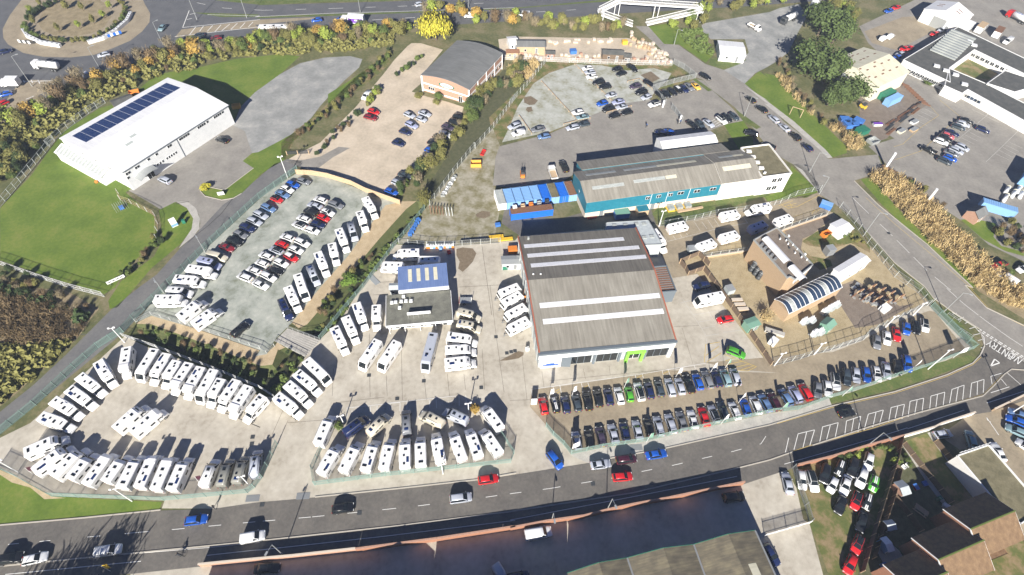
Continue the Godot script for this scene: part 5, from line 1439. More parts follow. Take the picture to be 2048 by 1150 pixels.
	for k in 32:
		var t0:=TAU*k/32
		var t1:=TAU*(k+1)/32
		var c0:Vector3=Vector3(0,sin(t0)*.95,0)+f.x*cos(t0)*3.0
		var c1:Vector3=Vector3(0,sin(t1)*.95,0)+f.x*cos(t1)*3.0
		var m:=at(h,W+.09,4.75,L*.53)
		tri(ov,m,m+c0,m+c1)
		m=at(h,W+.11,4.75,L*.53)
		q(og,m+c0,m+c1,m+c1*.82,m+c0*.82)
	var sg:=part(o,"oval_sign",fin(ov),M.white_paint)
	part(sg,"sign_ring",fin(og),M.plastic_green)
	for k in 3:
		var st:=ss()
		beam(st,at(h,W+.12,4.35+k*.38,L*.53-1.5),at(h,W+.12,4.35+k*.38,L*.53+1.5),.02,.2)
		part(sg,"sign_lettering",fin(st),M.plastic_green)
	window_at(o,at(h,W+.03,2.0,3.6),f.x,2.4,1.0,3)
	window_at(o,at(h,W+.03,1.2,L-3.4),f.x,1.4,2.3,2,"white_paint","glass","door")
	shed("timber_shed","large timber shed with a grey roof at the back of the stone yard",P(-2.6,3.5,-209),P(7.9,3.5,-209.7),P(-2.4,3.5,-203.9),3.2,4.0,"timber","grey_sheet_roof")
	shed("timber_shed","small orange timber shed by the brick hall's corner",P(-6.3,2.4,-203.2),P(-1.8,2.4,-203.6),P(-6.2,2.4,-200.9),2.2,2.9,"timber","rust")
	shed("timber_shed","tall brown timber shed at the front of the stone yard",P(29.8,3,-205.5),P(37.6,3,-205.5),P(29.6,3,-202),2.9,3.6,"dark_timber","flat_felt")
	shed("timber_shed","little dark shed against the tall brown timber shed",P(38.1,2.2,-205.1),P(40.7,2.2,-204.9),P(37.8,2.2,-202.1),2.0,2.6,"dark_timber","flat_felt")
	shed("timber_shed","grey-roofed brick store in the middle of the stone yard",P(8.6,2.2,-204.4),P(11.8,2.2,-204.5),P(8.6,2.2,-201.8),2.0,2.5,"red_brick","flat_felt")
	shed("metal_store","white metal store beside the large timber shed",P(-6.4,3,-211.6),P(-3.1,3,-212.5),P(-6,3,-206.3),2.6,3.1,"white_clad","white_sheet_roof")
	rng.seed=21
	for i in 60:
		var t:=rng.randf()
		var p:=P(-0.8,0,-201.9).lerp(P(55.8,0,-203.1),t)+Vector3(rng.randf_range(-1,1),0,rng.randf_range(-3.5,1.0))
		if (t>.52 and t<.75) or (t>.15 and t<.25):
			continue
		pallet("pallet of pale paving stone along the front of the stone yard","pallets of stone in the stone yard",p,rng.randf()*.4,Vector3(1.1,rng.randf_range(.5,1.2),1.1),"stone_pale" if rng.randf()<.75 else "brick")
	for i in 44:
		var p:=P(42.5,0,-219.1).lerp(P(53.4,0,-207.5),rng.randf())+Vector3(rng.randf_range(-3,2),0,rng.randf_range(-4,3))
		pallet("pallet of pale walling stone at the path end of the stone yard","pallets of stone in the stone yard",p,rng.randf()*.6,Vector3(1.1,rng.randf_range(.5,1.3),1.1),"stone_pale" if rng.randf()<.7 else "timber")
	for i in 26:
		var p:=P(9,0,-213.1).lerp(P(36.7,0,-217.6),rng.randf())+Vector3(rng.randf_range(-1,1),0,rng.randf_range(-1.5,1.5))
		pallet("pallet of sandstone along the back fence of the stone yard","pallets of stone in the stone yard",p,rng.randf()*.4,Vector3(1.15,rng.randf_range(.5,1.0),1.1),"stone_pale")
	crate("tarpaulin_heap","blue tarpaulin covered heap in the stone yard","heap",P(19.1,0,-206.9),.2,Vector3(2.4,1.2,2.0),"tarp_blue","tarp_blue")
	crate("tool_cabin","yellow bin near the footpath end of the stone yard","bin",P(39.5,0,-215.4),.2,Vector3(2.0,1.3,1.6),"safety_yellow","safety_yellow")
func buildings_middle():
	var f:=plan(P(1.1,6.4,-103.4),P(32.1,6.4,-108.5),P(7.4,6.4,-68.5))
	var o:=house("car_showroom","large showroom with grey sheeted roof, white rooflight strips and a green portal",f,"showroom")
	var W:float=f.W
	var L:float=f.L
	var pr:=[[-.2,6.35],[16.3,8.5],[W+.1,6.35]]
	prism(o,"wall",f,[[0,0],[0,6.3],[16.3,8.42],[W,6.3],[W,0]],0,L,"grey_clad")
	var back:=roof(o,"back_roof_slope",f,[pr[0],pr[1]],-.1,L+.1,.16,"dark_sheet_roof")  # back slope takes a darker sheet colour than the front slope
	back.set_meta("label","darker back slope")
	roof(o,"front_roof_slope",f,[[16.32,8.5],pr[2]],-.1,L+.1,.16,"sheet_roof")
	for sp in [[.9,27.2,3.2],[1.2,30.2,6.9],[1.5,30.9,10.6],[1.8,30.9,22.9],[1.9,30.7,27.2]]:
		inlay(o,"rooflight_strip",f,pr,sp[0],sp[1],sp[2],sp[2]+1.35,.2,"pale_strip")
	var t:=ss()
	for k in [0,1]:
		beam(t,at(f,k*L+(k*2-1)*.12,6.55,-.2),at(f,k*L+(k*2-1)*.12,8.68,16.3),.28,.35)
		beam(t,at(f,k*L+(k*2-1)*.12,8.68,16.3),at(f,k*L+(k*2-1)*.12,6.55,W+.1),.28,.35)
	part(o,"verge_trim",fin(t),M.red_trim)
	var fa:=ss()
	beam(fa,at(f,-.35,6.25,W+.3),at(f,L+.35,6.25,W+.3),.7,.7)
	for k in [0,1]:
		beam(fa,at(f,k*L+(k*2-1)*.12,6.1,20),at(f,k*L+(k*2-1)*.12,6.1,W),.2,.9)
	part(o,"fascia",fin(fa),M.fascia_grey)
	var wb:=ss()
	beam(wb,at(f,-.2,5.1,W+.36),at(f,L+.2,5.1,W+.36),.5,1.55)
	beam(wb,at(f,L-.3,0,W+.34),at(f,L-.3,4.4,W+.34),.9,.5)
	part(o,"white_band",fin(wb),M.white_paint)
	var gp:=ss()
	for u in [6.4,13.0,19.0,25.2,31.0]:
		beam(gp,at(f,u,0,W+.3),at(f,u,4.32,W+.3),.55 if u>7 else 2.2,.5)
	beam(gp,at(f,5.3,4.1,W+.24),at(f,L-.8,4.1,W+.24),.45,.45)
	part(o,"grey_pier",fin(gp),M.fascia_grey)
	windows(o,f,"S",[[9.9,2.0],[16.1,2.0],[28.2,2.0]],5.0,3.7,3,"fascia_grey")
	windows(o,f,"S",[[9.9,3.9],[16.1,3.9],[28.2,3.9]],4.8,.5,2,"white_paint","pane_pale","transom_window")
	var pg:=ss()
	beam(pg,at(f,20.7,0,W+.7),at(f,20.7,4.35,W+.7),.7,.7)
	beam(pg,at(f,24.3,0,W+.7),at(f,24.3,4.35,W+.7),.7,.7)
	beam(pg,at(f,20.3,4.2,W+.75),at(f,24.7,4.2,W+.75),.85,.7)
	part(o,"green_portal",fin(pg),M.portal_green)
	windows(o,f,"S",[[22.5,1.9]],2.9,3.4,2,"white_paint","glass","door")
	var po:=ss()
	block(po,at(f,.4,.1,W+.4),f.x*4.8,Vector3(0,4.1,0),f.z*.06)
	var pm:=part(o,"poster",fin(po),M.gloss_white)
	var c:=ss()
	block(c,at(f,.9,1.05,W+.47),f.x*3.8,Vector3(0,.55,0),f.z*.02)
	block(c,at(f,1.7,1.6,W+.47),f.x*2.0,Vector3(0,.5,0),f.z*.02)
	part(pm,"printed_car",fin(c),M.paint_blue)
	c=ss()
	block(c,at(f,.6,.6,W+.47),f.x*4.4,Vector3(0,.3,0),f.z*.015)
	block(c,at(f,2.0,2.5,W+.47),f.x*2.8,Vector3(0,.25,0),f.z*.015)
	block(c,at(f,.7,2.9,W+.47),f.x*2.2,Vector3(0,.2,0),f.z*.015)
	part(pm,"printed_band",fin(c),M.paint_silver)
	for k in 11:
		var s:=ss()
		beam(s,at(f,-.12,0,1.5+k*3.2),at(f,-.12,6.2,1.5+k*3.2),.22)
		part(o,"pilaster",fin(s),M.galvanised)
	for k in 6:
		windows(o,f,"W",[[3.0+k*3.2,3.6]],1.8,1.2,2)
	windows(o,f,"E",[[24.0,2.2],[28.5,2.2],[32,2.2]],2.6,2.6,2,"fascia_grey")
	vent_box(o,"roof_vent",o.position+at(f,2.4,7.1,1.2),Vector3(.5,.9,.5),"galvanised")
	vent_box(o,"roof_vent",o.position+at(f,3.4,8.3,14.6),Vector3(.4,.6,.4),"white_paint")
	vent_box(o,"roof_vent",o.position+at(f,1.6,8.3,14.4),Vector3(.4,.6,.4),"white_paint")
	o=thing("side_canopy","slate framed canopy with a brown striped roof on the showroom's east side","canopy",f.a)
	var cs:=ss()
	var c0:=at(f,L+.25,4.0,11.8)
	for k in 2:
		block(cs,c0+f.z*(k*8.2),f.x*5.4,Vector3(0,.55,0),f.z*.3)
		block(cs,c0+f.x*(k*5.1)+f.z*.3,f.x*.3,Vector3(0,.55,0),f.z*7.9)
	block(cs,c0-Vector3(0,4,0)+f.z*8.2+f.x*.3,f.x*5.0,Vector3(0,4,0),f.z*.25)
	block(cs,c0-Vector3(0,4,0)+f.x*5.15+f.z*.3,f.x*.2,Vector3(0,4,0),f.z*7.8)
	part(o,"frame",fin(cs),M.fascia_grey)
	for k in 11:
		var s:=ss()
		block(s,c0+f.x*.3+f.z*(.35+k*.71)+Vector3(0,.1,0),f.x*4.8,Vector3(0,.12,0),f.z*.34)
		part(o,"roof_sheet",fin(s),M.rust)
		s=ss()
		block(s,c0+f.x*.3+f.z*(.69+k*.71)+Vector3(0,.06,0),f.x*4.8,Vector3(0,.1,0),f.z*.37)
		part(o,"roof_sheet",fin(s),M.steel_grey)
	var g:=plan(P(24.9,5,-111.8),P(36.4,5,-113.5),P(24.8,5,-108.3))
	o=house("metal_annexe","pale metal annexe wrapped round the showroom's back corner",g,"building")
	var corner:=[P(24.8,5,-111.7),P(36.4,5,-113.4),P(39.1,5,-104.7),P(34.7,5,-104.2),P(33,5,-109.4),P(24.6,5,-108.1)]
	flat_block(o,corner,0,5.0,"grey_clad","grey_clad",.12,"galvanised")
	for p in [P(27,5,-110.7),P(30,5,-111.1),P(33,5,-111.7),P(35.1,5,-111.9),P(34.6,5,-106.8),P(36.7,5,-107.3)]:
		vent_box(o,"roof_light",p,Vector3(1.2,.16,1.0),"fog_strip",.16)
	f=plan(P(16.4,6.5,-130.1),P(55.6,6.5,-140.4),P(19.5,6.5,-117.8))
	o=house("blue_workshop","teal clad workshop with two long grey sheeted roofs",f,"workshop")
	W=f.W
	L=f.L
	pr=[[-.25,6.35],[W*.48,8.3],[W+.25,6.35]]
	prism(o,"wall",f,[[0,2.2],[0,6.3],[W*.48,8.2],[W,6.3],[W,2.2]],0,L,"teal_clad")
	prism(o,"plinth",f,[[.05,0],[.05,2.2],[W-.05,2.2],[W-.05,0]],.05,L-.05,"stone_pale")
	roof(o,"roof",f,pr,-.25,L+.1,.16,"sheet_roof")
	inlay(o,"rooflight",f,pr,2.5,11.5,2.4,3.5,.2,"fog_strip")
	inlay(o,"rooflight",f,pr,14,24,2.4,3.5,.2,"fog_strip")
	inlay(o,"rooflight",f,pr,24.2,36.5,2.4,3.5,.2,"cream_sheet_roof")
	inlay(o,"rooflight",f,pr,2.6,12,8.3,9.3,.2,"fog_strip")
	inlay(o,"rooflight",f,pr,15,24.5,8.0,9.0,.2,"fog_strip")
	inlay(o,"rooflight",f,pr,24.7,28,8.0,9.0,.2,"cream_sheet_roof")
	windows(o,f,"S",[[18.3,4.85],[21.6,4.9],[25.2,4.9]],1.3,1.1,2)
	windows(o,f,"S",[[28.3,5.0],[33.4,4.85],[38.4,4.8]],1.9,1.1,2)
	windows(o,f,"S",[[20.6,1.2],[5.0,1.2]],1.0,2.2,1,"teal_clad","steel_grey","door")
	windows(o,f,"W",[[6.0,4.6]],.6,.5)
	var dp:=ss()
	for uu in [19.3,24.2,31.0]:
		beam(dp,at(f,uu,0,W+.08),at(f,uu,6.3,W+.08),.1)
	part(o,"downpipe",fin(dp),M.white_paint)
	var bk:={"a":f.a-f.z*5.2+f.x*2.6,"x":f.x,"z":f.z,"L":46.5,"W":5.2}
	o=house("rear_bay","long narrow teal bay with a grey roof behind the blue workshop",bk,"workshop")
	prism(o,"wall",bk,[[0,0],[0,5.6],[5.0,6.7],[5.0,0]],0,46.5,"teal_clad")
	roof(o,"roof",bk,[[-.2,5.55],[5.0,6.75]],-.2,46.7,.14,"sheet_roof")
	var ea:={"a":f.a+f.x*(L+.12),"x":f.x,"z":f.z,"L":12.6,"W":W}
	o=house("workshop_office_wing","white fronted office wing under the east end of the workshop roof",ea,"building")
	prism(o,"wall",ea,[[0,0],[0,6.5],[W*.48,8.5],[W+.1,6.5],[W+.1,0]],0,12.6,"white_render")
	var pe:=[[-.3,6.6],[W*.48,8.6],[W+.35,6.6]]
	roof(o,"roof",ea,pe,0,12.7,.16,"sheet_roof")
	inlay(o,"rooflight",ea,pe,3.0,7.5,2.6,3.6,.2,"fog_strip")
	inlay(o,"rooflight",ea,pe,7.6,10.8,2.6,3.6,.2,"cream_sheet_roof")
	inlay(o,"rooflight",ea,pe,1.8,10.6,7.8,9.2,.2,"cream_sheet_roof")
	windows(o,ea,"S",[[1.6,5.0],[6.0,5.0],[10.0,5.0],[1.6,2.0],[6.0,2.0],[10.0,2.0]],1.5,1.0,2)
	var ob:=[P(64.2,7,-143.1),P(76.2,7,-145.6),P(79.3,7,-133.2),P(70.7,7,-131.1)]
	ob=[f.a+at(f,53.0,0,-.5),f.a+at(f,62.4,0,-.5),f.a+at(f,62.4,0,13.1),f.a+at(f,53.0,0,13.1)]
	o=thing("flat_office_block","white rendered office block with a flat brown roof and white parapet","building",ob[0])
	flat_block(o,ob,0,7.0,"white_render","moss_felt",.45,"white_render")
	var of:={"a":f.a+at(f,53.0,0,-.5),"x":f.x,"z":f.z,"L":9.4,"W":13.6}
	windows(o,of,"S",[[4.6,5.2],[6.4,5.2],[4.0,2.2],[5.8,2.2]],1.5,1.6,2)
	windows(o,of,"E",[[2.5,5.2],[6.5,5.2],[10.5,5.2],[2.5,2.2],[6.5,2.2],[10.5,2.2]],1.7,1.3,2)
	for k in 4:
		vent_box(o,"roof_hatch",ob[0]+at(f,1.6,7.2,2.0+k*2.6),Vector3(1.5,.5,1.0),"white_render")
	vent_box(o,"satellite_dish",ob[0]+at(f,1.4,7.4,12.2),Vector3(.7,.7,.2),"white_paint")
	var sl:={"a":f.a+at(f,30.8,0,-12.4),"x":f.x,"z":f.z,"L":18.6,"W":5.2}
	o=house("silver_store","silver ribbed steel store behind the blue workshop",sl,"building")
	prism(o,"wall",sl,[[0,0],[0,4.9],[2.6,5.6],[5.2,4.9],[5.2,0]],0,18.6,"white_clad")
	for k in 7:
		var s:=ss()
		var pz:=[[-.15,4.9],[2.6,5.68],[5.35,4.9]]
		roof(o,"roof_sheet",sl,pz,k*2.66,k*2.66+2.6,.1,"white_sheet_roof")
		beam(s,at(sl,k*2.66+.2,0,5.3),at(sl,k*2.66+.2,4.8,5.3),.2)
		part(o,"frame_post",fin(s),M.galvanised)
	f=plan(P(-30.5,3.6,-84.5),P(-15.3,3.6,-87),P(-28.8,3.6,-75.7))
	o=house("sales_office","flat roofed sales office with white fascia and roof sign panel",f,"shop")
	W=f.W
	L=f.L
	flat_block(o,[f.a,f.a+f.x*L,f.a+at(f,L,0,W-1.3),f.a+at(f,0,0,W-1.3)],0,3.2,"white_render","shop_felt",0)
	var sf:=ss()
	block(sf,at(f,-.1,3.2,-.1),f.x*(L+.2),Vector3(0,.4,0),f.z*(W+.2))
	part(o,"roof_slab",fin(sf),M.shop_felt)
	sf=ss()
	beam(sf,at(f,-.2,3.3,W+.14),at(f,L+.2,3.3,W+.14),.14,.75)
	beam(sf,at(f,-.18,3.4,0),at(f,-.18,3.4,W),.12,.5)
	beam(sf,at(f,L+.18,3.4,0),at(f,L+.18,3.4,W),.12,.5)
	part(o,"fascia",fin(sf),M.white_paint)
	var fw:={"a":f.a,"x":f.x,"z":f.z,"L":L,"W":W-1.3}
	windows(o,fw,"S",[[1.6,1.6],[5.5,1.6],[8.5,1.6],[11.2,1.6]],2.3,2.4,2)
	windows(o,fw,"S",[[3.4,1.3],[13.6,1.3]],1.1,2.4,1,"white_paint","glass","door")
	for k in 5:
		var s:=ss()
		pole(s,at(f,.4+k*(L-.8)/4.0,0,W-.1),at(f,.4+k*(L-.8)/4.0,3.2,W-.1),.08,.08)
		part(o,"canopy_post",fin(s),M.white_paint)
	for p in [P(-28.8,4,-82.1),P(-27.9,4,-82.3),P(-26.6,4,-82.6),P(-25.5,4,-82.8),P(-24.3,4,-82.9),P(-26.7,4,-80.7),P(-26.3,4,-84.1)]:
		vent_box(o,"rooflight_kerb",p,Vector3(.75,.4,.75),"white_paint",.1)
	var sb:=ss()
	beam(sb,at(f,4.9,4.35,6.6),at(f,10.4,4.35,6.6),.12,1.0)
	part(o,"sign_panel",fin(sb),M.white_paint)
	for k in 5:
		var s:=ss()
		beam(s,at(f,5.2+k*1.2,3.6,7.6),at(f,5.2+k*1.2,4.5,6.7),.05)
		part(o,"sign_strut",fin(s),M.steel_grey)
	f=plan(P(-28.8,5,-92.4),P(-17,5,-94.5),P(-27.7,4.2,-85.6))
	o=house("blue_roofed_store","store with a bright blue ribbed roof and four rooflight strips",f,"building")
	W=f.W
	L=f.L
	pr=[[-.15,5.0],[W+.15,4.6]]
	prism(o,"wall",f,[[0,0],[0,4.95],[W,4.55],[W,0]],0,L,"white_clad")
	roof(o,"roof",f,pr,-.15,L+.15,.12,"blue_sheet_roof")
	var rb:=ss()
	for k in 26:
		beam(rb,at(f,.3+k*(L-.6)/25.0,5.15,-.1),at(f,.3+k*(L-.6)/25.0,4.75,W+.1),.07,.06)
	part(o,"roof_rib",fin(rb),M.blue_sheet_roof)
	for k in 4:
		for j in 3:
			var u0:=L*(.2+k*.175)
			inlay(o,"rooflight_pane",f,pr,u0,u0+L*.078,W*(.14+j*.19),W*(.14+j*.19)+W*.18,.2,"cream_sheet_roof")
	var eg:=ss()
	beam(eg,at(f,-.1,4.25,W+.3),at(f,L+.2,4.25,W+.3),.5,.9)
	part(o,"fascia",fin(eg),M.white_paint)
	shed("lean_to_store","grey lean-to store at the blue roofed building's west side",P(-30.6,2.8,-89),P(-28.6,2.8,-89.2),P(-30.3,2.8,-87.3),2.6,2.9,"grey_clad","grey_clad")
func buildings_right():
	var o:=thing("brick_switch_house","tall buff brick switch house with a flat roof and white barrel rooflight","building",P(66.7,0,-112))
	var h:=7.4
	var pts:=[P(62.6,7.4,-105.2),P(69.9,7.4,-110.2),P(75.7,7.4,-97.4),P(69.8,7.4,-92.3),P(68.9,7.4,-93.2),P(68.1,7.4,-92.7)]
	flat_block(o,pts,0,h,"buff_brick","brown_yard",.5,"galvanised")
	var x:Vector3=(pts[2]-pts[1])
	x.y=0
	x=x.normalized()
	var z:=Vector3(-x.z,0,x.x)
	var mid:Vector3=P(65.7,8,-105.9)-o.position
	var s:=ss()
	for k in 8:
		var a0:=PI*k/8
		var a1:=PI*(k+1)/8
		for seg in [[0.0,9.0],[10.4,15.0]]:
			q(s,mid+x*seg[0]+z*cos(a0)*1.1+Vector3(0,sin(a0)*.8-.4,0),mid+x*seg[1]+z*cos(a0)*1.1+Vector3(0,sin(a0)*.8-.4,0),mid+x*seg[1]+z*cos(a1)*1.1+Vector3(0,sin(a1)*.8-.4,0),mid+x*seg[0]+z*cos(a1)*1.1+Vector3(0,sin(a1)*.8-.4,0))
	part(o,"barrel_rooflight",fin(s),M.pale_strip)
	for k in 4:
		window_at(o,pts[3].lerp(pts[2],.2+k*.2)-o.position+Vector3(0,5.2-pts[2].y,0),(pts[2]-pts[3]).normalized(),1.1,.5,1)
	var band:=ss()
	beam(band,pts[3]-o.position+Vector3(0,-.75,0),pts[2]-o.position+Vector3(0,-.75,0),.16,1.1)
	part(o,"white_fascia",fin(band),M.white_paint)
	rng.seed=5
	for k in 12:
		vent_box(o,"roof_vent",P(69.7,7.6,-107.3).lerp(P(74.1,7.6,-98.8),k/12.0)+Vector3(rng.randf_range(-1,1),0,rng.randf_range(-.6,.6)),Vector3(.3,.5,.3),"white_paint" if k % 3 else "steel_dark")
	for k in 5:
		vent_box(o,"roof_plant",P(64.4,7.6,-103.7).lerp(P(67.2,7.6,-97.7),k/5.0),Vector3(1.0,.5,.6),"steel_grey",.8)
	for k in 3:
		vent_box(o,"wall_lamp",[P(72.6,7,-107.8),P(75.2,7,-101.5),P(66.4,7,-99.1)][k],Vector3(.5,.4,.5),"white_paint")
	for k in 3:
		var d:=thing("ventilation_duct",["northernmost of three bent black ducts beside the brick switch house","middle one of three bent black ducts beside the brick switch house","southernmost of three bent black ducts beside the brick switch house"][k],"duct",[P(63.4,0,-101.1),P(64.1,0,-99.7),P(64.7,0,-98.3)][k]+Vector3(0,-.05,0),0.0,"bent ducts beside the switch house")
		s=ss(true)
		var e:Vector3=[P(64.6,0,-102.2),P(66.2,0,-102),P(67.3,0,-101.3)][k]-d.position
		e.y=0
		var prev:=Vector3(0,0,0)
		for i in range(1,9):
			var t:=i/8.0
			var p:=e*t+Vector3(0,sin(t*PI)*2.3,0)
			pole(s,prev,p,.62,.62,10)
			prev=p
		part(d,"pipe",fin(s),M.steel_dark)
		for i in 3:
			var ring_s:=ss()
			var t:=.25+i*.25
			var p:=e*t+Vector3(0,sin(t*PI)*2.3,0)
			var tg:=(e*.02+Vector3(0,cos(t*PI)*.14,0)).normalized()*.07
			pole(ring_s,p-tg,p+tg,.72,.72,10)
			part(d,"band",fin(ring_s),M.steel_grey)
	var f:=plan(P(65.6,3.6,-88.9),P(81.6,3.6,-98.1),P(67.7,3.6,-84.5))
	o=house("glass_vaulted_store","long buff brick store under a curved glass vault",f,"building")
	var W:float=f.W
	var L:float=f.L
	prism(o,"wall",f,[[0,0],[0,3.5],[W,3.5],[W,0]],0,L,"buff_brick")
	var arc:=[]
	for i in 9:
		arc.append([W*i/8.0,3.5+sin(PI*i/8.0)*1.15])
	for i in 13:
		roof(o,"glass_pane",f,arc,L*i/13.0+.05,L*(i+1)/13.0-.05,.05,"fog_strip" if i % 4==1 else "pane_blue")
		roof(o,"glazing_bar",f,arc,L*i/13.0-.06,L*i/13.0+.06,.12,"white_paint")
	roof(o,"glazing_bar",f,arc,L-.06,L+.06,.12,"white_paint")
	var gb:=ss()
	beam(gb,at(f,-.1,3.55,W+.05),at(f,L+.1,3.55,W+.05),.16)
	beam(gb,at(f,-.1,3.55,-.05),at(f,L+.1,3.55,-.05),.16)
	part(o,"eaves_rail",fin(gb),M.white_paint)
	shed("white_cabin","small white cabin by the road fence of the compound",P(88.8,2.8,-117.6),P(92.7,2.8,-119.9),P(89.9,2.8,-113.4),2.6,2.9,"white_clad","white_sheet_roof","cabin")
	shed("white_cabin","long white cabin above the rows of rusty frames",P(84.2,3.2,-100.4),P(93.3,3.2,-106.6),P(85.3,3.2,-97.4),3.0,3.3,"white_clad","white_sheet_roof","cabin")
	shed("green_kiosk","pale green metal kiosk against the dark boundary fence",P(57.1,2.6,-82.8),P(59.9,2.6,-84.1),P(58.3,2.6,-80.8),2.4,2.5,"kiosk_green","kiosk_green","kiosk")
	shed("green_cabin","small green pitched cabin between the transformer pens",P(76.1,2.4,-83.4),P(78.3,2.4,-85.2),P(77.2,2.4,-81.1),2.1,2.8,"kiosk_green","kiosk_green","cabin")
	rng.seed=9
	var spots:=[P(73,0,-84.7),P(74.8,0,-85.1),P(74.4,0,-81.2),P(76,0,-81.7),P(79,0,-88),P(80.9,0,-89.3),P(82.6,0,-90.3)]
	var words:=["transformer at the west corner of the pen by the glass vaulted store","transformer beside the west corner of the vaulted store's pen","lower pen transformer nearer the kiosk","lower pen transformer nearer the green cabin","upper pen transformer closest to the green cabin","middle transformer of the upper pen","upper pen transformer closest to the cable frames"]
	for i in 7:
		var d:=thing("transformer","pale grey "+words[i],"transformer",spots[i]+Vector3(0,-.05,0),.6,"transformers in the fenced pens")
		part(d,"tank",boxm(Vector3(1.5,1.5,1.0)),M.white_clad).position.y=.95
		part(d,"base",boxm(Vector3(1.9,.2,1.4)),M.galvanised).position.y=.1
		for k in 4:
			part(d,"cooling_fin",boxm(Vector3(.1,1.2,.5)),M.grey_clad).position=Vector3(-.55+k*.36,.95,.76)
		for k in 3:
			var b:=ss()
			pole(b,Vector3(-.45+k*.45,1.7,-.1),Vector3(-.45+k*.45,2.3,-.1),.1,.06)
			part(d,"bushing",fin(b),M.white_paint)
	for i in 8:
		var row:=i/2
		var p:=P(88.9,0,-94.2).lerp(P(95.1,0,-91.2),row/3.0)+(P(96.7,0,-98.1)-P(90.2,0,-95.1))*(.15+(i % 2)*.62)
		var d:=thing("cable_frame","%s rusty curved frame of the %s row on the compound pad" % [["west","east"][i % 2],["first","second","third","fourth"][row]],"frame",p+Vector3(0,-.05,0),.55,"rusty curved frames on the pad")
		for k in 7:
			var b:=ss()
			var t0:=PI*k/7
			var t1:=PI*(k+1)/7
			beam(b,Vector3(cos(t0)*1.7,sin(t0)*1.5,0),Vector3(cos(t1)*1.7,sin(t1)*1.5,0),.12,1.2)
			part(d,"plank",fin(b),M.timber if k % 3==1 else M.rust)
		part(d,"foot",boxm(Vector3(.4,.3,1.5)),M.galvanised).position=Vector3(-1.8,.15,0)
		part(d,"foot",boxm(Vector3(.4,.3,1.5)),M.galvanised).position=Vector3(1.8,.15,0)
	for i in 10:
		pallet("heap of pale steel brackets beside the rusty frames","brackets on the compound pad",P(90.3,0,-97.3).lerp(P(93.2,0,-90.2),i/10.0)+Vector3(rng.randf_range(-1.2,.6),0,rng.randf_range(-.5,.5)),rng.randf(),Vector3(1.2,.5,.9),"galvanised")
	crate("wrapped_crate","white wrapped crate on the compound pad","crate",P(95,0,-89.9),.6,Vector3(2.2,1.4,1.9),"white_paint","white_paint")
	for i in 3:
		crate("stone_bay",["first","second","third"][i]+" brick storage bay from the grey tank by the dark fence","bay",[P(57.4,0,-90.4),P(57.8,0,-89),P(58.3,0,-87.6)][i],.1,Vector3(2.8,.9,.9),"buff_brick","stone_pale","storage bays by the dark fence")
	crate("grey_tank","pale grey topped tank by the dark fence","tank",P(56.1,0,-93.6),.35,Vector3(2.0,1.6,2.0),"grey_clad","galvanised")
	f=plan(P(127.9,6,-209.4),P(138.9,6,-193.9),P(114.1,6,-197.4))
	o=house("cream_barn","cream metal barn with a ridged roof dotted with small rooflights",f,"barn")
	W=f.W
	L=f.L
	var g:={"a":f.a,"x":f.z,"z":f.x,"L":W,"W":L}
	var pr:=[[-.25,5.9],[L/2,8.0],[L+.25,5.9]]
	prism(o,"wall",g,[[0,0],[0,5.9],[L/2,7.95],[L,5.9],[L,0]],0,W,"cream_clad")
	roof(o,"roof",g,pr,-.3,W+.3,.15,"cream_sheet_roof")
	for i in 4:
		for j in 4:
			var u:=W*(.12+i*.23)
			for k in [0,1]:
				if j % 2==k:
					inlay(o,"rooflight",g,pr,u,u+1.3,L*(.1+k*.5)+(j/2)*L*.2,L*(.1+k*.5)+(j/2)*L*.2+.5,.18,"rust")
			if i % 2:
				inlay(o,"rooflight",g,pr,u+2.4,u+3.6,L*(.08+j*.22),L*(.08+j*.22)+.5,.18,"rust")
	window_at(o,at(g,W+.03,2.2,L*.27),f.x,4.6,4.2,1,"cream_clad","grey_clad","roller_door")
	window_at(o,at(g,W+.03,2.2,L*.71),f.x,4.8,4.4,1,"cream_clad","dark_trim","barn_door")
	f=plan(P(174.8,5,-253.2),P(184.9,5,-242.1),P(168.2,5,-247.7))
	o=house("white_barn","bright white barn with a wide grey roller door",f,"barn")
	W=maxf(f.W,12.0)
	L=f.L
	g={"a":f.a,"x":f.z,"z":f.x,"L":W,"W":L}
	pr=[[-.25,4.9],[L/2,7.2],[L+.25,4.9]]
	prism(o,"wall",g,[[0,0],[0,4.9],[L/2,7.15],[L,4.9],[L,0]],0,W,"white_render")
	roof(o,"roof",g,pr,-.2,W+.2,.15,"white_sheet_roof")
	for k in [0,1]:
		for j in 2:
			inlay(o,"rooflight",g,pr,W*(.35+j*.18),W*(.35+j*.18)+.6,L*(.16+k*.5),L*(.3+k*.5),.18,"rust")
	window_at(o,at(g,W+.03,2.1,L*.5),f.x,5.4,4.2,1,"grey_clad","galvanised","roller_door")
	window_at(o,at(g,W+.03,1.2,L*.76),f.x,1.1,2.2,1,"grey_clad","steel_grey","door")
	o=thing("office_complex","single storey white office complex with a dark felt roof round a lawn court","building",P(147.6,0,-212.8))
	var H:=3.8
	flat_block(o,[P(142.8,3.8,-206),P(175.7,3.8,-233.6),P(195.1,3.8,-204.9),P(189.3,3.8,-194),P(174,3.8,-216),P(158.1,3.8,-201.7),P(154.2,3.8,-192.1)],0,H,"white_render","flat_felt",.18,"white_paint")
	flat_block(o,[P(158.1,3.75,-201.6),P(167.2,3.75,-192.3),P(179.1,3.75,-175.1),P(173.4,3.75,-164.5),P(158.7,3.75,-187.9),P(155.5,3.75,-185.2),P(151.3,3.75,-189.7)],0,H-.05,"white_render","flat_felt",.18,"white_paint")
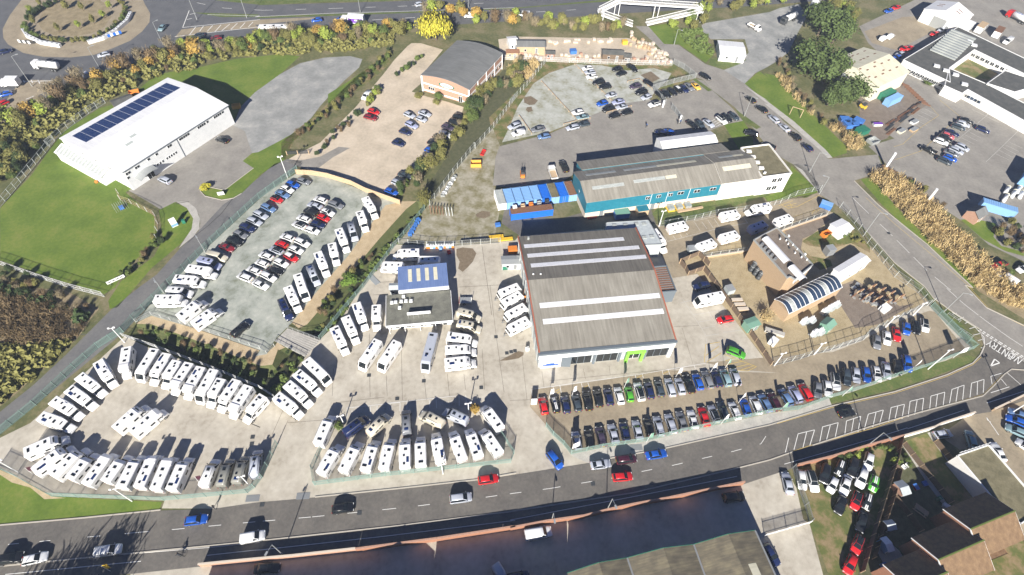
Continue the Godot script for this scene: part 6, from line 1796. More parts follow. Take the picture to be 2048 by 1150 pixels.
	var wing:=thing("office_court_wing","grey flat roofed wing crossing the office court","building",P(173.3,0,-198.7))
	flat_block(wing,[P(167.1,4.2,-191.6),P(178.3,4.2,-201),P(188.6,4.2,-193.3),P(174.5,4.2,-186.8)],0,4.2,"white_render","flat_felt",.2,"white_paint")
	sheet("court_lawn","worn_grass",5,[177.5,-218.2,185.9,-210.5,172.3,-198.7,164.1,-207.7])
	var wa:=P(142,3.8,-203.9)-o.position
	var wb:=P(153.5,3.8,-191.1)-o.position
	for k in 9:
		window_at(o,wa.lerp(wb,.08+k*.1)+Vector3(0,-1.7,0),(wb-wa).normalized(),1.3,1.1,2)
	wa=P(158.4,3.8,-187.4)-o.position
	wb=P(170.7,3.8,-171.7)-o.position
	for k in 15:
		window_at(o,wa.lerp(wb,.05+k*.062)+Vector3(0,-1.9,0),(wb-wa).normalized(),1.3,1.1,2,"white_paint","pane_blue" if k % 3 else "glass")
	window_at(o,wa.lerp(wb,.88)+Vector3(0,-2.4,.1),(wb-wa).normalized(),1.1,2.3,1,"white_paint","steel_dark","door")
	wa=P(173.8,3.8,-215.6)-o.position
	wb=P(185.1,3.8,-200.5)-o.position
	for k in 10:
		window_at(o,wa.lerp(wb,.04+k*.1)+Vector3(0,-1.7,0),(wb-wa).normalized(),1.3,1.2,2)
	for p in [P(153.7,4,-202.4),P(155.9,4,-199.5),P(158.3,4,-196.9),P(175,4,-222),P(175.3,4,-219.1),P(158.8,4,-190.8)]:
		vent_box(o,"rooflight",p,Vector3(2.0,.5,1.6),"white_clad",-.4)
	for k in 11:
		var sr:=ss()
		var p0:=P(155.6,4,-213.5).lerp(P(170.7,4,-229.7),k/10.0)-o.position
		block(sr,p0,(P(159.8,4,-209.2)-P(155.6,4,-213.5)).normalized()*9.5,Vector3(0,.45,0),(P(170.7,4,-229.7)-P(155.6,4,-213.5)).normalized()*.95)
		part(o,"roof_monitor",fin(sr),M.fog_strip)
	for i in 3:
		var a:Vector3=[P(184.6,1,-239.9),P(188.9,1,-238.7),P(194.4,1,-235.4)][i]
		var d:=thing("trailer_cabin",["white trailer cabin nearest the white barn","middle trailer cabin with a rusty roof patch","trailer cabin with a pinkish roof beside the white van"][i],"cabin",a+Vector3(0,-1.05,0),[.75,.8,.85][i],"trailer cabins behind the offices")
		part(d,"body",boxm(Vector3(6.2,2.4,2.6) if i else Vector3(4.4,2.2,2.4)),M.white_clad).position.y=1.5
		part(d,"roof",boxm(Vector3(6.3,.1,2.7) if i else Vector3(4.5,.1,2.5)),[M.white_sheet_roof,M.timber,M.rust][i]).position.y=2.76 if i else 2.66
		for k in [-1,1]:
			part(d,"wheel",wheel_mesh(.35,.24),null).position=Vector3(k*.8,.35,1.0)
			part(d,"window",boxm(Vector3(.9,.7,.06)),M.glass).position=Vector3(k*1.6,1.8,1.31 if i else 1.21)
	o=thing("cement_silo","tall white cement silo at the top of the yard","silo",P(120.4,0,-245.3)+Vector3(0,-.05,0))
	s=ss()
	pole(s,Vector3(0,4,0),Vector3(0,17,0),1.7,1.7,20)
	pole(s,Vector3(0,2,0),Vector3(0,4,0),.4,1.7,20)
	part(o,"drum",fin(s),M.white_clad)
	for k in 4:
		var b:=ss()
		var v:=Vector3(cos(k*PI/2+.4),0,sin(k*PI/2+.4))*1.5
		pole(b,v,v+Vector3(0,5,0),.12,.12)
		part(o,"leg",fin(b),M.galvanised)
	shed("site_office","white box office on the grass corner by the cement yard",P(75,3.4,-215.2),P(84.4,3.4,-214.4),P(72.5,3.4,-206),3.2,3.6,"white_clad","white_sheet_roof","cabin")
	shed("brick_hut","small pink brick hut with a slate and grey roof",P(131.1,2.6,-125.8),P(134.9,2.6,-128.2),P(132.6,2.6,-122.4),2.5,3.8,"brick","grey_sheet_roof","hut")
	container("dark blue container store beside the brick hut",P(141.1,1,-127.8),-.42,9.0,"container_sky","container_sky","blue stores by the office yard")
	container("sky blue container at the picture's east edge beside the pipes",P(159,1,-144.4),.85,12.0,"container_sky","container_sky","blue stores by the office yard")
	houses()
	corrugated()
func tiled_house(label:String,a:Vector3,b:Vector3,depth:float,h:float,ridge:float):
	var f:=plan(a,b,a+Vector3(0,0,1))
	f.W=depth
	f.a -=f.z*depth/2
	var o:=house("terraced_house",label,f,"house","brown tiled houses in the corner")
	var L:float=f.L
	prism(o,"wall",f,[[0,0],[0,h],[depth/2,ridge-.1],[depth,h],[depth,0]],0,L,"red_brick")
	roof(o,"north_roof_slope",f,[[-.35,h-.2],[depth/2,ridge]],-.15,L+.15,.16,"tile_roof")
	roof(o,"south_roof_slope",f,[[depth/2+.01,ridge],[depth+.35,h-.2]],-.15,L+.15,.16,"tile_roof")
	var s:=ss()
	beam(s,at(f,-.2,ridge+.2,depth/2),at(f,L+.2,ridge+.2,depth/2),.25)
	part(o,"ridge_tiles",fin(s),M.leaf_mid)
	s=ss()
	for k in [0,1]:
		for sd in [0,1]:
			beam(s,at(f,k*L+(k*2-1)*.18,ridge-.02,depth/2),at(f,k*L+(k*2-1)*.18,h-.2,sd*depth+(sd*2-1)*.35),.08,.24)
	part(o,"bargeboard",fin(s),M.white_paint)
	windows(o,f,"N",[[L*.25,4.0],[L*.75,4.0],[L*.25,1.5]],1.6,1.2,2)
	windows(o,f,"N",[[L*.72,1.1]],.9,2.1,1,"white_paint","glass","door")
	windows(o,f,"S",[[L*.25,4.0],[L*.75,4.0]],1.6,1.2,2)
	windows(o,f,"W",[[depth*.5,4.2]],1.0,1.0)
func houses():
	tiled_house("brown tiled terraced house beside the flat roofed garage",P(86.7,7.6,-33.9),P(96.4,7.6,-37.5),8.6,5.2,7.6)
	tiled_house("brown tiled terraced house in the lower right corner of the estate",P(78.4,7.6,-28.3),P(87.9,7.6,-31.9),8.6,5.2,7.6)
	tiled_house("lowest brown tiled house, mostly cut off by the picture's edge",P(71.3,7.6,-23.4),P(78.8,7.6,-26.2),8.6,5.2,7.6)
	var o:=thing("front_porch","pink tiled porch roof in front of the two brown tiled houses","porch",P(95.8,0,-31.9))
	flat_block(o,[P(91.2,2.8,-31),P(95.1,2.8,-32.3),P(95.5,2.8,-31.2),P(91.6,2.8,-29.8)],0,2.8,"red_brick","tile_roof",0)
	o=thing("flat_roofed_garage","long flat roofed garage with a mossy roof and white parapets","building",P(96.6,0,-51.3))
	flat_block(o,[P(93.3,4,-49.6),P(101.1,4,-52.3),P(105.7,4,-39.6),P(99.5,4,-36.3),P(96.5,4,-41.2)],0,4.0,"white_render","moss_felt",.35,"white_paint")
	var s:=ss()
	for k in 9:
		var p:=P(94.2,4,-50.3).lerp(P(101.1,4,-52.6),k/8.0)-o.position
		pole(s,p,p+Vector3(0,.9,0),.05,.05)
	beam(s,P(93.4,4.9,-49.9)-o.position,P(100.3,4.9,-52.2)-o.position,.08)
	part(o,"roof_railing",fin(s),M.white_paint)
	shed("garden_shed","pink sided garden shed by the back alley",P(79.6,2.2,-44.1),P(81.2,2.2,-44.6),P(80.1,2.2,-41.6),2.0,2.5,"brick","grey_clad")
	shed("garden_shed","small felt roofed garden shed near the lower gardens",P(74.6,2,-36.3),P(76.1,2,-36.6),P(74.9,2,-34.8),1.9,2.3,"dark_timber","grey_clad")
	shed("garden_shed","blue and white playhouse on the lower patio",P(72.9,2,-33.1),P(73.9,2,-33.4),P(73.6,2,-30.9),1.8,2.2,"container_sky","pale_strip","playhouse")
	var t:=thing("garden_bench","slatted timber picnic bench on the dark lawn","bench",P(83.8,0,-39.3)+Vector3(0,-.05,0),-.75)
	for k in 5:
		part(t,"slat",boxm(Vector3(2.6,.06,.16)),M.timber).position=Vector3(0,.72,-.4+k*.2)
	for k in [-1,1]:
		part(t,"seat",boxm(Vector3(2.6,.06,.26)),M.timber).position=Vector3(0,.44,k*.75)
		part(t,"leg",boxm(Vector3(.1,.7,1.3)),M.timber).position=Vector3(k*1.0,.36,0)
	crate("toy_box","red and blue garden toy on the upper lawn","toy",P(84.8,0,-44.1),.3,Vector3(.8,.5,1.2),"signal_red","tarp_blue")
	crate("toy_box","blue paddling tub beside the garden path","toy",P(87.1,0,-45),.3,Vector3(1.0,.4,1.0),"tarp_blue")
	crate("green_bin","green bin by the patio doors of the upper house","bin",P(88.4,0,-41.8),.3,Vector3(.7,1.1,.7),"plastic_green","plastic_green")
	crate("garden_chest","white topped chest by the upper house","chest",P(89.4,0,-40.4),-.6,Vector3(1.2,.7,.8),"white_paint","white_paint")
	crate("blue_bin","blue recycling bin on the lower patio","bin",P(72.4,0,-28.7),.2,Vector3(.8,1.0,.7),"tarp_blue","tarp_blue")
	crate("blue_bin","blue recycling bin nearest the lowest house","bin",P(72.8,0,-27.6),.2,Vector3(.8,1.0,.7),"tarp_blue","tarp_blue")
	for k in 2:
		crate("garden_chair",["white garden seat nearer the path","white garden seat nearer the alley fence"][k],"seat",[P(85,0,-48.8),P(84,0,-48.3)][k],.6,Vector3(.5,.5,.9),"white_paint")
func corrugated():
	var e:=[P(12.1,5.4,-23.4),P(23,5.4,-26.4),P(35.4,5.4,-29.2),P(47.3,5.4,-32.2)]
	for i in 3:
		var f:=plan(e[i],e[i+1],e[i]+Vector3(0,0,10))
		var o:=house("corrugated_bay",["westernmost gabled bay of the mossy corrugated sheds","middle gabled bay of the mossy corrugated sheds","easternmost gabled bay of the mossy corrugated sheds"][i],f,"shed","gabled bays of the corrugated sheds")
		var L:float=f.L
		var g:={"a":f.a,"x":f.z,"z":f.x,"L":32.0,"W":L}
		var pr:=[[.06,5.35],[L/2,7.5],[L-.06,5.35]]
		prism(o,"wall",g,[[.08,0],[.08,5.3],[L/2,7.45],[L-.08,5.3],[L-.08,0]],.1,32,"grey_clad")
		roof(o,"west_roof_slope",g,[pr[0],pr[1]],-.3,32,.12,"moss_sheet_roof")
		roof(o,"east_roof_slope",g,[[L/2+.01,7.5],pr[2]],-.3,32,.12,"moss_sheet_roof")
		inlay(o,"rooflight",g,pr,5,9,L*.62,L*.76,.16,"cream_sheet_roof" if i==2 else "fog_strip")
		var s:=ss()
		beam(s,at(g,-.36,5.45,0),at(g,-.36,7.6,L/2),.08,.18)
		beam(s,at(g,-.36,7.6,L/2),at(g,-.36,5.45,L),.08,.18)
		part(o,"verge_flashing",fin(s),M.plastic_green)
		s=ss()
		beam(s,at(g,-.3,5.5,L),at(g,32,5.5,L),.3,.12)
		part(o,"valley_gutter",fin(s),M.steel_grey)
	var f:=plan(Vector3(-26.5,0,-16.9),Vector3(-13.1,0,-16.9),Vector3(-26.5,0,-6))
	var o:=house("west_bay","gabled bay of the sheds below the picture, known by its pointed shadow",f,"shed")
	var g:={"a":f.a,"x":f.z,"z":f.x,"L":30.0,"W":f.L}
	prism(o,"wall",g,[[.08,0],[.08,5.3],[f.L/2,7.8],[f.L-.08,5.3],[f.L-.08,0]],.1,30,"grey_clad")
	roof(o,"roof",g,[[0,5.35],[f.L/2,7.85],[f.L,5.35]],-.3,30,.12,"moss_sheet_roof")
	for k in 2:
		var p:Array=[[Vector3(-53.5,0,-12.8),Vector3(-26.7,0,-16.6)],[Vector3(-12.9,0,-18.2),Vector3(11.7,0,-23.2)]][k]
		var b:=thing("parapet_shed",["western flat roofed shed below the picture shading the yard","flat roofed shed between the gabled bays, below the picture"][k],"shed",p[0])
		var d:=Vector3(0,0,24)
		flat_block(b,[p[0],p[1],p[1]+d,p[0]+d],0,5.7,"grey_clad","flat_felt",.3,"galvanised")
func big_vehicles():
	var a:=P(-101.7,1,-210.2)
	var b:=P(-88.6,3.2,-211.6)
	var o:=thing("coach","white touring coach on the dual carriageway slip","coach",Vector3((a.x+b.x)/2,-.05,(a.z+b.z)/2),atan2(b.x-a.x,b.z-a.z))
	part(o,"body",shell([[-6,1.15,.35,2.9],[-5.8,1.25,.35,3.25],[5.8,1.25,.35,3.3],[6,1.2,.4,3.1]],.18),M.gloss_white)
	for sd in [-1,1]:
		for k in 6:
			side_glass(o,1.25,2.1,-4.5+k*1.8,1.72,.85,sd)
		part(o,"stripe",boxm(Vector3(.04,.1,11.2)),M.paint_maroon).position=Vector3(sd*1.26,1.35,0)
	part(o,"windscreen",boxm(Vector3(2.2,1.4,.08)),M.glass).position=Vector3(0,2.0,-5.97)
	for k in 3:
		roof_light(o,0,3.28,-3.5+k*3.2,.9,.8)
	wheels(o,1.22,-3.6,2.9,.5,.3)
	a=P(-72.2,1,-221)
	b=P(-62.8,3,-220.5)
	o=thing("box_lorry","box lorry with a purple printed trailer behind the hedge","lorry",Vector3((a.x+b.x)/2,-.05,(a.z+b.z)/2),atan2(b.x-a.x,b.z-a.z))
	part(o,"trailer",shell([[-1.8,1.25,1.0,3.9],[4.6,1.25,1.0,3.9]],.06),M.white_clad)
	for sd in [-1,1]:
		part(o,"printed_panel",boxm(Vector3(.04,1.7,5.8)),M.purple_print).position=Vector3(sd*1.26,2.1,1.4)
		part(o,"printed_mark",boxm(Vector3(.06,.5,1.6)),M.pale_strip).position=Vector3(sd*1.26,2.3,1.8)
	part(o,"cab",shell([[-4.5,1.1,.5,2.7],[-4.2,1.2,.5,3.0],[-2.2,1.22,.5,3.1]],.15),M.gloss_white)
	part(o,"windscreen",boxm(Vector3(2.0,.9,.08)),M.glass).position=Vector3(0,2.1,-4.5)
	wheels(o,1.2,-3.6,2.6,.5,.3)
	a=P(-171.5,1,-180.4)
	b=P(-161.6,2,-179.5)
	o=thing("tanker_lorry","white suction tanker lorry circling the roundabout","lorry",Vector3((a.x+b.x)/2,-.05,(a.z+b.z)/2),atan2(b.x-a.x,b.z-a.z))
	tanker(o,M.gloss_white,M.gloss_white)
	a=P(-151.5,1,-174.6)
	b=P(-147.3,1,-179.1)
	o=thing("flatbed_truck","white flatbed truck leaving the roundabout","lorry",Vector3((a.x+b.x)/2,-.05,(a.z+b.z)/2),atan2(b.x-a.x,b.z-a.z))
	dropside(o)
	a=P(10,1.4,-139.3)
	b=P(11.4,1.3,-133.1)
	o=thing("tipper_truck","white tipper truck with an empty bed behind the container stack","lorry",Vector3((a.x+b.x)/2,-.05,(a.z+b.z)/2),atan2(b.x-a.x,b.z-a.z))
	dropside(o)
	a=P(95.5,1,-229.3)
	b=P(91.9,1,-234)
	o=thing("flatbed_truck","white flatbed truck in the cement yard","lorry",Vector3((a.x+b.x)/2,-.05,(a.z+b.z)/2),atan2(b.x-a.x,b.z-a.z))
	dropside(o)
	a=P(104.1,1,-234.6)
	b=P(115,2.5,-243.6)
	o=thing("cement_tanker","long white powder tanker parked beside the cement silo","lorry",Vector3((a.x+b.x)/2,-.05,(a.z+b.z)/2),atan2(b.x-a.x,b.z-a.z))
	tanker(o,M.steel_dark,M.gloss_white)
	a=P(207.5,1,-252.9)
	b=P(211.8,2,-245.9)
	o=thing("tanker_lorry","blue and white tanker with a red cab at the top right","lorry",Vector3((a.x+b.x)/2,-.05,(a.z+b.z)/2),atan2(b.x-a.x,b.z-a.z))
	tanker(o,M.paint_red,M.gloss_white)
	part(o,"blue_panel",boxm(Vector3(1.2,.06,4.5)),M.paint_blue).position=Vector3(0,3.05,1.0)
	a=P(-175.1,1,-168.7)
	b=P(-171,2.5,-169)
	o=thing("box_lorry","pale box lorry waiting at the roundabout's edge","lorry",Vector3((a.x+b.x)/2,-.05,(a.z+b.z)/2),atan2(b.x-a.x,b.z-a.z))
	part(o,"box",shell([[-.8,1.2,.9,3.3],[3.2,1.2,.9,3.3]],.06),M.white_clad)
	part(o,"cab",shell([[-2.9,1.0,.5,2.0],[-2.6,1.1,.5,2.4],[-1.0,1.12,.5,2.5]],.12),M.gloss_white)
	part(o,"windscreen",boxm(Vector3(1.8,.7,.08)),M.glass).position=Vector3(0,1.75,-2.9)
	wheels(o,1.1,-2.0,1.9,.42,.26)
	o=thing("forklift","orange telescopic forklift beside the container stack","forklift",P(1.6,0,-134.7)+Vector3(0,-.05,0),.1)
	part(o,"body",boxm(Vector3(1.3,1.0,2.4)),M.orange).position.y=.9
	part(o,"cab",boxm(Vector3(1.1,.9,1.0)),M.steel_dark).position=Vector3(0,1.85,.2)
	for k in [-1,1]:
		part(o,"mast",boxm(Vector3(.12,2.6,.14)),M.steel_dark).position=Vector3(k*.4,1.4,-1.4)
		part(o,"fork",boxm(Vector3(.12,.06,1.1)),M.steel_dark).position=Vector3(k*.35,.2,-2.0)
	wheels(o,.75,-.8,.8,.36,.28)
	o=thing("forklift","yellow forklift at the mouth of the cream barn","forklift",P(119.9,0,-178.9)+Vector3(0,-.05,0),.6)
	part(o,"body",boxm(Vector3(1.3,1.0,2.2)),M.safety_yellow).position.y=.9
	part(o,"guard",boxm(Vector3(1.1,.9,1.0)),M.steel_dark).position=Vector3(0,1.85,.2)
	for k in [-1,1]:
		part(o,"mast",boxm(Vector3(.12,2.8,.14)),M.steel_dark).position=Vector3(k*.4,1.5,-1.3)
	wheels(o,.75,-.7,.7,.36,.28)
	o=thing("flatbed_trailer","galvanised trailer with red lights beside the sales office","trailer",P(-11.5,0,-86.4)+Vector3(0,-.05,0),-1.5)
	part(o,"chassis",boxm(Vector3(1.9,.12,3.0)),M.galvanised).position.y=.6
	for k in 5:
		part(o,"crossbar",boxm(Vector3(2.0,.08,.1)),M.galvanised).position=Vector3(0,.7,-1.3+k*.65)
	part(o,"light_board",boxm(Vector3(2.0,.3,.08)),M.lamp_red).position=Vector3(0,.75,1.55)
	part(o,"winch_post",boxm(Vector3(.12,1.3,.12)),M.white_metal).position=Vector3(0,1.2,-1.5)
	for k in [-1,1]:
		part(o,"wheel",wheel_mesh(.32,.21),null).position=Vector3(k*1.0,.32,.3)
	crate("covered_trailer","pale grey covered trailer between the two lower caravans and the dark screen","trailer",P(49.2,0,-107.2),.16,Vector3(3.6,1.5,1.9),"grey_clad","galvanised")
	crate("covered_trailer","blue tarpaulined trailer by the caravan yard's road gate","trailer",P(91.3,0,-127.3),-.5,Vector3(3.2,1.6,1.8),"tarp_blue","container_sky")
func tanker(o:Node3D,cab:Material,drum:Material):
	part(o,"cab",shell([[-4.6,1.1,.5,2.5],[-4.3,1.2,.5,2.9],[-2.6,1.22,.5,3.0]],.16),cab)
	part(o,"windscreen",boxm(Vector3(2.0,.9,.08)),M.glass).position=Vector3(0,2.1,-4.6)
	part(o,"chassis",boxm(Vector3(1.0,.4,8.4)),M.steel_dark).position=Vector3(0,.85,0)
	var s:=ss(true)
	pole(s,Vector3(0,2.0,-2.2),Vector3(0,2.0,4.3),1.15,1.15,16)
	part(o,"tank",fin(s),drum)
	for k in 3:
		part(o,"hatch",boxm(Vector3(.7,.16,.7)),M.galvanised).position=Vector3(0,3.15,-1.2+k*2.2)
	part(o,"hose_rack",boxm(Vector3(.3,.4,5.0)),M.galvanised).position=Vector3(1.1,1.2,1.0)
	wheels(o,1.2,-3.6,2.2,.5,.3)
	for k in [-1,1]:
		part(o,"wheel",wheel_mesh(.5,.3),null).position=Vector3(k*1.08,.5,3.4)
func dropside(o:Node3D):
	part(o,"cab",shell([[-2.9,.85,.45,1.1],[-2.5,.95,.42,1.35],[-1.9,.95,.42,2.2],[-.9,.98,.42,2.25]],.12),M.gloss_white)
	part(o,"windscreen",boxm(Vector3(1.6,.75,.06)),M.glass).position=Vector3(0,1.8,-2.22)
	o.get_child(-1).rotation.x=.6
	part(o,"bed",boxm(Vector3(2.0,.12,3.8)),M.timber).position=Vector3(0,.9,1.1)
	for k in [-1,1]:
		part(o,"dropside",boxm(Vector3(.06,.42,3.8)),M.gloss_white).position=Vector3(k*1.02,1.15,1.1)
	part(o,"tailgate",boxm(Vector3(2.1,.42,.06)),M.gloss_white).position=Vector3(0,1.15,3.02)
	part(o,"headboard",boxm(Vector3(2.1,.9,.08)),M.galvanised).position=Vector3(0,1.4,-.78)
	wheels(o,.98,-1.9,2.0,.36,.24)
func fences():
	fence("palisade_fence","pale green palisade fence between the service lane and the gravel compound","palisade",[-66.1,-132.5,-73.7,-119.9,-82,-99.7,-88.1,-82.6,-90.4,-76.3,-91.3,-72.8],2.2)
	fence("palisade_fence","pale green palisade fence along the lane side of the corner yard","palisade",[-91.3,-72.8,-95,-68.2,-97.6,-62.6,-101.3,-53.3,-105.1,-46.3,-106.1,-45.3],2.2)
	fence("palisade_fence","palisade fence round the meadow corner of the motorhome yard","palisade",[-101.5,-39.4,-96.8,-37.9,-87.9,-34.4,-77.7,-34.5,-66,-34.6,-50.4,-36.8,-49.3,-37.9,-48.4,-40,-47.4,-47],2.2)
	fence("palisade_fence","palisade fence along the front of the display yard","palisade",[-38,-46.6,-38.9,-42.1,-37.6,-38.9,-23.9,-41.4,1.4,-45.4,2,-47.3,-1.1,-51.8],2.2)
	fence("palisade_fence","palisade fence from the showroom gate along the car row","palisade",[8.7,-53.7,10.2,-51.8,12.4,-49.8,14,-47.8,20.5,-49.5,30.2,-51.5,40,-54.4,58.6,-59.5,65.1,-60.6,73.3,-63.9,81.9,-66.9,87.7,-69.3,99.1,-73.4,113,-79.2],2.2)
	fence("palisade_fence","palisade fence down the road side of the corner car lot","palisade",[107.6,-91.6,108.5,-89,109.6,-86.2,110.9,-83.2,112,-80.8,113,-79.2],2.2)
	fence("compound_fence","concrete posted wire fence between the corner car lot and the compound","mesh",[108.3,-92.7,105,-91.2,98,-87.5,93,-84.9,88.1,-82.3,86.5,-80.3,77.4,-76.8,73.4,-75.6,69.4,-74,62.6,-71.8],2.4,"galvanised")
	fence("compound_fence","concrete posted wire fence along the estate lane side of the compound","mesh",[95.6,-127.3,97.8,-120.9,98.9,-113.3,102,-101.2,106.3,-96.1,106.9,-91.9],2.4,"galvanised")
	fence("boundary_screen","dark brown boarded boundary screen beside the showroom bays","closeboard",[50.7,-100.6,54.6,-91,56.8,-85.3,59.5,-78.2,61.7,-71.8],1.9,"dark_timber")
	fence("bin_screen","brown boarded bin enclosure at the end of the boundary screen","closeboard",[44.6,-102.6,50.2,-105.8,52.4,-101.9],1.9,"dark_timber")
	fence("bin_screen","front boards of the brown bin enclosure","closeboard",[44.7,-102.5,45.8,-100.4,46.2,-98.4,50.6,-100.5],1.9,"dark_timber")
	fence("caravan_fence","wire fence between the caravan yard and the workshop's grass","mesh",[41,-116.2,51.4,-119.4,58.3,-122.1,66.6,-124.1,74.3,-126.3,78.2,-128.1,83.8,-131.8,92,-134.8],2.0,"galvanised")
	fence("caravan_fence","wire fence on the low wall below the caravan yard","mesh",[51,-104.9,63.6,-107.9,76.3,-117.1,90.7,-123.9],1.8,"galvanised")
	fence("timber_panel_fence","orange timber panel fence between the gravel compound and the brick hall","closeboard",[-66,-131,-61.3,-131,-56.4,-130.1,-48.8,-127.4,-44,-124.6,-39.5,-122.7,-33.2,-120.1],1.9,"timber",3.0)
	fence("bank_rail","wire fence on top of the earth bank above the ditch","mesh",[-89.9,-75.9,-87.1,-78.2,-58.2,-70.1,-56.3,-68.9,-55,-70.8],1.1,"galvanised")
	fence("ditch_fence","pale fence along the sales yard side of the ditch","palisade",[-26,-118.7,-32.5,-103.2,-37.8,-89.4,-41.6,-81,-44.9,-73.2],1.8)
	fence("ditch_fence","pale rail fence above the slanted motorhome row","mesh",[-91.1,-71.7,-82,-69,-68.2,-64.5,-55,-59.8,-51.2,-57.7],1.3,"white_paint")
	fence("hedge_fence","wire fence between the hall hedge and the storage yard","mesh",[-24.7,-120.4,-19.4,-134.4,-14,-147.3,-13.6,-146.9,-8.4,-158.1,-2,-174.8,-3.6,-171.6,2,-183.1,9,-200],2.2,"galvanised")
	fence("storage_fence","wire fence between the storage yard and the sales yard","mesh",[-32.9,-102.9,-31.2,-105.1,-23.5,-104.4,-16.4,-105,-11.7,-105.8,-3.8,-107],2.0,"galvanised")
	fence("lot_fence","galvanised palisade fence round the road end of the upper car park","palisade",[56.7,-202.3,60.1,-199,63.6,-193.2,54.9,-189.1,46.7,-184.3],2.2,"galvanised")
	fence("lot_gate","open galvanised gate leaf beside the white car park SUV","palisade",[46.7,-184.3,50.3,-175.8],2.1,"galvanised")
	fence("lot_gate","open galvanised gate leaf nearest the silver store","palisade",[52.1,-173.7,54.8,-166.4],2.1,"galvanised")
	fence("stone_yard_fence","wire fence along the front of the stone yard","mesh",[-8.6,-199.9,9,-200,29,-199.9,56.1,-201.3],1.8,"white_paint")
	fence("lawn_fence","concrete posted fence along the foot of the warehouse lawn","mesh",[-133.9,-91.9,-131.6,-91.4,-119.5,-87.6,-109.5,-84.8,-100.7,-82.8],2.0,"white_paint")
	fence("lawn_fence","dark wire fence along the scrub side of the warehouse lawn","mesh",[-143.7,-109.4,-143.5,-111.5,-143.5,-124.6,-143.8,-141,-144.6,-138.6,-143.1,-147.6,-140.5,-155.8,-137.9,-161.8],2.2,"fence_pale")
	fence("lawn_fence","timber fence from the warehouse corner to the sign bed","mesh",[-114,-119.3,-112.2,-116.7,-108.5,-115.4,-100.1,-111.2,-98.1,-108.3,-95.9,-102.6],1.9,"timber")
	fence("lot_palisade","galvanised fence on the entrance side of the grass lot","palisade",[60.2,-47,60.3,-42.9,60.6,-39.3,60.7,-36.1],2.3,"galvanised")
	fence("yard_gate","sliding galvanised gate across the shaded service yard entrance","palisade",[51.1,-33.1,60.6,-35.9],1.7,"white_paint")
	fence("alley_fence","dark timber fence between the grass lot and the back alley","closeboard",[85.7,-54.7,82.4,-49.2,78.3,-43.2,73.7,-36.3,67.8,-27.3],1.9,"dark_timber")
	fence("garden_fence","timber fence along the garden ends by the back alley","closeboard",[81.7,-48.3,82.5,-47.2,79.2,-41.9,74.9,-35.9,70.9,-29.8],1.8,"dark_timber")
	fence("garden_fence","timber fence between the two upper gardens","closeboard",[85.7,-53.4,88.4,-46.1,90.5,-41.1],1.7,"dark_timber")
	fence("garden_fence","timber fence beside the middle garden path","closeboard",[79.3,-41.9,80.9,-38.2,82.1,-35.2],1.7,"dark_timber")
	fence("garden_fence","timber fence by the flat roofed garage","closeboard",[92.9,-54.3,95.1,-48.4,96.4,-42.5],1.7,"dark_timber")
	for w in [["low brick wall with a white coping along the shaded service yard",[-54.5,-23.2,-45.1,-24.5,-38.1,-25.4,-26.8,-27.1],1.75,"brick"],["wavy red brick wall between the footway and the shaded yard",[-26.7,-27,-21.4,-27.9,-11.9,-29.5,2.7,-32.3,1.8,-32,8.8,-33.6,16,-34.9,21.2,-36.4,26,-37.6,32.9,-39.1,40.6,-41,48.9,-43],1.85,"red_brick"],
			["brick wall with white coping along the top of the grass lot",[60.9,-47.2,68.7,-49.4,77.4,-52.3,85.7,-54.8],1.7,"red_brick"],["brick wall between the upper garden and the road",[86,-54.9,93.6,-57.3,95.4,-58.2,104.3,-61.3],1.5,"white_render"],["low buff wall beyond the garage yard entrance",[109.4,-62.5,118.9,-66.8,123.2,-68.7],1.2,"buff_brick"],
			["low wall beneath the caravan yard fence",[51,-104.6,63.5,-107.7,76.3,-116.7,90.7,-123.6],.6,"buff_brick"]]:
		wall(w[0],w[1],w[2],w[3])
func wall(label:String,a:Array,h:float,mt:String):
	var p:=flat(a,-.05)
	var o:=thing("boundary_wall",label,"wall",p[0])
	var s:=ss()
	var c:=ss()
	for i in p.size()-1:
		var d:=(p[i+1]-p[i]).normalized()*.02
		beam(s,p[i]-p[0]+Vector3(0,h/2,0),p[i+1]-p[0]+Vector3(0,h/2,0),.24,h)
		beam(c,p[i]-p[0]-d+Vector3(0,h+.05,0),p[i+1]-p[0]+d+Vector3(0,h+.05,0),.34,.1)
	part(o,"brickwork",fin(s),M[mt])
	part(o,"coping",fin(c),M.stone_pale if mt !="red_brick" else M.brick)
func belt(a:Array,n:int,spread:float,kinds:Array,label:String,group:String,hmin:float,hmax:float,sd:int):
	rng.seed=sd
	var p:=flat(a,0)
	var total:=0.0
	for i in p.size()-1:
		total+=p[i].distance_to(p[i+1])
	for k in n:
		var t:=total*(k+rng.randf())/n
		var i:=0
		while i<p.size()-2 and t>p[i].distance_to(p[i+1]):
			t -=p[i].distance_to(p[i+1])
			i+=1
		var d:=(p[i+1]-p[i]).normalized()
		var c:=p[i]+d*t+Vector3(-d.z,0,d.x)*rng.randf_range(-spread,spread)
		var kd:Array=kinds[rng.randi() % kinds.size()]
		var h:=rng.randf_range(hmin,hmax)
		plant(kd[3],kd[0],kd[1],c.x,c.z,h,h*rng.randf_range(.36,.52),"%s %s" % [kd[2],label],group+", "+kd[2],"tree" if h>4.5 else "shrub")
const MIX:=[["leafy","leaf_olive","olive leafed tree","hedge_tree"],["fine","leaf_mid","mid green tree","hedge_tree"],["twig","twig_brown","bare brown tree","bare_tree"],["leafy","leaf_ochre","ochre leafed tree","hedge_tree"],["fine","leaf_olive","fine olive tree","hedge_tree"],["twig","twig_grey","bare grey tree","bare_tree"],["leafy","leaf_lime","bright lime tree","hedge_tree"]]
